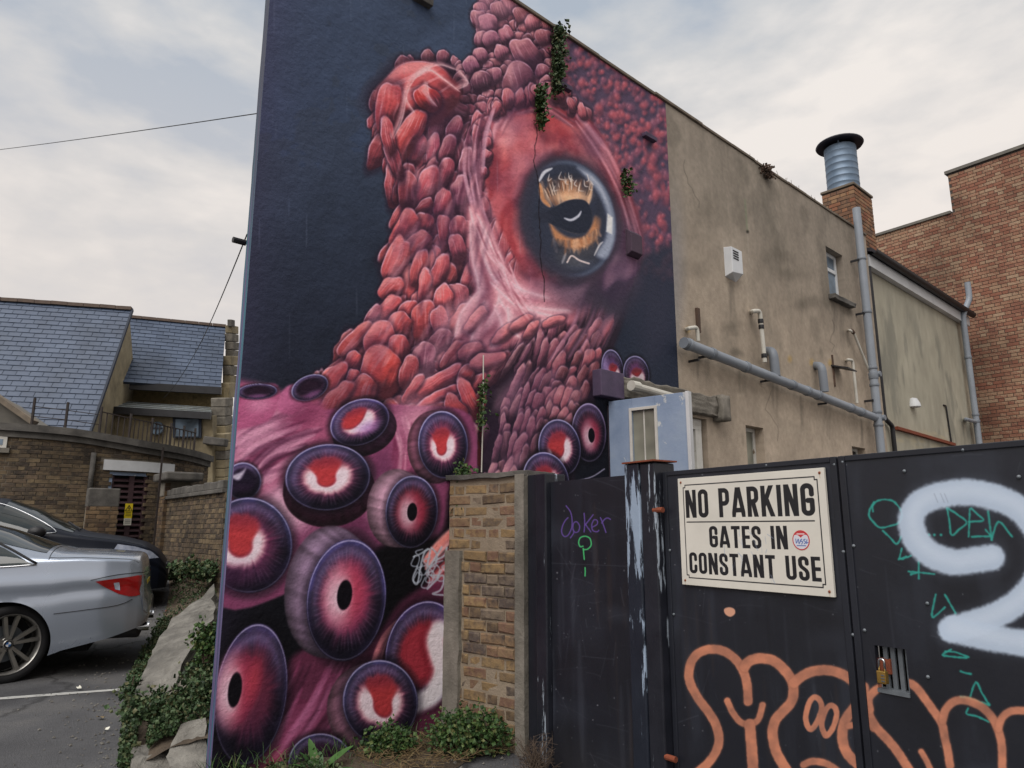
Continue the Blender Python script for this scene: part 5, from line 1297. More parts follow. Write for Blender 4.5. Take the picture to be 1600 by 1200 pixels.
lay_bricks(ch, it, lambda x, z: (Vector((.045, x, z)), -math.pi / 2), .065, .09, M['chim_brick'], .004, .002, 150)
MB().box(-.02, wd + .02, -.02, depth_ + .02, zt, zt + .05).build('capping', M['coping_mortar'], ch, bev=.01)
fx, fy = wd * .40, depth_ * .52
fw_ = MURAL.xyz(cs + fx, cy + fy, zt); Ff = fw_.y * CT + (fw_.z - HC) * ST
rad = 23.5 / FPX * Ff
ztop = min(np.arange(zt, zt + 3, .01), key=lambda z: abs(project(*MURAL.xyz(cs + fx, cy + fy, z))[1] - 233))
pf = [(rad, zt + .04)]
z = zt + .04
while z < ztop:
    pf += [(rad, z), (rad * 1.012, z + .005), (rad * 1.012, z + .02), (rad, z + .025)]; z += .13
pf.append((rad, ztop))
fl = empty('steel_flue', (0, 0, 0)); fl.location = MURAL.xyz(cs + fx, cy + fy, 0); tag(fl, 'grey spiral steel flue with a wide black disc cowl on the chimney', 'flue')
autosmooth(MB().lathe(pf, 28).build('duct', M['galv'], fl, fix=False), 60)
cr_ = rad * 1.5
autosmooth(MB().lathe([(0, ztop + .05), (cr_ * .96, ztop + .05), (cr_, ztop + .075), (cr_ * .97, ztop + .10), (cr_ * .4, ztop + .22), (0, ztop + .24)], 32).build('cowl_disc', M['cap_dark'], fl), 50)
for k in range(3):
    t = k * 2.1; MB().tube([(rad * .98 * math.cos(t), rad * .98 * math.sin(t), ztop - .15), (rad * .98 * math.cos(t), rad * .98 * math.sin(t), ztop + .07)], .012, 6).build('cowl_strut', M['galv'], fl)
# television aerial behind the parapet
s_a = solve_s(1252, 6.0, .8); an = empty('aerial', tuple(MURAL.xyz(s_a, .8, 5.9)), MURAL.ang + .8); tag(an, 'thin television aerial poking above the parapet', 'aerial')
MB().tube([(0, 0, -.3), (0, 0, .32)], .014, 6).build('mast', M['galv'], an)
MB().tube([(-.35, 0, .16), (.45, 0, .30)], .010, 6).build('boom', M['galv'], an)
for k in range(9):
    x = -.3 + k * .09; z = .16 + (x + .35) * .175; MB().tube([(x, -.16 + k * .008, z - .12), (x, .16 - k * .008, z + .12)], .006, 5).build('element', M['galv'], an)

# ================================================================ brick pier beside the gates
pr = empty('brick_pier', (PIER.o[0], PIER.o[1], 0), PIER.ang)
tag(pr, 'weathered stock brick gate pier with rendered edges against the mural', 'pier')
PW, PH = .735, 1.70
MB().box(.012, PW - .012, .016, .30, -.1, PH - .01).build('core', M['mortar'], pr)
it = []
pit = courses(.012, PW - .10, .02, PH - .012, .205, .064, .0105, lambda x, z: True, 'flemish')
zspl = 1.19
for (x, z, l) in pit:
    a, b = x - l / 2, x + l / 2
    lim = .0 if z > zspl else .155 + .02 * mnoise.noise((z * 6, 0, 2)) - (.05 if z < .30 else 0)
    a = max(a, lim)
    if b - a > .035: it.append(((a + b) / 2, z, round(b - a, 3)))
for (x, z, l) in it:
    yo = R.uniform(-.003, .006) - (.010 if .55 < z < 1.19 else 0)
    me = chamfer_brick(l, .064, .11, .008, .0055).mesh('brick'); me.materials.append(M['stock_brick'])
    o = bpy.data.objects.new('brick', me); COL.objects.link(o); o.parent = pr
    o.location = (x + R.uniform(-.003, .003), .066 + yo, z + R.uniform(-.003, .003)); o.rotation_euler = (R.uniform(-.05, .05), R.uniform(-.025, .025), R.uniform(-.03, .03))
def slab_strip(x0, x1, z0, z1, y0, y1, seed, mat_, name, parent, edge=.012):
    m = MB(); n = int((z1 - z0) / .05) + 2; vs = []
    for i in range(n + 1):
        z = z0 + (z1 - z0) * i / n
        a = x0 + edge * mnoise.noise((z * 7, seed, 0)); b = x1 + edge * mnoise.noise((z * 8, seed, 4)); f = .004 * mnoise.noise((z * 5, seed, 9))
        vs += [(a, y1, z), (a + .006, y0 + f, z), (b - .006, y0 + f, z), (b, y1, z)]
    fs = [(4 * i + k, 4 * i + k + 1, 4 * i + k + 5, 4 * i + k + 4) for i in range(n) for k in range(3)]
    fs += [(0, 1, 2, 3), (4 * n + 3, 4 * n + 2, 4 * n + 1, 4 * n)]
    return m.add(vs, fs).build(name, mat_, parent)
slab_strip(-.03, .15, -.05, 1.20, -.012, .06, 1, M['concrete'], 'render_patch', pr, .02)
slab_strip(.645, PW, -.05, PH, -.014, .12, 3, M['concrete'], 'render_band', pr, .004)
rough_box(-.02, PW + .0, -.012, .31, PH - .012, PH + .022, 8, .008, 3, M['dark_concrete'], 'mortar_cap', pr)

# ================================================================ gates: posts, wicket panel, two leaves
def gobj(name, label, cat, group=None):
    o = empty(name, (GATE.o[0], GATE.o[1], 0), GATE.ang); return tag(o, label, cat, group)
GH = 1.632
G = GATE.px
ps1 = gobj('gate_post', 'black steel post against the brick pier with pale peeling edge', 'post')
m_ = MB(); m_.box(.0, .155, .02, .12, -.1, 1.69); m_.build('channel', M['gate_black'], ps1, bev=.003)
m_ = MB(); m_.box(.165, .272, -.035, .12, -.1, 1.685); m_.build('box_section', M['post_black'], ps1, bev=.008)
MB().box(.155, .165, .05, .1, -.1, 1.68).build('gap', M['void'], ps1)
ps2 = gobj('gate_post', 'tall box section steel post with pale blue paint showing between wicket and gates', 'post')
m_ = MB(); m_.box(1.005, 1.115, -.05, .10, -.1, 1.685); m_.build('box_section', M['post_peel'], ps2, bev=.008)
m_ = MB(); m_.box(1.119, 1.225, -.045, .10, -.1, 1.68); m_.build('box_section', M['post_black'], ps2, bev=.008)
m_ = MB(); m_.box(1.0, 1.235, -.06, .11, 1.686, 1.694); m_.build('cap_plate', M['rust'], ps2)
for (u, v) in [(1036, 797), (1056, 1183)]:
    a_ = G(u, v); m_ = MB(); m_.tube([(a_[0] - .03, -.035, a_[1]), (a_[0] + .03, -.03, a_[1])], .014, 10); m_.build('hinge_lug', M['rust'], ps2)

def scuffed(cv, base, hi, seed):
    rng = np.random.RandomState(seed)
    S = cv.s0 + (np.arange(cv.w) + .5) / cv.ppm; Z = cv.z0 + (np.arange(cv.h) + .5) / cv.ppm; S, Z = np.meshgrid(S, Z)
    n = fbm(S * 3, Z * 1.6, seed, 5); n2 = fbm(S * 9, Z * 2.2, seed + 3, 4)
    cv.rgb[:] = base[None, None] * (.86 + .28 * n)[..., None]
    full = (slice(0, cv.h), slice(0, cv.w))
    cv.blend(full, hi, .55 * sst(.46, .75, n2) + .18 * sst(1.0, 1.6, Z))
    for k in range(60):
        x = rng.uniform(cv.s0, cv.s1); z = rng.uniform(cv.z0, cv.z1)
        u, v = project(*cv.pl.xyz(x, 0, z)); L_ = rng.uniform(8, 60); t = rng.uniform(-.5, .5) + (math.pi / 2 if rng.rand() < .3 else 0)
        cv.stroke([(u, v), (u + L_ * .5 * math.cos(t), v + L_ * .5 * math.sin(t) + rng.uniform(-2, 2)), (u + L_ * math.cos(t), v + L_ * math.sin(t))], rng.uniform(.8, 1.8), C(120, 124, 132), rng.uniform(.05, .2), .7)
    for k in range(70):
        x = rng.uniform(cv.s0, cv.s1); z = rng.uniform(cv.z0, cv.z1); u, v = project(*cv.pl.xyz(x, 0, z))
        cv.soft(u, v, rng.uniform(.8, 2), rng.uniform(.8, 2.4), 0, C(140, 142, 146), rng.uniform(.2, .7), .4)
    for k in range(26):                         # rain runs and grime
        x = rng.uniform(cv.s0, cv.s1); z = rng.uniform(.5, cv.z1); u, v = project(*cv.pl.xyz(x, 0, z)); u2, v2 = project(*cv.pl.xyz(x + rng.uniform(-.01, .01), 0, z - rng.uniform(.15, .7)))
        cv.stroke([(u, v), ((u + u2) / 2 + rng.uniform(-1, 1), (v + v2) / 2), (u2, v2)], rng.uniform(2, 9), [C(74, 78, 88), C(16, 17, 22), C(70, 52, 44)][rng.randint(3)], rng.uniform(.08, .3), 2.5, True)
    for k in range(9):                          # buffed, faded patches
        x = rng.uniform(cv.s0, cv.s1); z = rng.uniform(.2, cv.z1); u, v = project(*cv.pl.xyz(x, 0, z)); cv.soft(u, v, rng.uniform(30, 90), rng.uniform(20, 60), rng.uniform(-20, 20), C(62, 67, 78) if rng.rand() < .6 else C(18, 19, 25), rng.uniform(.15, .4), .1)
    cv.blend(full, C(58, 54, 50), .35 * (1 - sst(.0, .45, Z + .2 * n2)))
    return cv
def rect_uv(o, cv): set_uv(o, cv)
# wicket panel
wk = gobj('wicket_gate', 'narrow black wicket gate panel scrawled with a purple word and green question mark', 'gate')
cv = scuffed(Canvas(GATE, .27, 1.01, -.05, 1.66, 420), C(25, 27, 35), C(36, 40, 50), 21)
PUR, GRN = C(98, 74, 152), C(70, 190, 112)
def k4(pts): return [(650 + x / 4, 700 + y / 4) for x, y in pts]
for pts in [[(938, 362), (965, 400), (975, 450), (972, 500), (950, 545), (925, 552), (910, 525), (915, 490), (932, 455), (950, 436)], [(965, 562), (985, 530), (980, 500), (985, 470), (1005, 462), (1022, 490), (1015, 520), (995, 528), (980, 510)],
            [(1050, 408), (1054, 470), (1050, 525)], [(1106, 418), (1078, 455), (1056, 482)], [(1058, 476), (1074, 500), (1092, 524)], [(1100, 496), (1130, 478), (1132, 455), (1112, 450), (1098, 480), (1104, 515), (1130, 524), (1142, 515)],
            [(1152, 436), (1166, 470), (1186, 528)], [(1160, 470), (1178, 446), (1196, 438), (1214, 446)]]:
    cv.stroke(k4(pts), 1.9, PUR, .95, .7)
for pts in [[(1045, 636), (1072, 632), (1094, 606), (1086, 566), (1056, 552), (1026, 562), (1016, 592), (1026, 616), (1044, 614)], [(1045, 628), (1048, 664), (1051, 696)], [(1056, 748), (1057, 775), (1056, 800)]]:
    cv.stroke(k4(pts), 2.1, GRN, .95, .7)
cv.stroke([(862, 880), (985, 885)], 1.2, C(70, 74, 82), .5, .7)
w_ = MB(); w_.box(.28, 1.0, .0, .03, -.02, GH); wp_ = w_.build('panel', painted('wicket_paint', cv, .5, .12, 14, .006, .4), wk); set_uv(wp_, cv)
# leaves
cvA = scuffed(Canvas(GATE, 1.25, 2.2, -.25, 1.66, 420), C(27, 29, 37), C(46, 50, 60), 31)
cvB = scuffed(Canvas(GATE, 2.2, 4.05, -.35, 1.66, 380), C(27, 29, 37), C(44, 48, 58), 41)
OR, TEAL, WHT = C(206, 134, 104), C(44, 152, 140), C(186, 202, 222)
def c4(pts): return [(1000 + x / 4.446, 930 + y / 4.446) for x, y in pts]
def c5(pts): return [(1250 + x / 4.446, 930 + y / 4.446) for x, y in pts]
def c3(pts): return [(1300 + x / 5.333, 680 + y / 5.333) for x, y in pts]
teal = [c3(q) for q in [[(520, 748), (400, 775), (340, 730), (300, 670), (320, 600), (370, 552), (440, 540), (510, 560), (560, 620), (575, 680), (540, 740), (440, 770)], [(345, 560), (330, 600), (335, 640)], [(415, 800), (470, 850), (530, 910), (570, 850)], [(575, 950), (560, 1035), (650, 1008)], [(548, 1040), (610, 1015)],
        [(950, 610), (970, 720), (988, 835), (1050, 790), (1112, 730), (1030, 660), (955, 612)], [(1140, 618), (1130, 850)], [(1150, 612), (1200, 660), (1252, 714), (1130, 726)], [(1292, 640), (1322, 880)], [(1322, 870), (1380, 725), (1492, 850)], [(1155, 850), (1320, 845)], [(1270, 790), (1320, 850)], [(630, 1140), (740, 1150), (845, 1162)], [(715, 1060), (715, 1200)], [(650, 1165), (700, 1150)]]]
teal += [c5(q) for q in [[(935, 0), (912, 155), (1000, 88)], [(1000, 0), (1075, 132)], [(1000, 392), (1080, 402), (1165, 435)], [(1045, 380), (990, 410), (1000, 425), (1150, 440)], [(1110, 532), (1145, 545), (1180, 552)], [(1170, 722), (1215, 610), (1260, 690), (1308, 765)], [(1108, 708), (1180, 722), (1308, 768)], [(1160, 790), (1150, 828), (1220, 845), (1305, 885)]]]
orange = [(c4(q), w_) for q, w_ in [
    ([(395, 1230), (470, 1165), (525, 1080), (543, 1000), (520, 900), (470, 815), (400, 720), (350, 630), (333, 560), (345, 480), (380, 420), (440, 385), (510, 376), (580, 392), (640, 432), (690, 490), (722, 560), (740, 640), (744, 740)], 14),
    ([(722, 500), (740, 470), (780, 448), (850, 440), (930, 462), (1000, 525), (1045, 590), (1060, 660), (1045, 740), (985, 810), (935, 870), (915, 950), (930, 1060), (970, 1150), (1020, 1230)], 16),
    ([(1062, 612), (1110, 570), (1180, 535), (1260, 522), (1340, 530), (1420, 562), (1490, 615), (1525, 680), (1512, 740), (1470, 800), (1420, 870), (1400, 950), (1405, 1030), (1440, 1110), (1500, 1170), (1580, 1230)], 16),
    ([(600, 735), (640, 820), (695, 885), (760, 895), (815, 865), (845, 765)], 10), ([(755, 900), (765, 1000), (772, 1100), (780, 1220)], 17),
    ([(1130, 1180), (1180, 1158), (1240, 1160), (1300, 1178), (1370, 1225)], 11)]]
orange += [(c5(q), w_) for q, w_ in [
    ([(330, 910), (400, 898), (470, 905), (505, 930)], 10), ([(440, 640), (450, 740), (480, 850), (530, 930), (600, 1005), (670, 1090), (760, 1230)], 14),
    ([(478, 800), (470, 730), (500, 680), (560, 640), (640, 615), (740, 612), (800, 645), (870, 735), (930, 820), (980, 900), (1000, 1000), (1020, 1090), (1035, 1190)], 13),
    ([(985, 870), (1005, 800), (1050, 750), (1110, 733), (1180, 745), (1260, 785), (1330, 860), (1375, 960), (1395, 1060), (1398, 1230)], 13),
    ([(1372, 930), (1395, 860), (1440, 818), (1500, 805), (1600, 810)], 12), ([(835, 1090), (870, 1150), (905, 1225)], 9)]]
loops = [(c4([(1200, 712), (1165, 760), (1145, 850), (1160, 915), (1185, 932), (1225, 880), (1255, 790), (1240, 730)]), 9), (c4([(1310, 770), (1275, 820), (1255, 900), (1275, 965), (1295, 975), (1335, 920), (1360, 830), (1345, 780)]), 9)]
white = [[(1548, 872), (1520, 876), (1488, 879), (1452, 866), (1428, 840), (1423, 808), (1438, 786), (1466, 775), (1505, 770), (1545, 776), (1585, 792), (1612, 820), (1628, 860), (1618, 905), (1590, 940), (1555, 962), (1518, 975), (1486, 984)],
         [(1486, 984), (1520, 992), (1560, 1000), (1640, 1012)]]
for cv_ in (cvA, cvB):
    for q in teal: cv_.stroke(q, 3.2, TEAL, .9, .9, rough=.7)
    for dot in c3([(800, 835), (845, 835), (900, 835)]): cv_.soft(dot[0], dot[1], 3, 3, 0, TEAL, .9, .5)
    for q in white:
        cv_.stroke(q, 58, WHT, .07, 10, n=10)
        cv_.stroke(q, 42, WHT, .93, 4.2, n=12, rough=.10)
        cv_.stroke([(x + 2, y - 3) for x, y in q], 20, C(202, 214, 230), .5, 9, n=10)
    keep_ = cv_.rgb.copy()
    for q, w_ in orange: cv_.stroke(q, w_ + 3, C(150, 92, 70), .35, 2.5, n=8); cv_.stroke(q, w_, OR, .97, 1.4, n=10, rough=.12)
    for q, w_ in loops: cv_.stroke(q, w_, OR, .97, 1.2, n=8, closed=True, rough=.12)
    fS = fbm(cv_.U * .05, cv_.V * .05, 61, 5); cov = np.clip(.80 + .5 * (fS - .35), .55, 1)[..., None]; cv_.rgb[:] = keep_ * (1 - cov) + cv_.rgb * cov
    cv_.poly([(1130, 952), (1138, 949), (1146, 952), (1147, 959), (1140, 964), (1132, 960)], C(208, 154, 128), 1, 1)
    for cx_ in (1468, 1474, 1458): cv_.stroke([(cx_, 772), (cx_ + 6, 786)], 1.2, C(120, 130, 148), .5, .6)
LA = gobj('steel_gate', 'black steel gate leaf carrying the white no parking sign', 'gate')
LBt = gobj('steel_gate', 'black steel gate leaf with a large white sprayed figure and barred slot', 'gate')
XS = 2.198
m_ = MB(); m_.box(1.262, XS - .030, .006, .03, -.2, GH - .004); pa = m_.build('sheet', painted('gate_paint', cvA, .48, .16, 9, .010, .4), LA); set_uv(pa, cvA)
def frame_of(x0, x1, root, nm='gate_black'):
    for (a, b, c, e) in [(x0, x0 + .028, -.2, GH), (x1 - .028, x1, -.2, GH), (x0 + .028, x1 - .028, GH - .022, GH)]:
        MB().box(a, b, .0, .05, c, e).build('frame_bar', M[nm], root, bev=.003)
frame_of(1.235, XS - .004, LA)
SLOT = (G(1368, 1045)[0], G(1417, 1045)[0], G(1395, 1082)[1], G(1392, 1012)[1])
gx1 = 4.05
shm = MB(); a, b, c, e = SLOT
for (p0, p1, q0, q1) in [(XS + .026, a, -.3, GH - .004), (b, gx1 - .02, -.3, GH - .004), (a, b, e, GH - .004), (a, b, -.3, c)]: shm.box(p0, p1, .006, .03, q0, q1)
pb = shm.build('sheet', painted('gate_paint_large', cvB, .48, .16, 9, .010, .4), LBt); set_uv(pb, cvB)
frame_of(XS + .004, gx1, LBt)
MB().box(a - .02, b + .02, .07, .08, c - .02, e + .02).build('slot_back', M['void'], LBt)
for k in range(4):
    x = a + (b - a) * (.26 + .235 * k); MB().bar((x - .006, .035, c), (x - .006, .035, e), .016, .008, (0, 1, 0)).build('grille_bar', M['steel_bar'], LBt)
MB().box(a, b, .0, .045, c - .008, c + .006).build('slot_ledge', M['steel_bar'], LBt)
MB().box(a - .004, a + .045, .02, .05, (c + e) / 2 - .02, (c + e) / 2 + .03).build('hasp', M['rust'], LBt)
def rivets(root, pts):
    m = MB()
    for (u, v) in pts:
        q = G(u, v)
        m.lathe([(0, .006), (.005, .005), (.007, 0)], 8, Matrix.Translation((q[0], .004, q[1])) @ Matrix.Rotation(math.radians(90), 4, 'X'))
    m.build('rivet', M['steel_bar'], root, smooth=True)['kind'] = 'stuff'
rivets(LA, [(1197, 727), (1303, 726), (1317, 862), (1332, 992), (1046, 860), (1052, 960)])
rivets(LBt, [(1316, 722), (1333, 853), (1350, 985), (1504, 703), (1448, 943), (1449, 1058), (1591, 745), (1412, 736)])
# padlock hanging in the slot
pk = gobj('padlock', 'small brass padlock hanging in the barred slot of the gate', 'padlock')
q = G(1379, 1058, -.01); z0 = q[1]
bd = MB().box(q[0] - .016, q[0] + .018, -.022, .0, z0 - .022, z0 + .022).build('body', M['brass'], pk, bev=.003)
mt = MB()
for k in range(3): mt.box(q[0] + .002, q[0] + .015, -.024, -.0205, z0 - .014 + k * .010, z0 - .009 + k * .010)
mt.build('code_wheel', M['chrome'], pk)
MB().bend([(q[0] - .010, -.011, z0 + .018), (q[0] - .008, -.011, z0 + .062), (q[0] + .012, -.011, z0 + .062), (q[0] + .012, -.011, z0 + .018)], .0045, .012, 10).build('shackle', M['chrome'], pk, smooth=True)

# ---------------------------------------------------------------- the sign
def glyph(ch):
    t = .155; i = t / 2
    def rr(w, a0, a1):            # rounded path pieces
        return w
    def loop(w, r):
        P = []
        for cx_, cy_, s in [(w - i - r, 1 - i - r, 0), (i + r, 1 - i - r, 90), (i + r, i + r, 180), (w - i - r, i + r, 270)]:
            for k in range(5): q = math.radians(s + k * 22.5); P.append((cx_ + r * math.cos(q), cy_ + r * math.sin(q)))
        return P
    def arcp(cx_, cy_, rx, ry, a0, a1, n=8): return [(cx_ + rx * math.cos(math.radians(a0 + (a1 - a0) * k / n)), cy_ + ry * math.sin(math.radians(a0 + (a1 - a0) * k / n))) for k in range(n + 1)]
    if ch == 'N': w = .46; return w, [[(i, -.2), (i, 1.2)], [(w - i, -.2), (w - i, 1.2)], [(i + .01, 1.0), (w - i - .01, 0)]]
    if ch == 'O': w = .42; p = loop(w, w / 2 - i - .01); return w, [p + [p[0]]]
    if ch in 'PR':
        w = .42; r = .13; b_ = .47 if ch == 'P' else .50
        p = [(i, 1 - i)] + arcp(w - i - r, 1 - i - r, r, r, 90, 0, 5) + arcp(w - i - r, b_ + r, r, r, 0, -90, 5) + [(i, b_)]
        s = [[(i, -.2), (i, 1.2)], p]
        if ch == 'R': s.append([(w * .50, b_), (w - i, -.12)])
        return w, s
    if ch == 'A': w = .50; return w, [[(i * .75 - .03, -.12), (w / 2 - .01, 1.03)], [(w - i * .75 + .03, -.12), (w / 2 + .01, 1.03)], [(w * .25, .23), (w * .75, .23)]]
    if ch == 'K': w = .47; return w, [[(i, -.2), (i, 1.2)], [(i, .33), (w - i * .6, 1.12)], [(w * .42, .56), (w - i * .5, -.12)]]
    if ch == 'I': w = t; return w, [[(i, -.2), (i, 1.2)]]
    if ch == 'G':
        w = .43; r = w / 2 - i - .01
        return w, [[(w - i, .66)] + arcp(w - i - r, 1 - i - r, r, r, 0, 90, 5) + arcp(i + r, 1 - i - r, r, r, 90, 180, 5) + arcp(i + r, i + r, r, r, 180, 270, 5) + arcp(w - i - r, i + r, r, r, 270, 360, 5) + [(w - i, .47), (w * .52, .47)]]
    if ch == 'C':
        w = .42; r = w / 2 - i - .01
        return w, [[(w - i, .66)] + arcp(w - i - r, 1 - i - r, r, r, 0, 90, 5) + arcp(i + r, 1 - i - r, r, r, 90, 180, 5) + arcp(i + r, i + r, r, r, 180, 270, 5) + arcp(w - i - r, i + r, r, r, 270, 360, 5) + [(w - i, .35)]]
    if ch == 'U':
        w = .43; r = w / 2 - i - .01
        return w, [[(i, 1.2)] + arcp(i + r, i + r, r, r, 180, 270, 5) + arcp(w - i - r, i + r, r, r, 270, 360, 5) + [(w - i, 1.2)]]
    if ch == 'S':
        w = .42; r = w / 2 - i - .01; m = .5
        return w, [[(w - i, .70)] + arcp(w - i - r, 1 - i - r, r, r, 0, 90, 5) + arcp(i + r, 1 - i - r, r, r, 90, 180, 5) + [(i, .66), (i + .05, .56), (w - i - .05, .43), (w - i, .33)] + arcp(w - i - r, i + r, r, r, 0, -90, 5) + arcp(i + r, i + r, r, r, 270, 180, 5) + [(i, .30)]]
    if ch == 'T': w = .42; return w, [[(-.2, 1 - i), (w + .2, 1 - i)], [(w / 2, -.2), (w / 2, 1)]]
    if ch == 'E': w = .36; return w, [[(i, -.2), (i, 1.2)], [(i, 1 - i), (w + .2, 1 - i)], [(i, .5), (w - .04, .5)], [(i, i), (w + .2, i)]]
    return .26, []
def letters(cv, text, x0, x1, z0, h, ink):
    g_ = [glyph(c) for c in text]; gap = .085
    tot = sum(a[0] for a in g_) + gap * (len(text) - 1); sx = (x1 - x0) / tot; x = x0
    for w, strokes in g_:
        sl = cv.sl(x - .001, z0 - .001, x + w * sx + .001, z0 + h + .001)
        if sl is not None and strokes:
            U_, V_ = (cv.U[sl] - x) / sx, (cv.V[sl] - z0) / h
            D_ = np.full(U_.shape, 9.)
            for st in strokes:
                d_, _ = cv.segdist(np.array(st, float), U_, V_); D_ = np.minimum(D_, d_)
            e_ = .006
            bx_ = np.minimum(np.minimum(U_, w - U_), np.minimum(V_, 1 - V_))
            cv.blend(sl, ink, (1 - sst(.0775 - e_, .0775 + e_, D_)) * sst(-.004, .004, bx_))
        x += (w + gap) * sx
sx0, sz1 = G(1058, 748, -.008); sx1 = G(1296, 832, -.008)[0]; sx0 = G(1063, 830, -.008)[0]; sz0 = (G(1068, 913, -.008)[1] + G(1307, 934, -.008)[1]) / 2; sz1 = (sz1 + G(1285, 731, -.008)[1]) / 2
SW, SH = sx1 - sx0, sz1 - sz0
def paint_sign():
    cv = Canvas(GATE, 0, SW, 0, SH, 1100, ident=True)
    S, Z = cv.U, cv.V
    cv.rgb[:] = C(212, 208, 198)[None, None] * (.95 + .08 * fbm(S * 9, Z * 9, 2, 4))[..., None]
    ink = C(24, 24, 28)
    iw, n_ = .034, .012
    B = [(iw + n_, SH - iw), (SW - iw - n_, SH - iw), (SW - iw - n_, SH - iw - n_), (SW - iw, SH - iw - n_), (SW - iw, iw + n_), (SW - iw - n_, iw + n_), (SW - iw - n_, iw), (iw + n_, iw), (iw + n_, iw + n_), (iw, iw + n_), (iw, SH - iw - n_), (iw + n_, SH - iw - n_)]
    cv.stroke(B, .0048, ink, 1, .0006, straight=True, closed=True)
    def lx(u, v): return G(u, v, -.008)[0] - sx0
    letters(cv, 'NO PARKING', lx(1072, 790), lx(1273, 780), SH * .622, SH * .262, ink)
    cv.stroke([(lx(1074, 816), SH * .582), (lx(1273, 814), SH * .582)], .0052, ink, 1, .0005, straight=True)
    letters(cv, 'GATES IN', lx(1109, 840), lx(1231, 841), SH * .352, SH * .192, ink)
    letters(cv, 'CONSTANT USE', lx(1078, 882), lx(1283, 888), SH * .110, SH * .192, ink)
    rng = np.random.RandomState(9)
    for k in range(26):                         # scuffs across the lettering
        x = rng.uniform(.22, .66) * SW; z = rng.uniform(.12, .56) * SH
        cv.stroke([(x, z), (x + rng.uniform(-.012, .03), z - rng.uniform(.01, .05))], rng.uniform(.001, .006), C(150, 162, 182), rng.uniform(.2, .6), .0012)
    for (x, z) in [(.02, .02), (SW - .02, .02), (.02, SH - .02), (SW - .02, SH - .02)]:
        cv.soft(x, z, .010, .010, 0, C(150, 104, 62), .6); cv.soft(x, z, .0055, .0055, 0, C(90, 60, 40), 1, .7)
        cv.stroke([(x, z), (x, z - .02)], .003, C(150, 110, 70), .35, .002)
    return cv
cvS = paint_sign()
sg = empty('warning_sign', tuple(GATE.xyz(sx0, -.008, sz0)), GATE.ang)
tag(sg, 'white no parking sign with black border and rusty screws on the gate', 'sign')
m_ = MB(); m_.box(0, SW, -.003, .010, 0, SH); so = m_.build('plate', painted('sign_enamel', cvS, .42, .03, 20, .003, .45), sg, bev=.0015)
uv = so.data.uv_layers.new(name='UVMap')
for l in so.data.loops:
    c_ = so.data.vertices[l.vertex_index].co; uv.data[l.index].uv = (c_.x / SW, c_.z / SH)
scr = MB()
for (x, z) in [(.02, .02), (SW - .02, .02), (.02, SH - .02), (SW - .02, SH - .02)]: scr.lathe([(0, .004), (.004, .003), (.0055, 0)], 10, Matrix.Translation((x, -.003, z)) @ Matrix.Rotation(math.radians(90), 4, 'X'))
scr.build('screw', M['rust'], sg)
# round sticker on the sign
def paint_sticker():
    cv = Canvas(GATE, -1, 1, -1, 1, 90, ident=True); X, Y = cv.U, cv.V; full = (slice(0, cv.h), slice(0, cv.w)); r = np.hypot(X, Y)
    cv.rgb[:] = C(206, 208, 216); cv.blend(full, C(188, 58, 62), sst(.88, .9, r)); cv.blend(full, C(188, 58, 62), sst(.22, .26, Y - .3 * np.abs(np.sin(X * 3))) * (1 - sst(.9, .92, r)))
    for pts in [[(-.6, .1), (-.55, -.3), (-.3, .1), (-.25, -.35), (0, .05)], [(.1, .1), (-.05, -.1), (.2, -.15), (.05, -.4)], [(.5, .1), (.3, 0), (.55, -.2), (.35, -.35)], [(.7, .05), (.6, -.3), (.8, -.2)], [(-.5, -.55), (.5, -.55)]]:
        cv.stroke(pts, .09, C(70, 92, 158), .9, .03)
    cv.stroke([(-.4, .62), (.4, .62)], .14, C(220, 206, 206), .9, .04)
    return cv
q = G(1251, 844, -.014)
stk = empty('sticker', tuple(GATE.xyz(q[0], -.0115, q[1])), GATE.ang); tag(stk, 'small round red and white sticker stuck on the no parking sign', 'sticker')
cvK = paint_sticker(); r_ = .040
m_ = MB(); m_.lathe([(0, -.0006), (r_, -.0006), (r_, .0004)], 32, Matrix.Rotation(math.radians(90), 4, 'X') @ Matrix.Scale(-1, 4, (0, 0, 1)))
ks = m_.build('disc', painted('sticker_print', cvK, .4, 0, 10), stk); uv = ks.data.uv_layers.new(name='UVMap')
for l in ks.data.loops:
    c_ = ks.data.vertices[l.vertex_index].co; uv.data[l.index].uv = (c_.x / r_ / 2 + .5, c_.z / r_ / 2 + .5)

# ================================================================ left: curved brick enclosure
CW = [(-110, 661, 12.5), (0, 667, 12.9), (60, 671, 13.05), (120, 677, 13.35), (180, 687, 13.75), (230, 696, 14.15), (275, 704, 14.7), (305, 711, 15.3), (327, 718, 16.0)]
cwp = [at(u, v, F) for u, v, F in CW]
sp_ = spline([tuple(p) for p in cwp], 6); sp_ = [Vector(p) for p in sp_]
arc = [0]
for i in range(1, len(sp_)): arc.append(arc[-1] + math.hypot(sp_[i].x - sp_[i - 1].x, sp_[i].y - sp_[i - 1].y))
def cw_at(x):
    i = min(max(np.searchsorted(arc, x) - 1, 0), len(arc) - 2); t = (x - arc[i]) / (arc[i + 1] - arc[i]); p = sp_[i].lerp(sp_[i + 1], t); d_ = sp_[i + 1] - sp_[i]
    return p, math.atan2(d_.y, d_.x)
cw = empty('curved_brick_wall', (0, 0, 0)); tag(cw, 'tall curved yellow brick enclosure wall behind the parked cars', 'wall')
AL = arc[-1]; co = MB(); vs = []
def arc_of(u):
    best = min(range(0, 401), key=lambda k: abs(project(*cw_at(AL * k / 400)[0])[0] - u)); return AL * best / 400
dx0, dx1 = arc_of(178), arc_of(240)
pD, aD = cw_at((dx0 + dx1) / 2)
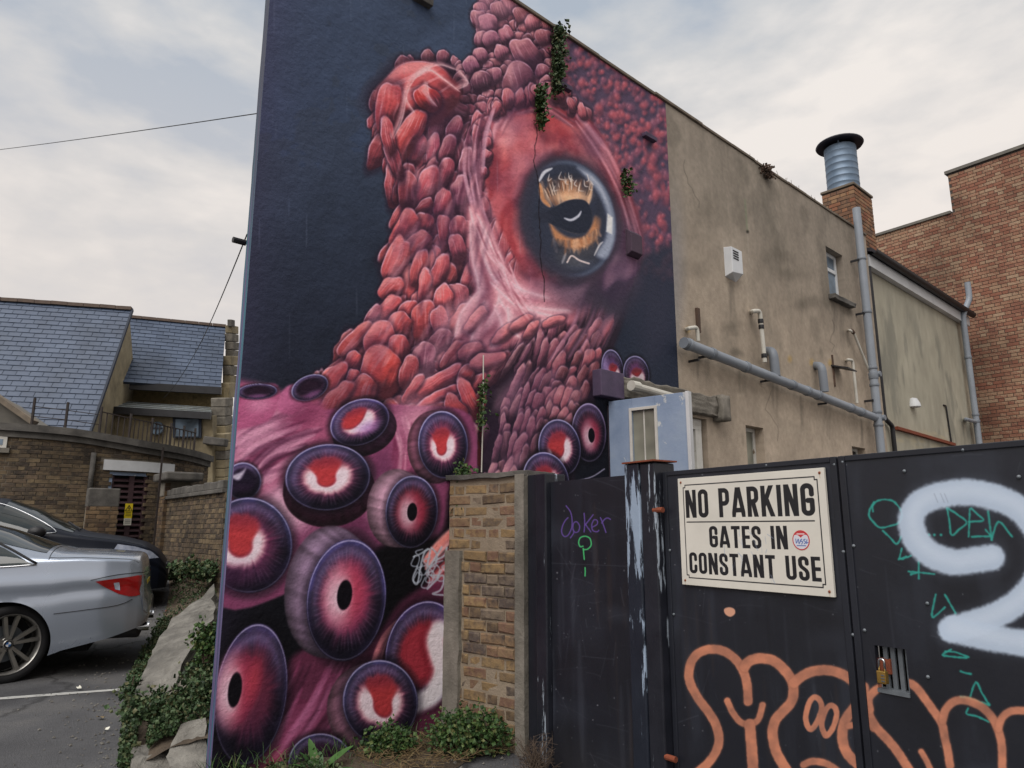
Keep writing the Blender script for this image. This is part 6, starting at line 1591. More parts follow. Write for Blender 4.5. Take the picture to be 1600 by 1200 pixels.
FD = pD.y * CT + (pD.z - HC) * ST
zD1 = at(205, 739, FD).z; zL0 = at(220, 737, FD).z; zL1 = at(200, 721, FD).z
lx0, lx1 = arc_of(166), arc_of(274)
cx_s = sorted(set(list(np.linspace(0, AL, 41)) + [dx0, dx1])); N_ = len(cx_s) - 1
for i in range(N_ + 1):
    p, a = cw_at(cx_s[i]); n_ = Vector((-math.sin(a), math.cos(a), 0)); b = p + n_ * .010; k = p + n_ * .4
    vs += [(b.x, b.y, -.1), (b.x, b.y, p.z), (k.x, k.y, p.z), (k.x, k.y, -.1)]
for i in range(N_):
    q = [Vector(v) for v in vs[4 * i:4 * i + 8]]
    if dx0 - .01 < (cx_s[i] + cx_s[i + 1]) / 2 < dx1 + .01:
        for k in (0, 3, 4, 7): q[k] = Vector((q[k].x, q[k].y, zD1))
    co.hull8([q[0], q[1], q[2], q[3]], [q[4], q[5], q[6], q[7]])
co.build('wall', M['mortar_wall'], cw)
def ck(x, z):
    p, _ = cw_at(x)
    if z > p.z - .05: return False
    if dx0 < x < dx1 and z < zD1: return False
    if lx0 < x < lx1 and zL0 - .02 < z < zL1 + .02: return False
    return z > .35
it = courses(0, AL, .35, 3.4, .215, .065, .010, ck, 'flemish')
def cframe(x, z):
    p, a = cw_at(x); n_ = Vector((-math.sin(a), math.cos(a), 0)); q = p + n_ * .045; return Vector((q.x, q.y, z)), a
lay_bricks(cw, it, cframe, .065, .09, M['yellow_brick'], .004, .003, inv=lambda u, v: u > 0 and v < 800)
def ribbon(x0, x1, z0f, z1f, y0, y1, name, m__, root, n=40):
    m = MB(); vs = []
    for i in range(n + 1):
        x = x0 + (x1 - x0) * i / n; p, a = cw_at(x); nn = Vector((-math.sin(a), math.cos(a), 0)); f = p + nn * y0; k = p + nn * y1
        z0, z1 = z0f(p), z1f(p); vs += [(f.x, f.y, z0), (f.x, f.y, z1), (k.x, k.y, z1), (k.x, k.y, z0)]
    m.add(vs, [(4 * i + k, 4 * i + (k + 1) % 4, 4 * i + 4 + (k + 1) % 4, 4 * i + 4 + k) for i in range(n) for k in range(4)] + [(0, 1, 2, 3), (4 * n + 3, 4 * n + 2, 4 * n + 1, 4 * n)])
    return m.build(name, M[m__], root)
ribbon(0, AL, lambda p: p.z - .06, lambda p: p.z + .07, -.10, .45, 'coping', 'dark_concrete', cw)
ribbon(0, AL, lambda p: p.z - .17, lambda p: p.z - .06, -.04, .2, 'string_course', 'dark_concrete', cw)
ribbon(lx0, lx1, lambda p: zL0, lambda p: zL1, -.03, .2, 'lintel', 'fascia', cw, 12)['label'] = 'white painted lintel over the louvred door'
# louvred door
dr2 = empty('louvred_door', (0, 0, 0), 0, cw)
p0, _ = cw_at(dx0); p1, _ = cw_at(dx1)
dv = Vector((p1.x - p0.x, p1.y - p0.y, 0)); DL = dv.length; da = math.atan2(dv.y, dv.x)
dr2.location = (p0.x, p0.y, 0); dr2.rotation_euler = (0, 0, da); dr2['label'] = 'maroon louvred double door under the white lintel'
MB().box(0, DL, .12, .16, .2, zD1).build('door_back', M['void'], dr2)
MB().box(0, .06, .02, .12, .2, zD1).build('door_frame', M['blue_door'], dr2); MB().box(.06, DL - .06, .02, .12, zD1 - .06, zD1).build('door_frame', M['blue_door'], dr2)
hx = DL * .56
for (a, b) in [(.06, .10), (hx - .04, hx + .05), (DL - .10, DL - .02)]: MB().box(a, b, .04, .12, .2, zD1 - .06).build('stile', M['maroon'], dr2)
z = .45
while z < zD1 - .15:
    for (a, b) in [(.10, hx - .04), (hx + .05, DL - .10)]:
        MB().hull8([(a, .045, z), (b, .045, z), (b, .115, z + .05), (a, .115, z + .05)], [(a, .045, z + .022), (b, .045, z + .022), (b, .115, z + .072), (a, .115, z + .072)]).build('slat', M['maroon'], dr2)
    z += .105
# yellow danger notice on the door
nz_ = at(192, 797, FD - .3)
nt_ = empty('hazard_notice', (0, 0, 0)); tag(nt_, 'small yellow hazard notice with a black triangle on the louvred door', 'notice')
Md = Matrix.Translation((p0.x, p0.y, 0)) @ Matrix.Rotation(da, 4, 'Z')
lo_ = Md.inverted() @ at(192, 797, FD); w_, h_ = .16, .34
nx_ = max(.12, min(DL - .2, lo_.x)); nt_.matrix_basis = Md @ Matrix.Translation((nx_, 0.02, at(192, 797, FD).z - .1))
w_ *= .85
MB().box(-w_ / 2, w_ / 2, -.004, .004, -.06, .22).build('plate', M['yellow_sign'], nt_)
MB().box(-w_ / 2, w_ / 2, -.004, .004, -.19, -.062).build('white_panel', M['white_sign'], nt_)
tr = MB(); T3 = [(-.06, .08), (.06, .08), (0, .19)]
for k in range(3):
    a_, b_ = T3[k], T3[(k + 1) % 3]; tr.bar((a_[0], -.006, a_[1]), (b_[0], -.006, b_[1]), .004, .010)
tr.bar((.005, -.006, .165), (-.012, -.006, .125), .004, .009); tr.bar((-.012, -.006, .128), (.014, -.006, .128), .004, .009); tr.bar((.014, -.006, .128), (0, -.006, .09), .004, .009)
for k in range(3): tr.bar((-.05, -.006, .05 - k * .03), (.05, -.006, .05 - k * .03), .003, .008)
for k in range(3): tr.bar((-.05, -.006, -.09 - k * .03), (.05, -.006, -.09 - k * .03), .003, .007)
tr.build('printing', M['seam'], nt_)
# downpipe and the bit of window at the far left of the curved wall
px0, a0 = cw_at(arc_of(149)); nn = Vector((-math.sin(a0), math.cos(a0), 0))
q = px0 - nn * .05; MB().tube([(q.x, q.y, at(149, 762, FD).z - .2), (q.x, q.y, at(149, 712, FD).z)], .045, 10).build('downpipe', M['dark_concrete'], cw, smooth=True)
pw0, a0 = cw_at(arc_of(-6)); Mw = Matrix.Translation((pw0.x, pw0.y, 0)) @ Matrix.Rotation(a0, 4, 'Z')
F0 = pw0.y * CT + (pw0.z - HC) * ST
m_ = MB(); za, zb = at(0, 700, F0).z, at(0, 682, F0).z
m_.box(-.30, .20, -.04, .03, za, zb, Mw); wn2 = m_.build('window', M['white_paint'], cw); m_ = MB(); m_.box(-.24, .14, -.045, .0, za + .05, zb - .05, Mw); m_.build('pane', M['blue_glass'], wn2)
m_ = MB(); m_.box(-.36, .26, -.08, .03, za - .09, za - .005, Mw); m_.build('sill', M['concrete'], cw)
# railing along the top of the curved wall
rl = empty('railing', (0, 0, 0)); tag(rl, 'rusty iron railing on top of the curved brick wall', 'railing')
def top_at(u, back=.2):
    p, a = cw_at(arc_of(u)); return p + Vector((-math.sin(a), math.cos(a), 0)) * back + Vector((0, 0, .07))
posts = [(41, 620), (102, 627), (158, 634), (205, 645), (243, 652), (276, 660), (298, 664), (316, 668)]
tops = []
for u, v in posts:
    b = top_at(u); F = b.y * CT + (b.z - HC) * ST; t = at(u, v, F); t.x, t.y = b.x, b.y; tops.append((b, t)); MB().bar(b - Vector((0, 0, .05)), t, .035, .035, (1, 0, 0)).build('post', M['iron'], rl)
for i in range(2, len(tops) - 1):
    for k in (.82, .06): MB().bar(tops[i][0].lerp(tops[i][1], k), tops[i + 1][0].lerp(tops[i + 1][1], k), .025, .02).build('rail', M['iron'], rl)
    n_ = 5 if i < 5 else 3
    for j in range(1, n_):
        a = tops[i][0].lerp(tops[i + 1][0], j / n_); b = tops[i][1].lerp(tops[i + 1][1], j / n_); MB().bar(a, a.lerp(b, .82), .016, .016, (1, 0, 0)).build('baluster', M['iron'], rl)
for i in range(0, 2):
    for k in (.35, .7): MB().tube([tops[i][0].lerp(tops[i][1], k), tops[i + 1][0].lerp(tops[i + 1][1], k)], .008, 5).build('wire', M['iron'], rl)
# small block wall left of the door, capped pier and boundary wall
bw = empty('block_wall', (0, 0, 0)); tag(bw, 'low brick wall topped by a grey concrete block beside the louvred door', 'wall')
a, b = at(139, 762, 12.9), at(189, 764, 13.2); da_ = math.atan2(b.y - a.y, b.x - a.x); bw.location = (a.x, a.y, 0); bw.rotation_euler = (0, 0, da_); bl_ = math.hypot(b.x - a.x, b.y - a.y)
zt_ = a.z; zm = at(139, 792, 12.9).z
MB().box(0, bl_, 0, .3, zm, zt_).build('concrete_block', M['dark_concrete'], bw, bev=.02)
MB().box(.01, bl_ - .01, .012, .28, .2, zm - .005).build('core', M['mortar_wall'], bw)
lay_bricks(bw, courses(0, bl_, .25, zm - .01, .215, .065, .010, lambda x, z: True, 'flemish'), lambda x, z: (Vector((x, .045, z)), 0), .065, .09, M['dark_brick'], .004, .003, 120)
BP = Plane(*at(262, 770, 13.0)[:2], .622, -.783)
bo = empty('boundary_wall', (BP.o[0], BP.o[1], 0), BP.ang); tag(bo, 'low boundary brick wall with stepped coping running to the mural building', 'wall')
x1_ = BP.px(352, 765)[0]; zt_ = BP.px(262, 779)[1]; zt2 = BP.px(345, 762)[1]
zt_ = (zt_ + zt2) / 2
MB().box(0, x1_, .012, .32, -.1, zt_).build('core', M['mortar_wall'], bo)
lay_bricks(bo, courses(0, x1_, .3, zt_ - .06, .215, .065, .010, lambda x, z: True, 'flemish'), lambda x, z: (Vector((x, .045, z)), 0), .065, .09, M['yellow_brick'], .004, .004, inv=lambda u, v: v < 905)
MB().box(-.02, x1_, -.05, .36, zt_ - .05, zt_ + .01).build('string_course', M['dark_concrete'], bo, bev=.01)
x = 0
while x < x1_ - .1:
    l = min(R.uniform(.28, .4), x1_ - x); MB().box(x, x + l - .012, -.02, .34, zt_ + .012, zt_ + .13 + R.uniform(-.012, .012)).build('coping_brick', M['dark_concrete'], bo, bev=.015); x += l
cp_ = empty('capped_pier', tuple(BP.xyz(-.42, -.06, 0)), BP.ang); tag(cp_, 'square brick pier with a wide dark stone cap at the end of the boundary wall', 'pier')
hz = BP.px(240, 745)[1]; pw_ = .46
MB().box(.01, pw_ - .01, .01, .44, -.1, hz - .01).build('core', M['mortar_wall'], cp_)
lay_bricks(cp_, courses(0, pw_, .3, hz - .16, .215, .065, .010, lambda x, z: True, 'flemish'), lambda x, z: (Vector((x, .045, z)), 0), .065, .09, M['dark_brick'], .004, .003, 150)
lay_bricks(cp_, courses(.09, .45, .3, hz - .16, .215, .065, .010, lambda x, z: True, 'flemish'), lambda x, z: (Vector((.045, x, z)), -math.pi / 2), .065, .09, M['dark_brick'], .004, .003, 150)
MB().box(-.09, pw_ + .42, -.10, .54, hz - .15, hz + .0).build('cap', M['dark_concrete'], cp_, bev=.03)
MB().box(.02, pw_ - .02, -.012, .02, hz - .42, hz - .17).build('stone_block', M['concrete'], cp_, bev=.01)
MB().bar((pw_ + .06, -.11, .3), (pw_ + .06, -.11, hz + .45), .03, .03, (1, 0, 0)).build('angle_post', M['iron'], cp_)

# ================================================================ left: slate roofed buildings
def slate_roof(root, A, B, Cc, sw, sh, m__, left=0.0, under=True, limit=300):
    """A,B ridge ends, Cc the eaves point below B; slates laid in half bonded rows"""
    A, B, Cc = Vector(A), Vector(B), Vector(Cc)
    h_ = B - Cc; Lr = (A - B).length; r = Vector((-h_.y, h_.x, 0)).normalized()
    if r.x > 0: r = -r
    up = (B - Cc); Ls = up.length; up.normalize(); nrm = up.cross(r); 
    if nrm.y > 0: nrm = -nrm
    O = Cc
    Wi = wmat(root).inverted()
    th_ = .018
    base = MB().hull8([Wi @ (O - nrm * .05), Wi @ (O + r * Lr - nrm * .05), Wi @ (O + r * Lr - nrm * .02), Wi @ (O - nrm * .02)], [Wi @ (O + up * Ls - nrm * .05), Wi @ (O + up * Ls + r * Lr - nrm * .05), Wi @ (O + up * Ls + r * Lr - nrm * .02), Wi @ (O + up * Ls - nrm * .02)])
    base.build('roof_deck', M['slate_under'], root)
    items = []; row = 0; y = 0
    while y < Ls - sh * .3:
        x = -(row % 2) * sw / 2
        while x < Lr:
            a, b = max(0, x + .006), min(Lr, x + sw - .006)
            if b - a > .03: items.append((a, b, y, min(Ls, y + sh * 1.25)))
            x += sw
        y += sh; row += 1
    sc = []
    for t in items:
        c_ = O + r * (t[0] + t[1]) / 2 + up * (t[2] + t[3]) / 2; u, v = project(*c_); F = c_.y * CT + (c_.z - HC) * ST
        sc.append((-(1 / F ** 2) if (0 < u < 352 and 400 < v < 675) else 1, t))
    sc.sort(key=lambda t: t[0])
    st = MB()
    Mx = Matrix((r.to_4d(), up.to_4d(), nrm.to_4d(), (0, 0, 0, 1))).transposed(); Mx[0][3], Mx[1][3], Mx[2][3] = O; Mx[3][0] = Mx[3][1] = Mx[3][2] = 0; Mx[3][3] = 1
    cache = {}
    for i, (k, t) in enumerate(sc):
        w = round(t[1] - t[0], 3); j = R.uniform(-.004, .004); h = t[3] - t[2]
        if i < limit and k < 0:
            key = (w, round(h, 3))
            if key not in cache:
                b = MB(); b.hull8([(0, 0, th_), (w, 0, th_), (w, 0, th_ + .012), (0, 0, th_ + .012)], [(0, h, 0), (w, h, 0), (w, h, .008), (0, h, .008)]); me = b.mesh('slate'); me.materials.append(M[m__]); cache[key] = me
            o = bpy.data.objects.new('slate', cache[key]); COL.objects.link(o); o.parent = root
            o.matrix_basis = Wi @ Mx @ Matrix.Translation((t[0], t[2] + j, R.uniform(0, .004))) @ Matrix.Rotation(R.uniform(-.008, .008), 4, 'Z')
        else:
            b = MB(); b.hull8([(0, 0, th_), (w, 0, th_), (w, 0, th_ + .012), (0, 0, th_ + .012)], [(0, h, 0), (w, h, 0), (w, h, .008), (0, h, .008)])
            T_ = Wi @ Mx @ Matrix.Translation((t[0], t[2] + j, R.uniform(0, .004))); st.add([T_ @ Vector(q) for q in b.v], b.f)
    if st.v: st.build('slating', M[m__], root)['kind'] = 'stuff'
    return r, up, nrm, Lr, Ls
h1 = empty('slate_roofed_house', tuple(at(140, 672, 18)) ); h1.location.z = 0; tag(h1, 'house with a broad blue slate roof and plain tan gable at far left', 'house')
A_, B_, C_ = at(-140, 447, 20.6), at(206, 484, 21.3), at(140, 676, 18.0)
A_.z = B_.z
r, up, nrm, Lr, Ls = slate_roof(h1, A_, B_, C_, .31, .185, 'slate')
rdg = MB(); x = 0; 
while x < Lr:
    l = .42; p = B_ + r * x; q = B_ + r * (x + l - .01); rdg.bar(p + Vector((0, 0, .02)), q + Vector((0, 0, .02 + R.uniform(-.01, .01))), .24, .10); x += l
rdg.build('ridge_tile', M['ridge'], h1, world=True)['kind'] = 'stuff'
back = Vector((-r.y, r.x, 0)); 
if back.y < 0: back = -back
gb = MB(); run = (Vector((B_.x, B_.y, 0)) - Vector((C_.x, C_.y, 0))).length
e0 = C_ + Vector((0, 0, -.06)) + r * .06; e1 = e0.copy(); e1.z = -.1; rp_ = B_ + Vector((0, 0, -.08)) + r * .06; bk = rp_ + back * 3.2 + Vector((0, 0, -4)); bk0 = bk.copy(); bk0.z = -.1
gb.add([e1, e0, rp_, bk, bk0], [(0, 1, 2, 3, 4)]); fr = e0 + r * Lr; fr0 = fr.copy(); fr0.z = -.1
gb.add([e0, e1, fr0, fr], [(0, 1, 2, 3)]); gb.build('wall', M['tan_stone'], h1, world=True)
MB().bar(C_ - r * .02, B_ - r * .02, .05, .10, nrm).build('verge', M['slate_under'], h1, world=True)
# second building: slate roof, stone wall, lean-to, buttress
h2 = empty('stone_hall', tuple(at(345, 690, 20))); h2.location.z = 0; tag(h2, 'stone hall with blue slate roof, lean-to and pinnacled buttress behind the railing', 'hall')
A_, B_, C_ = at(150, 489, 23.4), at(353, 511, 24.6), at(345, 608, 22.0); A_.z = B_.z
r, up, nrm, Lr, Ls = slate_roof(h2, A_, B_, C_, .34, .20, 'slate')
rdg = MB(); x = 0
while x < Lr:
    rdg.bar(B_ + r * x + Vector((0, 0, .02)), B_ + r * (x + .42) + Vector((0, 0, .02)), .22, .09); x += .43
rdg.build('ridge_tile', M['ridge'], h2, world=True)['kind'] = 'stuff'
def wallquad(name, m__, root, pts, depth=.4, bev=0):
    P = [Vector(p) for p in pts]; n_ = (P[1] - P[0]).cross(P[2] - P[0]).normalized()
    if n_.y < 0: n_ = -n_
    return MB().hull8(P, [p + n_ * depth for p in P]).build(name, M[m__], root, world=True, bev=bev)
def quad(u0, u1, v0, v1, F): return [at(u0, v1, F), at(u1, v1, F), at(u1, v0, F), at(u0, v0, F)]
MB().bar(at(203, 603, 21.2) , at(346, 611, 21.8), .14, .22).build('gutter', M['black_plastic'], h2, world=True)
wallquad('wall', 'yellow_stone', h2, quad(120, 350, 606, 760, 22.2), .6)
ln_ = empty('lean_to', (0, 0, 0), 0, h2); ln_['label'] = 'grey slated lean-to with a dark gutter'
wallquad('wall', 'tan_stone', ln_, quad(176, 332, 650, 760, 20.4), .3)
# lean-to slates, one by one
la, lb, lc, ldv = at(186, 626, 21.8), at(329, 636, 21.8), at(331, 646, 20.3), at(178, 637, 20.3)
Wl = wmat(ln_).inverted()
for rr_ in range(4):
    for cc in range(16):
        t0, t1 = rr_ / 4, (rr_ + 1.2) / 4; s0, s1 = (cc + (rr_ % 2) * .5) / 16, min(1, (cc + .96 + (rr_ % 2) * .5) / 16)
        def pt(s, t): return (ldv.lerp(lc, s)).lerp(la.lerp(lb, s), min(1, t))
        dz_ = Vector((0, -.01, .03)); q = [pt(s0, t0) + dz_, pt(s1, t0) + dz_, pt(s1, t1), pt(s0, t1)]
        MB().hull8(q, [p - Vector((0, 0, .015)) for p in q]).build('slate', M['slate_old'], ln_, world=True)
MB().bar(ldv + Vector((0, -.06, -.08)), lc + Vector((0, -.06, -.08)), .12, .20).build('gutter', M['black_plastic'], ln_, world=True)
wnq = wallquad('window', 'slate_under', ln_, quad(270, 314, 652, 684, 20.32), .05); wallquad('pane', 'blue_glass', wnq, quad(274, 310, 655, 682, 20.30), .03)
vr = at(245, 669, 20.3); rw_ = MB(); rw_.lathe([(0, .02), (.17, .02), (.19, 0), (.19, -.04)], 20, Matrix.Translation(vr) @ Matrix.Rotation(math.radians(90), 4, 'X')); ro = rw_.build('round_window', M['blue_glass'], ln_, world=True)
m_ = MB(); m_.bar(vr + Vector((-.17, -.03, 0)), vr + Vector((.17, -.03, 0)), .03, .03); m_.bar(vr + Vector((0, -.03, -.17)), vr + Vector((0, -.03, .17)), .03, .03, (1, 0, 0)); m_.build('glazing_bar', M['slate_under'], ln_, world=True)
# buttress with stepped stones and a pinnacle
bt = empty('buttress', (0, 0, 0), 0, h2)
for (u0, u1, v0, v1, F) in [(353, 361, 512, 602, 24.6), (348, 358, 560, 640, 23.6), (331, 351, 626, 760, 21.2)]: wallquad('core', 'dark_concrete', bt, quad(u0, u1, v0, v1, F), .3)
for (u0, u1, v0, v1, F) in [(351, 363, 508, 560, 24.2), (348, 361, 556, 602, 23.4), (345, 359, 598, 622, 22.6), (329, 352, 622, 680, 21.0), (322, 352, 678, 760, 20.6)]:
    n_ = max(1, int((v1 - v0) / 13))
    for k in range(n_):
        va, vb_ = v0 + (v1 - v0) * k / n_, v0 + (v1 - v0) * (k + 1) / n_ - .8
        wallquad('stone', 'tan_stone' if R.random() < .6 else 'concrete', bt, quad(u0 + R.uniform(-1, 1), u1 + R.uniform(-1, 1), va, vb_, F), .6, .02)
wallquad('pinnacle', 'dark_concrete', bt, quad(355, 362, 499, 510, 24.1), .3, .02)
MB().bar(at(320, 688, 20.3), at(354, 692, 20.3), .3, .22).build('string_course', M['dark_concrete'], bt, world=True, bev=.03)
# grey gable end at the far left, above the curved wall
gg = empty('grey_gable', tuple(at(20, 660, 15))); gg.location.z = 0; tag(gg, 'low grey rendered gable with sloping coping above the curved wall', 'outbuilding')
P = [at(-70, 690, 15), at(58, 690, 15), at(56, 663, 15), at(20, 638, 15), at(-5, 620, 15), at(-70, 585, 15)]
gm = MB(); n_ = len(P); off = Vector((-.3, 1.2, 0)); gm.add(P + [p + off for p in P], [tuple(range(n_)), tuple(reversed(range(n_, 2 * n_)))] + [(i, (i + 1) % n_, (i + 1) % n_ + n_, i + n_) for i in range(n_)])
gm.build('wall', M['grey_render'], gg, world=True)
for i in (2, 3, 4): MB().bar(P[i] + Vector((0, -.03, .02)), P[i + 1] + Vector((0, -.03, .02)), .22, .10).build('coping', M['coping_mortar'], gg, world=True)

# ================================================================ cars
class CarShape:
    """car surface: x runs from the tail (0) to the nose (L); y across; z up"""
    def __init__(s, top, belt, half, bot, L, roofw, green):
        s.top, s.belt, s.half, s.bot, s.L, s.rw, s.gr = top, belt, half, bot, L, roofw, green
    def ip(s, tab, x): return float(np.interp(x, [a for a, _ in tab], [b for _, b in tab]))
    def pt(s, x, t):
        zt, zb, w, z0 = s.ip(s.top, x), s.ip(s.belt, x), s.ip(s.half, x), s.ip(s.bot, x)
        zb = min(zb, zt - .02)
        if t <= .55:
            k = t / .55
            z = z0 + (zb - z0) * k
            y = w * (.90 + .10 * math.sin(math.pi * min(1, .16 + k * .62)) ** 1.0)
            y += .012 * math.exp(-((k - .80) / .07) ** 2) - .010 * math.exp(-((k - .66) / .06) ** 2)
            return Vector((x, y, z))
        k = (t - .55) / .45; ph = k * math.pi / 2
        y0 = w * (.90 + .10 * math.sin(math.pi * .78))
        gh = sst(.10, .32, np.array(zt - zb)).item()
        n = 2.0 + .5 * (1 - gh)
        cy = math.cos(ph) ** (2 / n); cz = math.sin(ph) ** (2 / n)
        return Vector((x, y0 * cy * (1 - gh * .06 * cz), zb + (zt - zb) * cz))
    def nrm(s, x, t):
        a = s.pt(x + .01, t) - s.pt(x - .01, t); b = s.pt(x, min(1, t + .01)) - s.pt(x, t - .01); n = a.cross(b)
        n.normalize()
        if n.y < 0 and t < .9: n = -n
        if t >= .9 and n.z < 0: n = -n
        return n
    def t_of_z(s, x, z):
        lo, hi = 0., 1.
        for _ in range(30):
            m = (lo + hi) / 2
            if s.pt(x, m).z < z: lo = m
            else: hi = m
        return lo
    def body(s, wheels, wr, zw):
        xs = list(np.unique(np.concatenate([np.linspace(0, .3, 16), np.linspace(.3, s.L - .3, 100), np.linspace(s.L - .3, s.L, 16)])))
        ts = list(np.linspace(0, .55, 26)) + list(np.linspace(.55, 1, 22))[1:]
        m = MB(); V = []; idx = {}
        for i, x in enumerate(xs):
            for j, t in enumerate(ts):
                p = s.pt(x, t)
                for (wx) in wheels:
                    if j < 24:
                        dx, dz = p.x - wx, p.z - zw; d = math.hypot(dx, dz)
                        if abs(d - wr) < .028 and d > 1e-3: p.x = wx + dx / d * wr; p.z = zw + dz / d * wr
                V.append(p)
        nt_ = len(ts); nx = len(xs); F = []
        for i in range(nx - 1):
            for j in range(nt_ - 1):
                q = [i * nt_ + j, (i + 1) * nt_ + j, (i + 1) * nt_ + j + 1, i * nt_ + j + 1]
                c = sum((V[k] for k in q), Vector()) / 4
                if any(math.hypot(c.x - wx, c.z - zw) < wr - .004 for wx in wheels) and j < 24: continue
                F.append(tuple(q))
        n0 = len(V); V2 = V + [Vector((p.x, -p.y, p.z)) for p in V]
        F2 = F + [tuple(reversed([k + n0 for k in f])) for f in F]
        for i in (0, nx - 1):
            loop = [i * nt_ + j for j in range(nt_)] + [n0 + i * nt_ + j for j in reversed(range(nt_))]
            F2.append(tuple(loop))
        m.add(V2, F2); return m
    def patch(s, poly, off, side=1, n=14, thick=.0):
        """poly of (x, z) on the flank, gridded and laid off mm proud of the body"""
        xs0, xs1 = min(p[0] for p in poly), max(p[0] for p in poly); m = MB(); vs = []; fs = []
        def span(x):
            zz = []
            for i in range(len(poly)):
                (a, b), (c, d) = poly[i], poly[(i + 1) % len(poly)]
                if (a - x) * (c - x) <= 0 and a != c: zz.append(b + (d - b) * (x - a) / (c - a))
            return (min(zz), max(zz)) if zz else None
        cols = []
        for i in range(n + 1):
            x = xs0 + (xs1 - xs0) * (i + (.02 if i == 0 else -.02 if i == n else 0)) / n; sp = span(x)
            if sp is None: continue
            col = []
            for j in range(7):
                z = sp[0] + (sp[1] - sp[0]) * j / 6; t = s.t_of_z(x, z); p = s.pt(x, t) + s.nrm(x, t) * off; col.append(Vector((p.x, p.y * side, p.z)))
            cols.append(col)
        for c in cols: vs += c
        for i in range(len(cols) - 1):
            for j in range(6): fs.append((i * 7 + j, (i + 1) * 7 + j, (i + 1) * 7 + j + 1, i * 7 + j + 1))
        return m.add(vs, fs)
    def across(s, x0, x1, t0f, off, n=10):
        """panel across the top (glass, lids) between stations x0 and x1, from +t0 to -t0"""
        vs = []; fs = []; k_ = 25
        for i in range(n + 1):
            x = x0 + (x1 - x0) * i / n; t0 = t0f(i / n)
            for j in range(k_):
                a = -1 + 2 * j / (k_ - 1); t = 1 - abs(a) * (1 - t0); p = s.pt(x, t); q = s.nrm(x, min(t, .985)); p = p + q * off; vs.append(Vector((p.x, p.y * (1 if a >= 0 else -1), p.z)))
        for i in range(n):
            for j in range(k_ - 1): fs.append((i * k_ + j, (i + 1) * k_ + j, (i + 1) * k_ + j + 1, i * k_ + j + 1))
        return MB().add(vs, fs)
    def line(s, pts, w=.006, off=.002, side=1):
        P = []; off = max(off, .0025); pts = [tuple(q) for q in spline(pts, 5)] if len(pts) > 2 else [tuple(Vector((*pts[0], 0)).lerp(Vector((*pts[1], 0)), k / 6))[:2] for k in range(7)]
        for (x, z) in pts:
            t = s.t_of_z(x, z); p = s.pt(x, t) + s.nrm(x, t) * off; P.append(Vector((p.x, p.y * side, p.z)))
        return MB().tube(P, w / 2, 5)
    def topline(s, x, side=1, t0=.58, t1=1, w=.006):
        P = [Vector((p.x, p.y * side, p.z)) for p in (s.pt(x, t) + s.nrm(x, min(.985, t)) * .001 for t in np.linspace(t0, t1, 14))]
        return MB().tube(P, w / 2, 5)

def make_wheel(name, root, x, y, z, r, side, logo=True):
    w = empty(name, (x, y, z), 0, root); w.rotation_euler = (math.radians(90) if side > 0 else math.radians(-90), 0, 0)
    # local z points outwards from the car: rotate so that +z -> side
    w.rotation_euler = (math.radians(-90) * side, 0, R.uniform(0, 1))
    rr = r * .765
    autosmooth(MB().lathe([(rr * .96, -.11), (r * .94, -.115), (r, -.085), (r, .075), (r * .985, .10), (r * .93, .112), (r * .84, .114), (rr * 1.005, .098)], 48).build('tyre', M['tyre'], w, fix=True), 40)
    rim = MB().lathe([(rr * .93, .04), (rr * .95, .09), (rr * 1.0, .104), (rr * 1.015, .100), (rr * 1.0, -.10), (rr * .9, -.10), (rr * .9, .02)], 48)
    for k in range(10):
        a = k * math.pi / 5 + (.20 if k % 2 else -.20) * .45
        c, s_ = math.cos(a), math.sin(a)
        def pp(rad, wd, zz): return (rad * c - wd * s_, rad * s_ + wd * c, zz)
        rim.hull8([pp(.045, -.016, .05), pp(.045, .016, .05), pp(.045, .013, .078), pp(.045, -.013, .078)], [pp(rr * .96, -.021, .065), pp(rr * .96, .021, .065), pp(rr * .96, .016, .096), pp(rr * .96, -.016, .096)])
    rim.lathe([(0, .082), (.036, .082), (.045, .074), (.062, .06), (.062, .0)], 24)
    autosmooth(rim.build('rim', M['alloy'], w), 40)
    MB().lathe([(0, -.02), (rr * .9, -.02)], 32).build('brake_shade', M['void'], w)
    MB().lathe([(.05, .0), (rr * .62, .0), (rr * .62, -.015)], 32).build('brake_disc', M['steel_bar'], w)
    nb = MB()
    for k in range(5):
        a = k * 2 * math.pi / 5 + .3; nb.tube([(.05 * math.cos(a), .05 * math.sin(a), .05), (.05 * math.cos(a), .05 * math.sin(a), .078)], .008, 6)
    nb.build('wheel_nut', M['seam'], w)
    if logo:                                       # round roundel with blue and white quarters
        c = empty('badge', (0, 0, .083), 0, w)
        c.parent = w
        MB().lathe([(0, .001), (.033, .001), (.034, -.002)], 24).build('badge_ring', M['seam'], w).location.z = .084
        for q in range(4):
            m = MB(); vs = [(0, 0, .0865)] + [(.022 * math.cos(q * math.pi / 2 + k * math.pi / 16), .022 * math.sin(q * math.pi / 2 + k * math.pi / 16), .0865) for k in range(9)]
            m.add(vs, [(0, k, k + 1) for k in range(1, 9)]); m.build('badge_quarter', M['blue_enamel'] if q % 2 else M['white_enamel'], w)
        bpy.data.objects.remove(c)
    return w

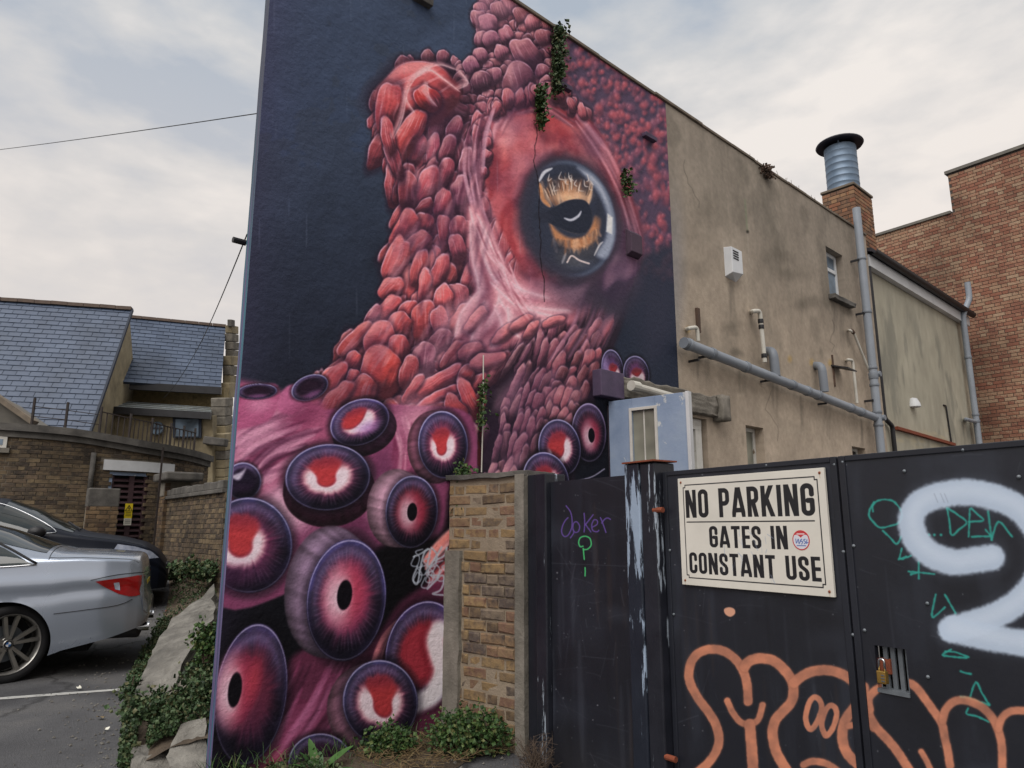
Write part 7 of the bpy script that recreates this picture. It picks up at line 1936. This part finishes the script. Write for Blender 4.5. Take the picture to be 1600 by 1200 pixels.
def liner(root, x, z, w, r):
    for s_ in (1, -1):
        m = MB(); vs = []; n = 18
        for k in range(n + 1):
            a = math.pi * (k / n) * 1.1 - .05 * math.pi
            vs += [(x + (r + .01) * math.cos(a), s_ * (w - .09), z + (r + .01) * math.sin(a)), (x + (r + .01) * math.cos(a), s_ * (w - .36), z + (r + .01) * math.sin(a))]
        m.add(vs, [(2 * k, 2 * k + 1, 2 * k + 3, 2 * k + 2) for k in range(n)])
        m.add([(x - r, s_ * (w - .36), z - .1), (x + r, s_ * (w - .36), z - .1), (x + r, s_ * (w - .36), z + r), (x - r, s_ * (w - .36), z + r)], [(0, 1, 2, 3)])
        m.build('wheel_arch_liner', M['void'], root)

# ---- silver saloon, tail towards the mural
S_TOP = [(0, .64), (.035, .70), (.05, .86), (.075, 1.04), (.11, 1.095), (.16, 1.11), (.45, 1.135), (.78, 1.155), (.95, 1.20), (1.3, 1.34), (1.65, 1.435), (2.0, 1.48), (2.4, 1.495), (2.8, 1.475), (3.1, 1.40), (3.5, 1.19), (3.75, 1.05), (3.9, 1.0), (4.3, .93), (4.6, .83), (4.76, .68), (4.84, .54)]
S_BELT = [(0, .56), (.04, .62), (.06, .80), (.10, .96), (.18, 1.02), (.6, 1.04), (1.1, 1.02), (2.5, .965), (3.6, .93), (3.9, .92), (4.3, .86), (4.6, .76), (4.76, .60), (4.84, .5)]
S_HALF = [(0, .66), (.03, .745), (.08, .80), (.18, .845), (.4, .892), (.8, .918), (1.4, .925), (3.6, .925), (4.1, .91), (4.45, .85), (4.7, .74), (4.84, .60)]
S_BOT = [(0, .46), (.06, .42), (.3, .34), (.7, .25), (.8, .20), (3.9, .19), (4.5, .20), (4.84, .24)]
cs_ = CarShape(S_TOP, S_BELT, S_HALF, S_BOT, 4.84, .6, None)
def car_root(name, tail_xy, ang, z, label, flip=False):
    o = empty(name, (tail_xy[0], tail_xy[1], z), ang); return tag(o, label, 'car')
RW, RX, FX, ZW = .338, 1.14, 4.03, .33
# rear nearside wheel on the photographed spot, tail pointing along AX; car x axis runs tail -> nose = -AX
wc = at(-7, 1071, 6.3); wc.z = 0
nose_dir = -AX; ang = math.atan2(nose_dir.y, nose_dir.x)
left = Vector((-nose_dir.y, nose_dir.x, 0))
tail = wc - nose_dir * RX - left * .90
car = car_root('silver_car', tail, ang, 0, 'silver saloon car parked with its tail and red lamp towards the mural')
body_m = cs_.body([RX, FX], .375, ZW).build('body', M['silver'], car); autosmooth(body_m, 50)
for x in (RX, FX): liner(car, x, ZW, .90, .375)
for x in (RX, FX):
    for s_ in (1, -1): make_wheel('wheel', car, x, .765 * s_, ZW, RW, s_)
gw = [(.98, 1.03), (1.22, 1.16), (1.55, 1.30), (2.0, 1.375), (2.45, 1.40), (2.85, 1.375), (3.15, 1.28), (3.5, 1.10), (3.62, 1.0), (3.5, .985), (2.2, 1.0), (1.3, 1.015)]
for s_ in (1, -1):
    sw_ = cs_.patch(gw, .003, s_, 30).build('side_glass', M['car_glass'], car, smooth=True)
    cs_.line([(.95, 1.035), (1.22, 1.175), (1.55, 1.315), (2.0, 1.39), (2.45, 1.415), (2.85, 1.39), (3.15, 1.295), (3.5, 1.11), (3.66, 1.0)], .022, .004, s_).build('window_trim', M['seam'], car, smooth=True)
    cs_.line([(.95, 1.025), (1.3, 1.005), (2.2, .99), (3.64, .985)], .018, .004, s_).build('window_trim', M['chrome'], car, smooth=True)
    for xp in (1.48, 2.35): cs_.patch([(xp - .05, 1.0), (xp + .05, 1.0), (xp + .03, 1.40), (xp - .07 + (.02 if xp < 2 else 0), 1.26 if xp < 2 else 1.40)], .005, s_, 4).build('pillar_trim', M['seam'], car)
    for pts in ([(2.35, .98), (2.33, .6), (2.32, .30)], [(1.50, .99), (1.52, .72), (1.62, .52), (1.68, .32)], [(3.55, .95), (3.6, .6), (3.6, .3)], [(1.68, .30), (2.5, .28), (3.6, .30)]):
        cs_.line(pts, .007, .001, s_).build('panel_gap', M['seam'], car)
    cs_.line([(.14, .685), (.20, .655), (.30, .63), (.50, .61), (.765, .585)], .006, .001, s_).build('panel_gap', M['seam'], car)
    # tail lamp wrapping round the corner
    tl = cs_.patch([(.066, .73), (.062, .90), (.10, .905), (.22, .89), (.36, .875), (.46, .862), (.36, .795), (.26, .74), (.16, .71), (.09, .715)], .006, s_, 18); tl = tl.build('tail_lamp', M['taillight'], car, smooth=True)
    cs_.patch([(.25, .77), (.26, .85), (.31, .845), (.30, .785)], .009, s_, 4).build('lamp_stripe', M['lampglass'], tl)
    cs_.line([(.062, .925), (.12, .93), (.30, .915), (.50, .875)], .006, .002, s_).build('panel_gap', M['seam'], car)
    mirror = MB(); mirror.lathe([(0, .0), (.07, .015), (.10, .06), (.10, .12), (.07, .14), (0, .145)], 14, Matrix.Translation((3.32, s_ * .96, 1.0)) @ Matrix.Rotation(math.radians(90) * s_, 4, 'X') @ Matrix.Scale(.7, 4, (0, 1, 0))); mirror.build('wing_mirror', M['silver'], car, smooth=True)
    for x in (1.7, 2.55): hh = MB(); hh.bar((x, s_ * .945, .86), (x + .20, s_ * .945, .855), .03, .028); hh.build('door_handle', M['silver'], car, bev=.008)
    hl = cs_.patch([(4.35, .70), (4.40, .80), (4.60, .76), (4.72, .66), (4.60, .62)], .005, s_, 10).build('headlamp', M['lampglass'], car, smooth=True)
cs_.across(.90, 1.66, lambda k: .72 + .06 * k, .004).build('rear_window', M['car_glass'], car, smooth=True)
cs_.across(3.02, 3.72, lambda k: .74 - .02 * k, .004).build('windscreen', M['car_glass'], car, smooth=True)
for x_ in (.86,):
    for s_ in (1, -1): cs_.topline(x_, s_, .60).build('panel_gap', M['seam'], car)
for s_ in (1, -1):
    P = []
    for x_ in np.linspace(.12, .86, 12):
        p = cs_.pt(x_, .64); P.append(Vector((p.x, p.y * s_, p.z + .001)))
    MB().tube(P, .003, 5).build('panel_gap', M['seam'], car)
    lip = []
autosmooth(MB().lathe([(0, 0), (.06, .0), (.09, .05), (.07, .14), (.03, .17), (0, .175)], 14, Matrix.Translation((1.78, 0, 1.40)) @ Matrix.Scale(2.0, 4, (1, 0, 0)) @ Matrix.Scale(.45, 4, (0, 1, 0)) @ Matrix.Scale(.62, 4, (0, 0, 1))).build('roof_aerial', M['silver'], car))
for s_ in (1, -1):
    autosmooth(MB().tube([(-.02, s_ * .56, .40), (.20, s_ * .56, .40)], .042, 16, cap=False).build('exhaust_tip', M['chrome'], car)); MB().tube([(.0, s_ * .56, .40), (.02, s_ * .56, .40)], .036, 12).build('exhaust_hole', M['void'], car)
bmp = MB(); bmp.box(.05, .5, -.60, .60, .30, .44); bmp.build('diffuser', M['black_plastic'], car, bev=.04)
MB().box(.044, .07, -.26, .26, .72, .83).build('number_plate', M['yellow_sign'], car)
MB().box(.5, 4.5, -.50, .50, .19, .30).build('underbody', M['void'], car)

# ---- dark hatchback beyond it, nose towards the mural
D_TOP = [(0, .60), (.05, .75), (.12, 1.05), (.35, 1.28), (.7, 1.42), (1.2, 1.49), (1.8, 1.505), (2.3, 1.46), (2.7, 1.31), (3.1, 1.10), (3.28, 1.02), (3.4, .99), (3.8, .93), (4.1, .85), (4.28, .74), (4.38, .60), (4.42, .50)]
D_BELT = [(0, .55), (.05, .70), (.12, .9), (.4, .98), (1.5, .97), (2.6, .94), (3.3, .90), (3.8, .84), (4.1, .77), (4.28, .66), (4.38, .54), (4.42, .46)]
D_HALF = [(0, .60), (.05, .72), (.2, .82), (.6, .88), (3.5, .89), (3.9, .865), (4.15, .80), (4.32, .70), (4.42, .56)]
D_BOT = [(0, .30), (.5, .22), (3.8, .20), (4.42, .22)]
cd = CarShape(D_TOP, D_BELT, D_HALF, D_BOT, 4.42, .6, None)
dn = at(252, 905, 10.1)                           # nearside of the nose
ang2 = math.atan2(AX.y, AX.x); lf = Vector((-AX.y, AX.x, 0))
tail2 = Vector((dn.x, dn.y, 0)) - AX * 4.36 + lf * .72
zg = ground_h(*(tail2 + AX * 2.2)[:2])
car2 = car_root('dark_car', tail2, ang2, zg, 'dark navy hatchback parked nose towards the brick boundary wall')
autosmooth(cd.body([.80, 3.52], .36, .31).build('body', M['navy'], car2), 50)
for x in (.80, 3.52):
    liner(car2, x, .31, .87, .36)
    for s_ in (1, -1): make_wheel('wheel', car2, x, .77 * s_, .31, .315, s_, False)
for s_ in (1, -1):
    cd.patch([(.5, 1.02), (.75, 1.30), (1.2, 1.395), (1.8, 1.41), (2.25, 1.37), (2.62, 1.23), (2.98, 1.03), (2.9, .985), (1.5, 1.0)], .003, s_, 26).build('side_glass', M['car_glass'], car2, smooth=True)
    cd.line([(.5, 1.03), (.75, 1.315), (1.2, 1.41), (1.8, 1.425), (2.25, 1.385), (2.62, 1.245), (3.0, 1.03), (2.92, .98), (2.2, .985), (.5, 1.0)], .016, .004, s_).build('window_trim', M['chrome'], car2, smooth=True)
    cd.patch([(1.62, 1.0), (1.70, 1.0), (1.72, 1.41), (1.64, 1.41)], .005, s_, 4).build('pillar_trim', M['seam'], car2)
    for pts in ([(1.66, .98), (1.66, .3)], [(2.95, .96), (3.02, .6), (3.0, .3)], [(.72, .95), (.95, .75), (1.12, .45)]): cd.line(pts, .007, .001, s_).build('panel_gap', M['seam'], car2)
    hl = cd.patch([(3.74, .76), (3.78, .835), (4.0, .80), (4.2, .73), (4.30, .64), (4.18, .63), (3.95, .69)], .005, s_, 14).build('headlamp', M['lampglass'], car2, smooth=True)
    m_ = MB(); m_.lathe([(0, 0), (.08, .02), (.105, .07), (.10, .15), (.06, .19), (0, .20)], 16, Matrix.Translation((2.84, s_ * .88, 1.0)) @ Matrix.Rotation(math.radians(-90) * s_, 4, 'X') @ Matrix.Scale(.75, 4, (0, 1, 0))); m_.build('wing_mirror', M['black_plastic'], car2, smooth=True)
cd.across(2.36, 3.22, lambda k: .74 - .03 * k, .004).build('windscreen', M['car_glass'], car2, smooth=True)
cd.across(.16, .6, lambda k: .74, .004).build('rear_window', M['car_glass'], car2, smooth=True)
for s_ in (1, -1):
    P = [Vector((p.x, p.y * s_, p.z + .001)) for p in (cd.pt(x_, .66) for x_ in np.linspace(3.3, 4.25, 12))]; MB().tube(P, .004, 5).build('panel_gap', M['seam'], car2)
MB().box(4.36, 4.43, -.42, .42, .34, .56).build('grille', M['black_plastic'], car2, bev=.02)
MB().box(4.425, 4.44, -.26, .26, .40, .50).build('number_plate', M['white_sign'], car2)
MB().box(.4, 4.1, -.74, .74, .19, .30).build('underbody', M['void'], car2)
MB().bar((3.28, -.5, 1.03), (3.05, .1, 1.135), .02, .02).build('wiper', M['black_plastic'], car2)

# ================================================================ rubble bank beside the building
bank = MB()
Apts = [at(186, 1215, 4.02), at(196, 1110, 5.0), at(205, 1040, 6.3), at(232, 985, 8.2), at(262, 940, 10.6), at(262, 908, 12.6)]
Bpts = [at(330, 1205, 4.0), at(338, 1100, 4.55), at(342, 1000, 5.4), at(345, 930, 7.2), at(342, 905, 9.4), at(344, 885, 11.2)]
for q in Apts: q.z = ground_h(q.x, q.y) + .0
hts = [.16, .34, .55, .62, .66, .75]
Bp = []
for i, q in enumerate(Bpts): Bp.append(Vector((q.x, q.y, ground_h(q.x, q.y) + [.16, .30, .42, .40, .30, .2][i])))
SA, SB = spline([tuple(p) for p in Apts], 6), spline([tuple(p) for p in Bp], 6)
cols = 12; vs = []
def bank_pt(i, k):
    a, b = Vector(SA[i]), Vector(SB[i]); k_ = k
    p = a.lerp(b, k_); p.z = a.z + (b.z - a.z) * sst(0, .75, np.array(k_)).item() + (.05 * mnoise.noise(p * 3.1) + .03 * mnoise.noise(p * 9)) * min(1, k_ * 3 + .1)
    return p
for i in range(len(SA)):
    for j in range(cols + 1): vs.append(bank_pt(i, j / cols * 1.12 - .02))
bank.add(vs, [(i * (cols + 1) + j, i * (cols + 1) + j + 1, (i + 1) * (cols + 1) + j + 1, (i + 1) * (cols + 1) + j) for i in range(len(SA) - 1) for j in range(cols)])
tag(bank.build('earth_bank', M['dirt'], smooth=True, fix=False), kind='structure')
def rock(name, label, pts_top, thick, seed, m__, cuts=5, amp=.03):
    """slab whose upper face follows pts_top (world quad)"""
    P = [Vector(p) for p in pts_top]; c = sum(P, Vector()) / len(P)
    bm = bmesh.new(); t = [bm.verts.new(p - c) for p in P]; n_ = (P[1] - P[0]).cross(P[2] - P[0]).normalized()
    if n_.z < 0: n_ = -n_
    b = [bm.verts.new((p - c) * .92 - n_ * thick) for p in P]; k = len(P)
    bm.faces.new(t); bm.faces.new(list(reversed(b)))
    for i in range(k): bm.faces.new((t[i], b[i], b[(i + 1) % k], t[(i + 1) % k]))
    bmesh.ops.recalc_face_normals(bm, faces=bm.faces)
    bmesh.ops.triangulate(bm, faces=bm.faces); bmesh.ops.subdivide_edges(bm, edges=bm.edges, cuts=cuts, use_grid_fill=True)
    for v in bm.verts: v.co += mnoise.noise_vector((v.co + c) * 4 + Vector((seed, 0, 0))) * amp + mnoise.noise_vector((v.co + c) * 15 + Vector((seed, 3, 0))) * amp * .45
    me = bpy.data.meshes.new(name); bm.to_mesh(me); bm.free(); o = bpy.data.objects.new(name, me); COL.objects.link(o); o.location = c; me.materials.append(M[m__])
    tag(o, label, 'rubble'); return o
rock('concrete_slab', 'long pale broken concrete slab leaning on the bank beside the mural corner', [at(206, 1114, 4.45), at(222, 1062, 4.82), at(240, 1010, 5.25), at(276, 962, 6.05), at(334, 914, 6.9), at(334, 966, 5.7), at(306, 1000, 5.15), at(272, 1068, 4.62)], .16, 1, 'rubble', 6, .03)
rock('concrete_lump', 'grey concrete lump under the slab among the leaves', [at(240, 1090, 4.6), at(275, 1062, 4.75), at(300, 1066, 4.7), at(272, 1094, 4.5)], .10, 5, 'concrete', 4, .03)
rock('stone', 'rounded pale stone at the bottom corner of the bank', [at(196, 1184, 4.05), at(206, 1154, 4.25), at(246, 1156, 4.25), at(268, 1176, 4.1), at(256, 1215, 3.92), at(200, 1215, 3.92)], .14, 8, 'rubble', 7, .045)
rock('render_spall', 'flat grey slab of fallen render against the wall foot', [at(262, 1178, 4.0), at(282, 1136, 4.15), at(322, 1126, 4.18), at(336, 1210, 3.85), at(276, 1222, 3.8)], .12, 12, 'rubble', 6, .03)
rock('stone', 'small ochre stone in the weeds below the slab', [at(263, 1136, 4.35), at(275, 1120, 4.42), at(290, 1124, 4.42), at(280, 1140, 4.33)], .05, 15, 'yellow_stone', 3, .02)

# ================================================================ plants
def leaf_cloud(pts, size, m__, name, droop=.3):
    """pts: list of (point, outward); each leaf a folded blade of four triangles"""
    m = MB()
    for p, o_ in pts:
        s_ = size * R.uniform(.6, 1.35); d = (Vector(o_) + Vector((R.gauss(0, .6), R.gauss(0, .6), R.gauss(0, .5)))).normalized()
        a = d.cross(Vector((R.gauss(0, 1), R.gauss(0, 1), R.gauss(0, 1)))).normalized(); n_ = d.cross(a)
        P = Vector(p); w = s_ * .42
        m.add([P, P + d * s_ * .5 + a * w, P + d * s_ * .95 - n_ * s_ * droop * .5, P + d * s_ * .5 - a * w, P + d * s_ * .5 + n_ * s_ * .14], [(0, 1, 4), (1, 2, 4), (2, 3, 4), (3, 0, 4)])
    return m
def bush(name, label, base, rx, ry, h, n, size, m__='leaf', stems=14, cat='weed', group=None, shape=None, dens=.5):
    root = empty(name, tuple(base)); tag(root, label, cat, group)
    pts = []; sm = MB()
    # clumps round stems
    cl = []
    for k in range(stems):
        t = R.uniform(0, 2 * math.pi); q = math.sqrt(R.random()); e = Vector((rx * q * math.cos(t), ry * q * math.sin(t), h * (1 - .55 * q * q) * R.uniform(.65, 1.05)))
        cl.append(e); sm.tube([(e.x * .3, e.y * .3, -.02), (e.x * .75, e.y * .75, e.z * .55), tuple(e)], [.006, .005, .003], 5)
    for k in range(n):
        e = cl[R.randrange(len(cl))]; s_ = R.betavariate(2.2, 1); j = .16 * (rx + ry) * .5 + .02
        p = Vector((e.x * (.45 + .55 * s_) + R.gauss(0, j), e.y * (.45 + .55 * s_) + R.gauss(0, j), max(.0, e.z * s_ + R.gauss(0, j * .6))))
        pts.append((p, (p.x, p.y, p.z * .6 + .06)))
    leaf_cloud(pts, size, m__, 'leaves').build('foliage', M[m__], root, fix=False)
    sm.build('stem', M['twig'], root)
    return root
def mur(u, v, y, z=0):
    q = MURAL.px(u, v, y); return MURAL.xyz(q[0], y, z)
bush('leafy_weed', 'dense small leaved weed clump at the foot of the mural left of the pier', mur(606, 1178, -.16), .125, .10, .17, 1100, .030, 'leaf', 26)
bush('leafy_weed', 'large leafy weed clump growing at the foot of the brick pier', PIER.xyz(.44, -.20, .0), .22, .15, .30, 2200, .030, 'leaf', 40)
bush('leafy_weed', 'low green weeds along the wall foot beside the dock plant', mur(460, 1195, -.14), .22, .08, .08, 500, .026, 'leaf_dark', 14)
bush('leafy_weed', 'low weed at the left foot of the mural corner', mur(385, 1206, -.10), .14, .08, .07, 260, .028, 'leaf', 9)
# leaves over the bank
def bank_cover(name, label, regions, n, size, m__):
    pts = []
    for k in range(n):
        i0, i1, k0, k1 = regions[R.randrange(len(regions))]
        i = R.uniform(i0, i1) * (len(SA) - 1); ii = min(int(i), len(SA) - 2); f = i - ii; kk = R.uniform(k0, k1)
        p = bank_pt(ii, kk).lerp(bank_pt(ii + 1, kk), f)
        hh = abs(R.gauss(0, .05)) + .06 * max(0, mnoise.noise(p * 5)); pts.append((p + Vector((0, 0, hh)), (-.3, -.4, .8)))
    o = leaf_cloud(pts, size, m__, name).build(name, M[m__], None, fix=False); tag(o, label, 'ground cover', kind='stuff'); return o
bank_cover('ground_cover', 'small leaved weeds covering the bank', [(.0, .22, .0, .16), (.18, .45, .0, .18), (.05, .35, .55, 1.05), (.3, .62, .75, 1.05), (.4, .7, .0, .25), (.62, 1, .05, 1.0), (.02, .1, .3, .6)], 9500, .030, 'leaf_dark')
for (u, v, F, rx, h, n, lab) in [(268, 905, 11.6, .26, .26, 600, 'dark bush against the base of the boundary wall'), (308, 905, 10.2, .30, .30, 800, 'spreading bush where the boundary wall meets the mural building'), (205, 1092, 4.75, .06, .14, 260, 'leafy clump on the asphalt side of the concrete slab'),
                                 (322, 1030, 4.9, .09, .28, 640, 'leafy clump hanging over the mural corner'), (305, 1110, 4.45, .16, .22, 1000, 'tangled weed between slab and mural corner'), (232, 1120, 4.4, .14, .14, 700, 'leafy weed below the tip of the slab')]:
    p = at(u, v, F); bush('leafy_weed', lab, p, rx, rx * .8, h, n, .034 if F < 8 else .06, 'leaf_dark' if R.random() < .6 else 'leaf', 16)
# broad leaved dock
dk = empty('dock_plant', tuple(mur(497, 1200, -.20))); tag(dk, 'dock plant with long broad leaves at the foot of the mural', 'plant')
for k, (ang_, l, lift, w) in enumerate([(175, .20, .9, .045), (100, .26, 2.4, .05), (60, .17, 1.6, .045), (10, .30, .75, .055), (200, .16, .5, .045), (140, .20, 1.6, .05), (330, .22, .4, .05), (-20, .16, 1.1, .04), (250, .14, .5, .04)]):
    m = MB(); a = math.radians(ang_ + 40); d = Vector((math.cos(a), math.sin(a), lift)).normalized(); sd = d.cross(Vector((0, 0, 1))).normalized(); n_ = 8; vs = []
    for i in range(n_ + 1):
        t = i / n_; p = d * l * t + Vector((0, 0, -.25 * l * t * t)); ww = w * math.sin(math.pi * min(1, t * .92 + .06)) ** .8 * .55
        vs += [p - sd * ww + Vector((0, 0, .006)), p, p + sd * ww + Vector((0, 0, .006))]
    m.add(vs, [(3 * i + j, 3 * i + j + 1, 3 * i + 4 + j, 3 * i + 3 + j) for i in range(n_) for j in (0, 1)])
    m.build('leaf', M['leaf_broad'], dk, smooth=True, fix=False)
# grass along the wall and dry litter
gs = MB()
for k in range(700):
    s_ = R.uniform(-1.6, .05) if R.random() < .7 else R.uniform(-.1, .1); y_ = -abs(R.gauss(0, .10)) - .01 if R.random() < .7 else -R.uniform(.1, .55)
    w = MURAL.xyz(s_, y_, .01 + .06 * max(0, -s_)); h = R.uniform(.03, .13) * (1 if y_ > -.15 else .5); l = Vector((R.gauss(0, .5), R.gauss(0, .5), 1)).normalized(); sd = Vector((R.gauss(0, 1), R.gauss(0, 1), 0)).normalized() * .0022
    gs.add([w - sd, w + sd, w + l * h * .6 + sd * .7 + Vector((0, 0, .0)), w + l * h * .6 - sd * .7, w + l * h + Vector((l.x, l.y, -.3)) * h * .3], [(0, 1, 2, 3), (3, 2, 4)])
tag(gs.build('grass', M['leaf'], None, fix=False), 'short grass blades along the foot of the mural', 'grass', kind='stuff')
dg = MB()
for k in range(900):
    w = MURAL.xyz(R.uniform(-.75, .15), -R.uniform(.05, .62), R.uniform(.0, .03)); a = R.uniform(0, 6.3); l = R.uniform(.03, .10); q = w + Vector((math.cos(a) * l, math.sin(a) * l, R.uniform(-.0, .04))); dg.bar(w + Vector((0, 0, .03)), q + Vector((0, 0, .02)), .003, .002)
tag(dg.build('dry_grass', M['leaf_dry'], None), 'straw coloured dry grass on the earth verge', 'grass', kind='stuff')
tw = empty('dead_weed', tuple(GATE.xyz(.34, -.16, 0))); tag(tw, 'dry brown dead weed at the foot of the gate post', 'weed')
m = MB()
for k in range(90):
    a = R.uniform(0, 6.3); e = Vector((math.cos(a) * R.uniform(.02, .15), math.sin(a) * R.uniform(.02, .10), R.uniform(.04, .22))); mid = e * .5 + Vector((R.gauss(0, .02), R.gauss(0, .02), R.uniform(0, .03))); m.tube([(R.gauss(0, .03), R.gauss(0, .03), 0), tuple(mid), tuple(e)], [.0022, .0018, .001], 4, cap=False)
    for j in range(3):
        q = mid.lerp(e, R.random()); f = q + Vector((R.gauss(0, .03), R.gauss(0, .03), R.gauss(.01, .02))); m.tube([tuple(q), tuple(f)], [.0012, .0007], 3, cap=False)
m.build('stem', M['twig'], tw)
# plants rooted in the wall
def wallplant(name, label, u0, v0, u1, v1, wpx, n, size, m__='leaf_dark', y=-.02):
    a, b = MURAL.px(u0, v0, y), MURAL.px(u1, v1, y); root = empty(name, tuple(MURAL.xyz(a[0], 0, a[1])), MURAL.ang); tag(root, label, 'plant'); pts = []
    kx = abs(MURAL.px(u0 + wpx, v0, y)[0] - a[0])
    for k in range(n):
        t = R.random(); wv = kx * .5 * (.5 + .5 * math.sin(math.pi * min(1, t * .85 + .12))) * (1 + .4 * mnoise.noise((t * 7, u0, 0)))
        p = Vector(((b[0] - a[0]) * t + R.uniform(-1, 1) * wv, -abs(R.gauss(0, .05)) - .01, (b[1] - a[1]) * t + R.gauss(0, .03))); pts.append((p, (0, -1, -.5)))
    leaf_cloud(pts, size, m__, 'leaves').build('foliage', M[m__], root, fix=False)
    MB().tube([(0, -.015, 0), ((b[0] - a[0]) * .5, -.03, (b[1] - a[1]) * .5), (b[0] - a[0], -.02, b[1] - a[1])], .008, 5).build('stem', M['twig'], root); return root
wallplant('hanging_plant', 'long green plant hanging from the parapet above the octopus head', 869, 46, 865, 146, 13, 900, .042)
wallplant('hanging_plant', 'short tapering plant growing from the crack above the eye', 839, 140, 842, 198, 9, 360, .040, 'leaf')
wallplant('hanging_plant', 'small tuft of leaves right of the painted eye', 972, 270, 977, 304, 10, 150, .042, 'leaf')
wallplant('hanging_plant', 'sparse weeds in the crack above the brick pier', 751, 600, 748, 668, 8, 130, .035, 'leaf')
wallplant('hanging_plant', 'green sprig on top of the brick pier', 722, 730, 716, 745, 24, 150, .035, 'leaf')
wallplant('hanging_plant', 'tiny leaves on the left edge of the pier', 709, 790, 707, 805, 8, 60, .03, 'leaf')
pz = MURAL.px(1195, 268)
pt_ = empty('parapet_weed', tuple(MURAL.xyz(pz[0], 0, TOPZ - .16)), MURAL.ang); tag(pt_, 'dark dried weed clump on the parapet of the tan wall', 'weed')
leaf_cloud([((R.gauss(0, .06), -.03 + R.gauss(0, .03), R.uniform(0, .17)), (0, -.3, 1)) for k in range(170)], .045, 'leaf_dry', 'x').build('foliage', M['brown_metal'], pt_, fix=False)
m = MB()
for k in range(40): x = R.uniform(-.2, 1.8); m.tube([(x, .1, .15), (x + R.gauss(0, .06), .1, .16 + R.uniform(.06, .22))], .003, 3)
m.build('stem', M['twig'], pt_)
# rusty stain strip and white wire in the crack above the pier
wr = empty('wall_cable', (MURAL.o[0], MURAL.o[1], 0), MURAL.ang); tag(wr, 'thin white cable running down the mural to the pier', 'cable')
q0, q1 = MURAL.px(755, 555, -.01), MURAL.px(752, 738, -.01); MB().tube([(q0[0], -.012, q0[1]), ((q0[0] + q1[0]) / 2 + .005, -.014, (q0[1] + q1[1]) / 2), (q1[0], -.012, q1[1])], .005, 6).build('cord', M['white_pvc'], wr)
# ---------------------------------------------------------------- overhead wires
def wire(label, pts, r, sag):
    P = [at(*p) for p in pts]; out = []
    for i in range(len(P) - 1):
        for k in range(12):
            t = k / 12; q = P[i].lerp(P[i + 1], t); q.z -= sag * 4 * t * (1 - t); out.append(q)
    out.append(P[-1]); o = MB().tube(out, r, 5).build('overhead_cable', M['wire'], None); tag(o, label, 'cable', 'overhead cables'); return o
wire('thin cable crossing the open sky to the mural building', [(-160, 250, 17), (404, 177, 6.0)], .0045, .05)
wire('dark cable slanting down from the mural building to the stone hall', [(386, 366, 6.4), (300, 560, 14.5), (255, 622, 21.5)], .006, .10)
bkt = MB(); q = MURAL.px(386, 366); bkt.tube([(S_L - .06, .14, q[1]), (S_L + .02, .14, q[1])], .02, 8); bkt.build('cable_bracket', M['black_plastic'], mb)
# scraps on the ground
for (u, v, F, s_, c_, lab) in [(157, 1120, 0, .035, 'leaf_dry', 'pale dead leaf lying alone on the asphalt'), (123, 1074, 0, .025, 'white_sign', 'tiny white scrap by the end of the bay line'), (205, 1003, 0, .10, 'rust', 'brown crumpled litter under the silver car bumper'), (254, 980, 0, .05, 'rust', 'reddish leaf litter beside the bank weeds'), (168, 1138, 0, .02, 'white_sign', 'small white chip on the asphalt near the bank'), (714, 1178, 0, .045, 'rust', 'brown curled leaf on the earth by the pier weeds')]:
    x, y, z = ray(u, v); F = HC / -z * .985; p = Vector((x * F, y * F, ground_h(x * F, y * F) + .012))
    m = MB(); vs = [(0, 0, .008)] + [(s_ * R.uniform(.6, 1.1) * math.cos(t), s_ * .7 * R.uniform(.6, 1.1) * math.sin(t), R.uniform(0, .025)) for t in np.linspace(0, 2 * math.pi, 9)[:-1]]
    m.add(vs, [(0, i, i % 8 + 1) for i in range(1, 9)]); o = m.build('litter', M[c_], None, smooth=True, fix=False); o.location = p; tag(o, lab, 'litter', 'scraps of litter on the ground')

# loose grit washed against the bank and verge
gr = MB()
for k in range(900):
    i = R.randrange(len(SA)); a = Vector(SA[i]) if R.random() < .55 else MURAL.xyz(R.uniform(-1.5, .1), -abs(R.gauss(.45, .25)), 0)
    a = a + Vector((R.gauss(-.10, .22), R.gauss(-.05, .2), 0)); z = ground_h(a.x, a.y) + .004; s_ = R.uniform(.004, .014)
    gr.add([(a.x - s_, a.y, z), (a.x, a.y - s_ * .8, z), (a.x + s_, a.y + s_ * .3, z), (a.x, a.y + s_, z), (a.x + s_ * .2, a.y, z + s_)], [(0, 1, 4), (1, 2, 4), (2, 3, 4), (3, 0, 4)])
tag(gr.build('gravel', M['rubble'], None, fix=False), 'loose pale grit along the edge of the asphalt', 'gravel', kind='stuff')
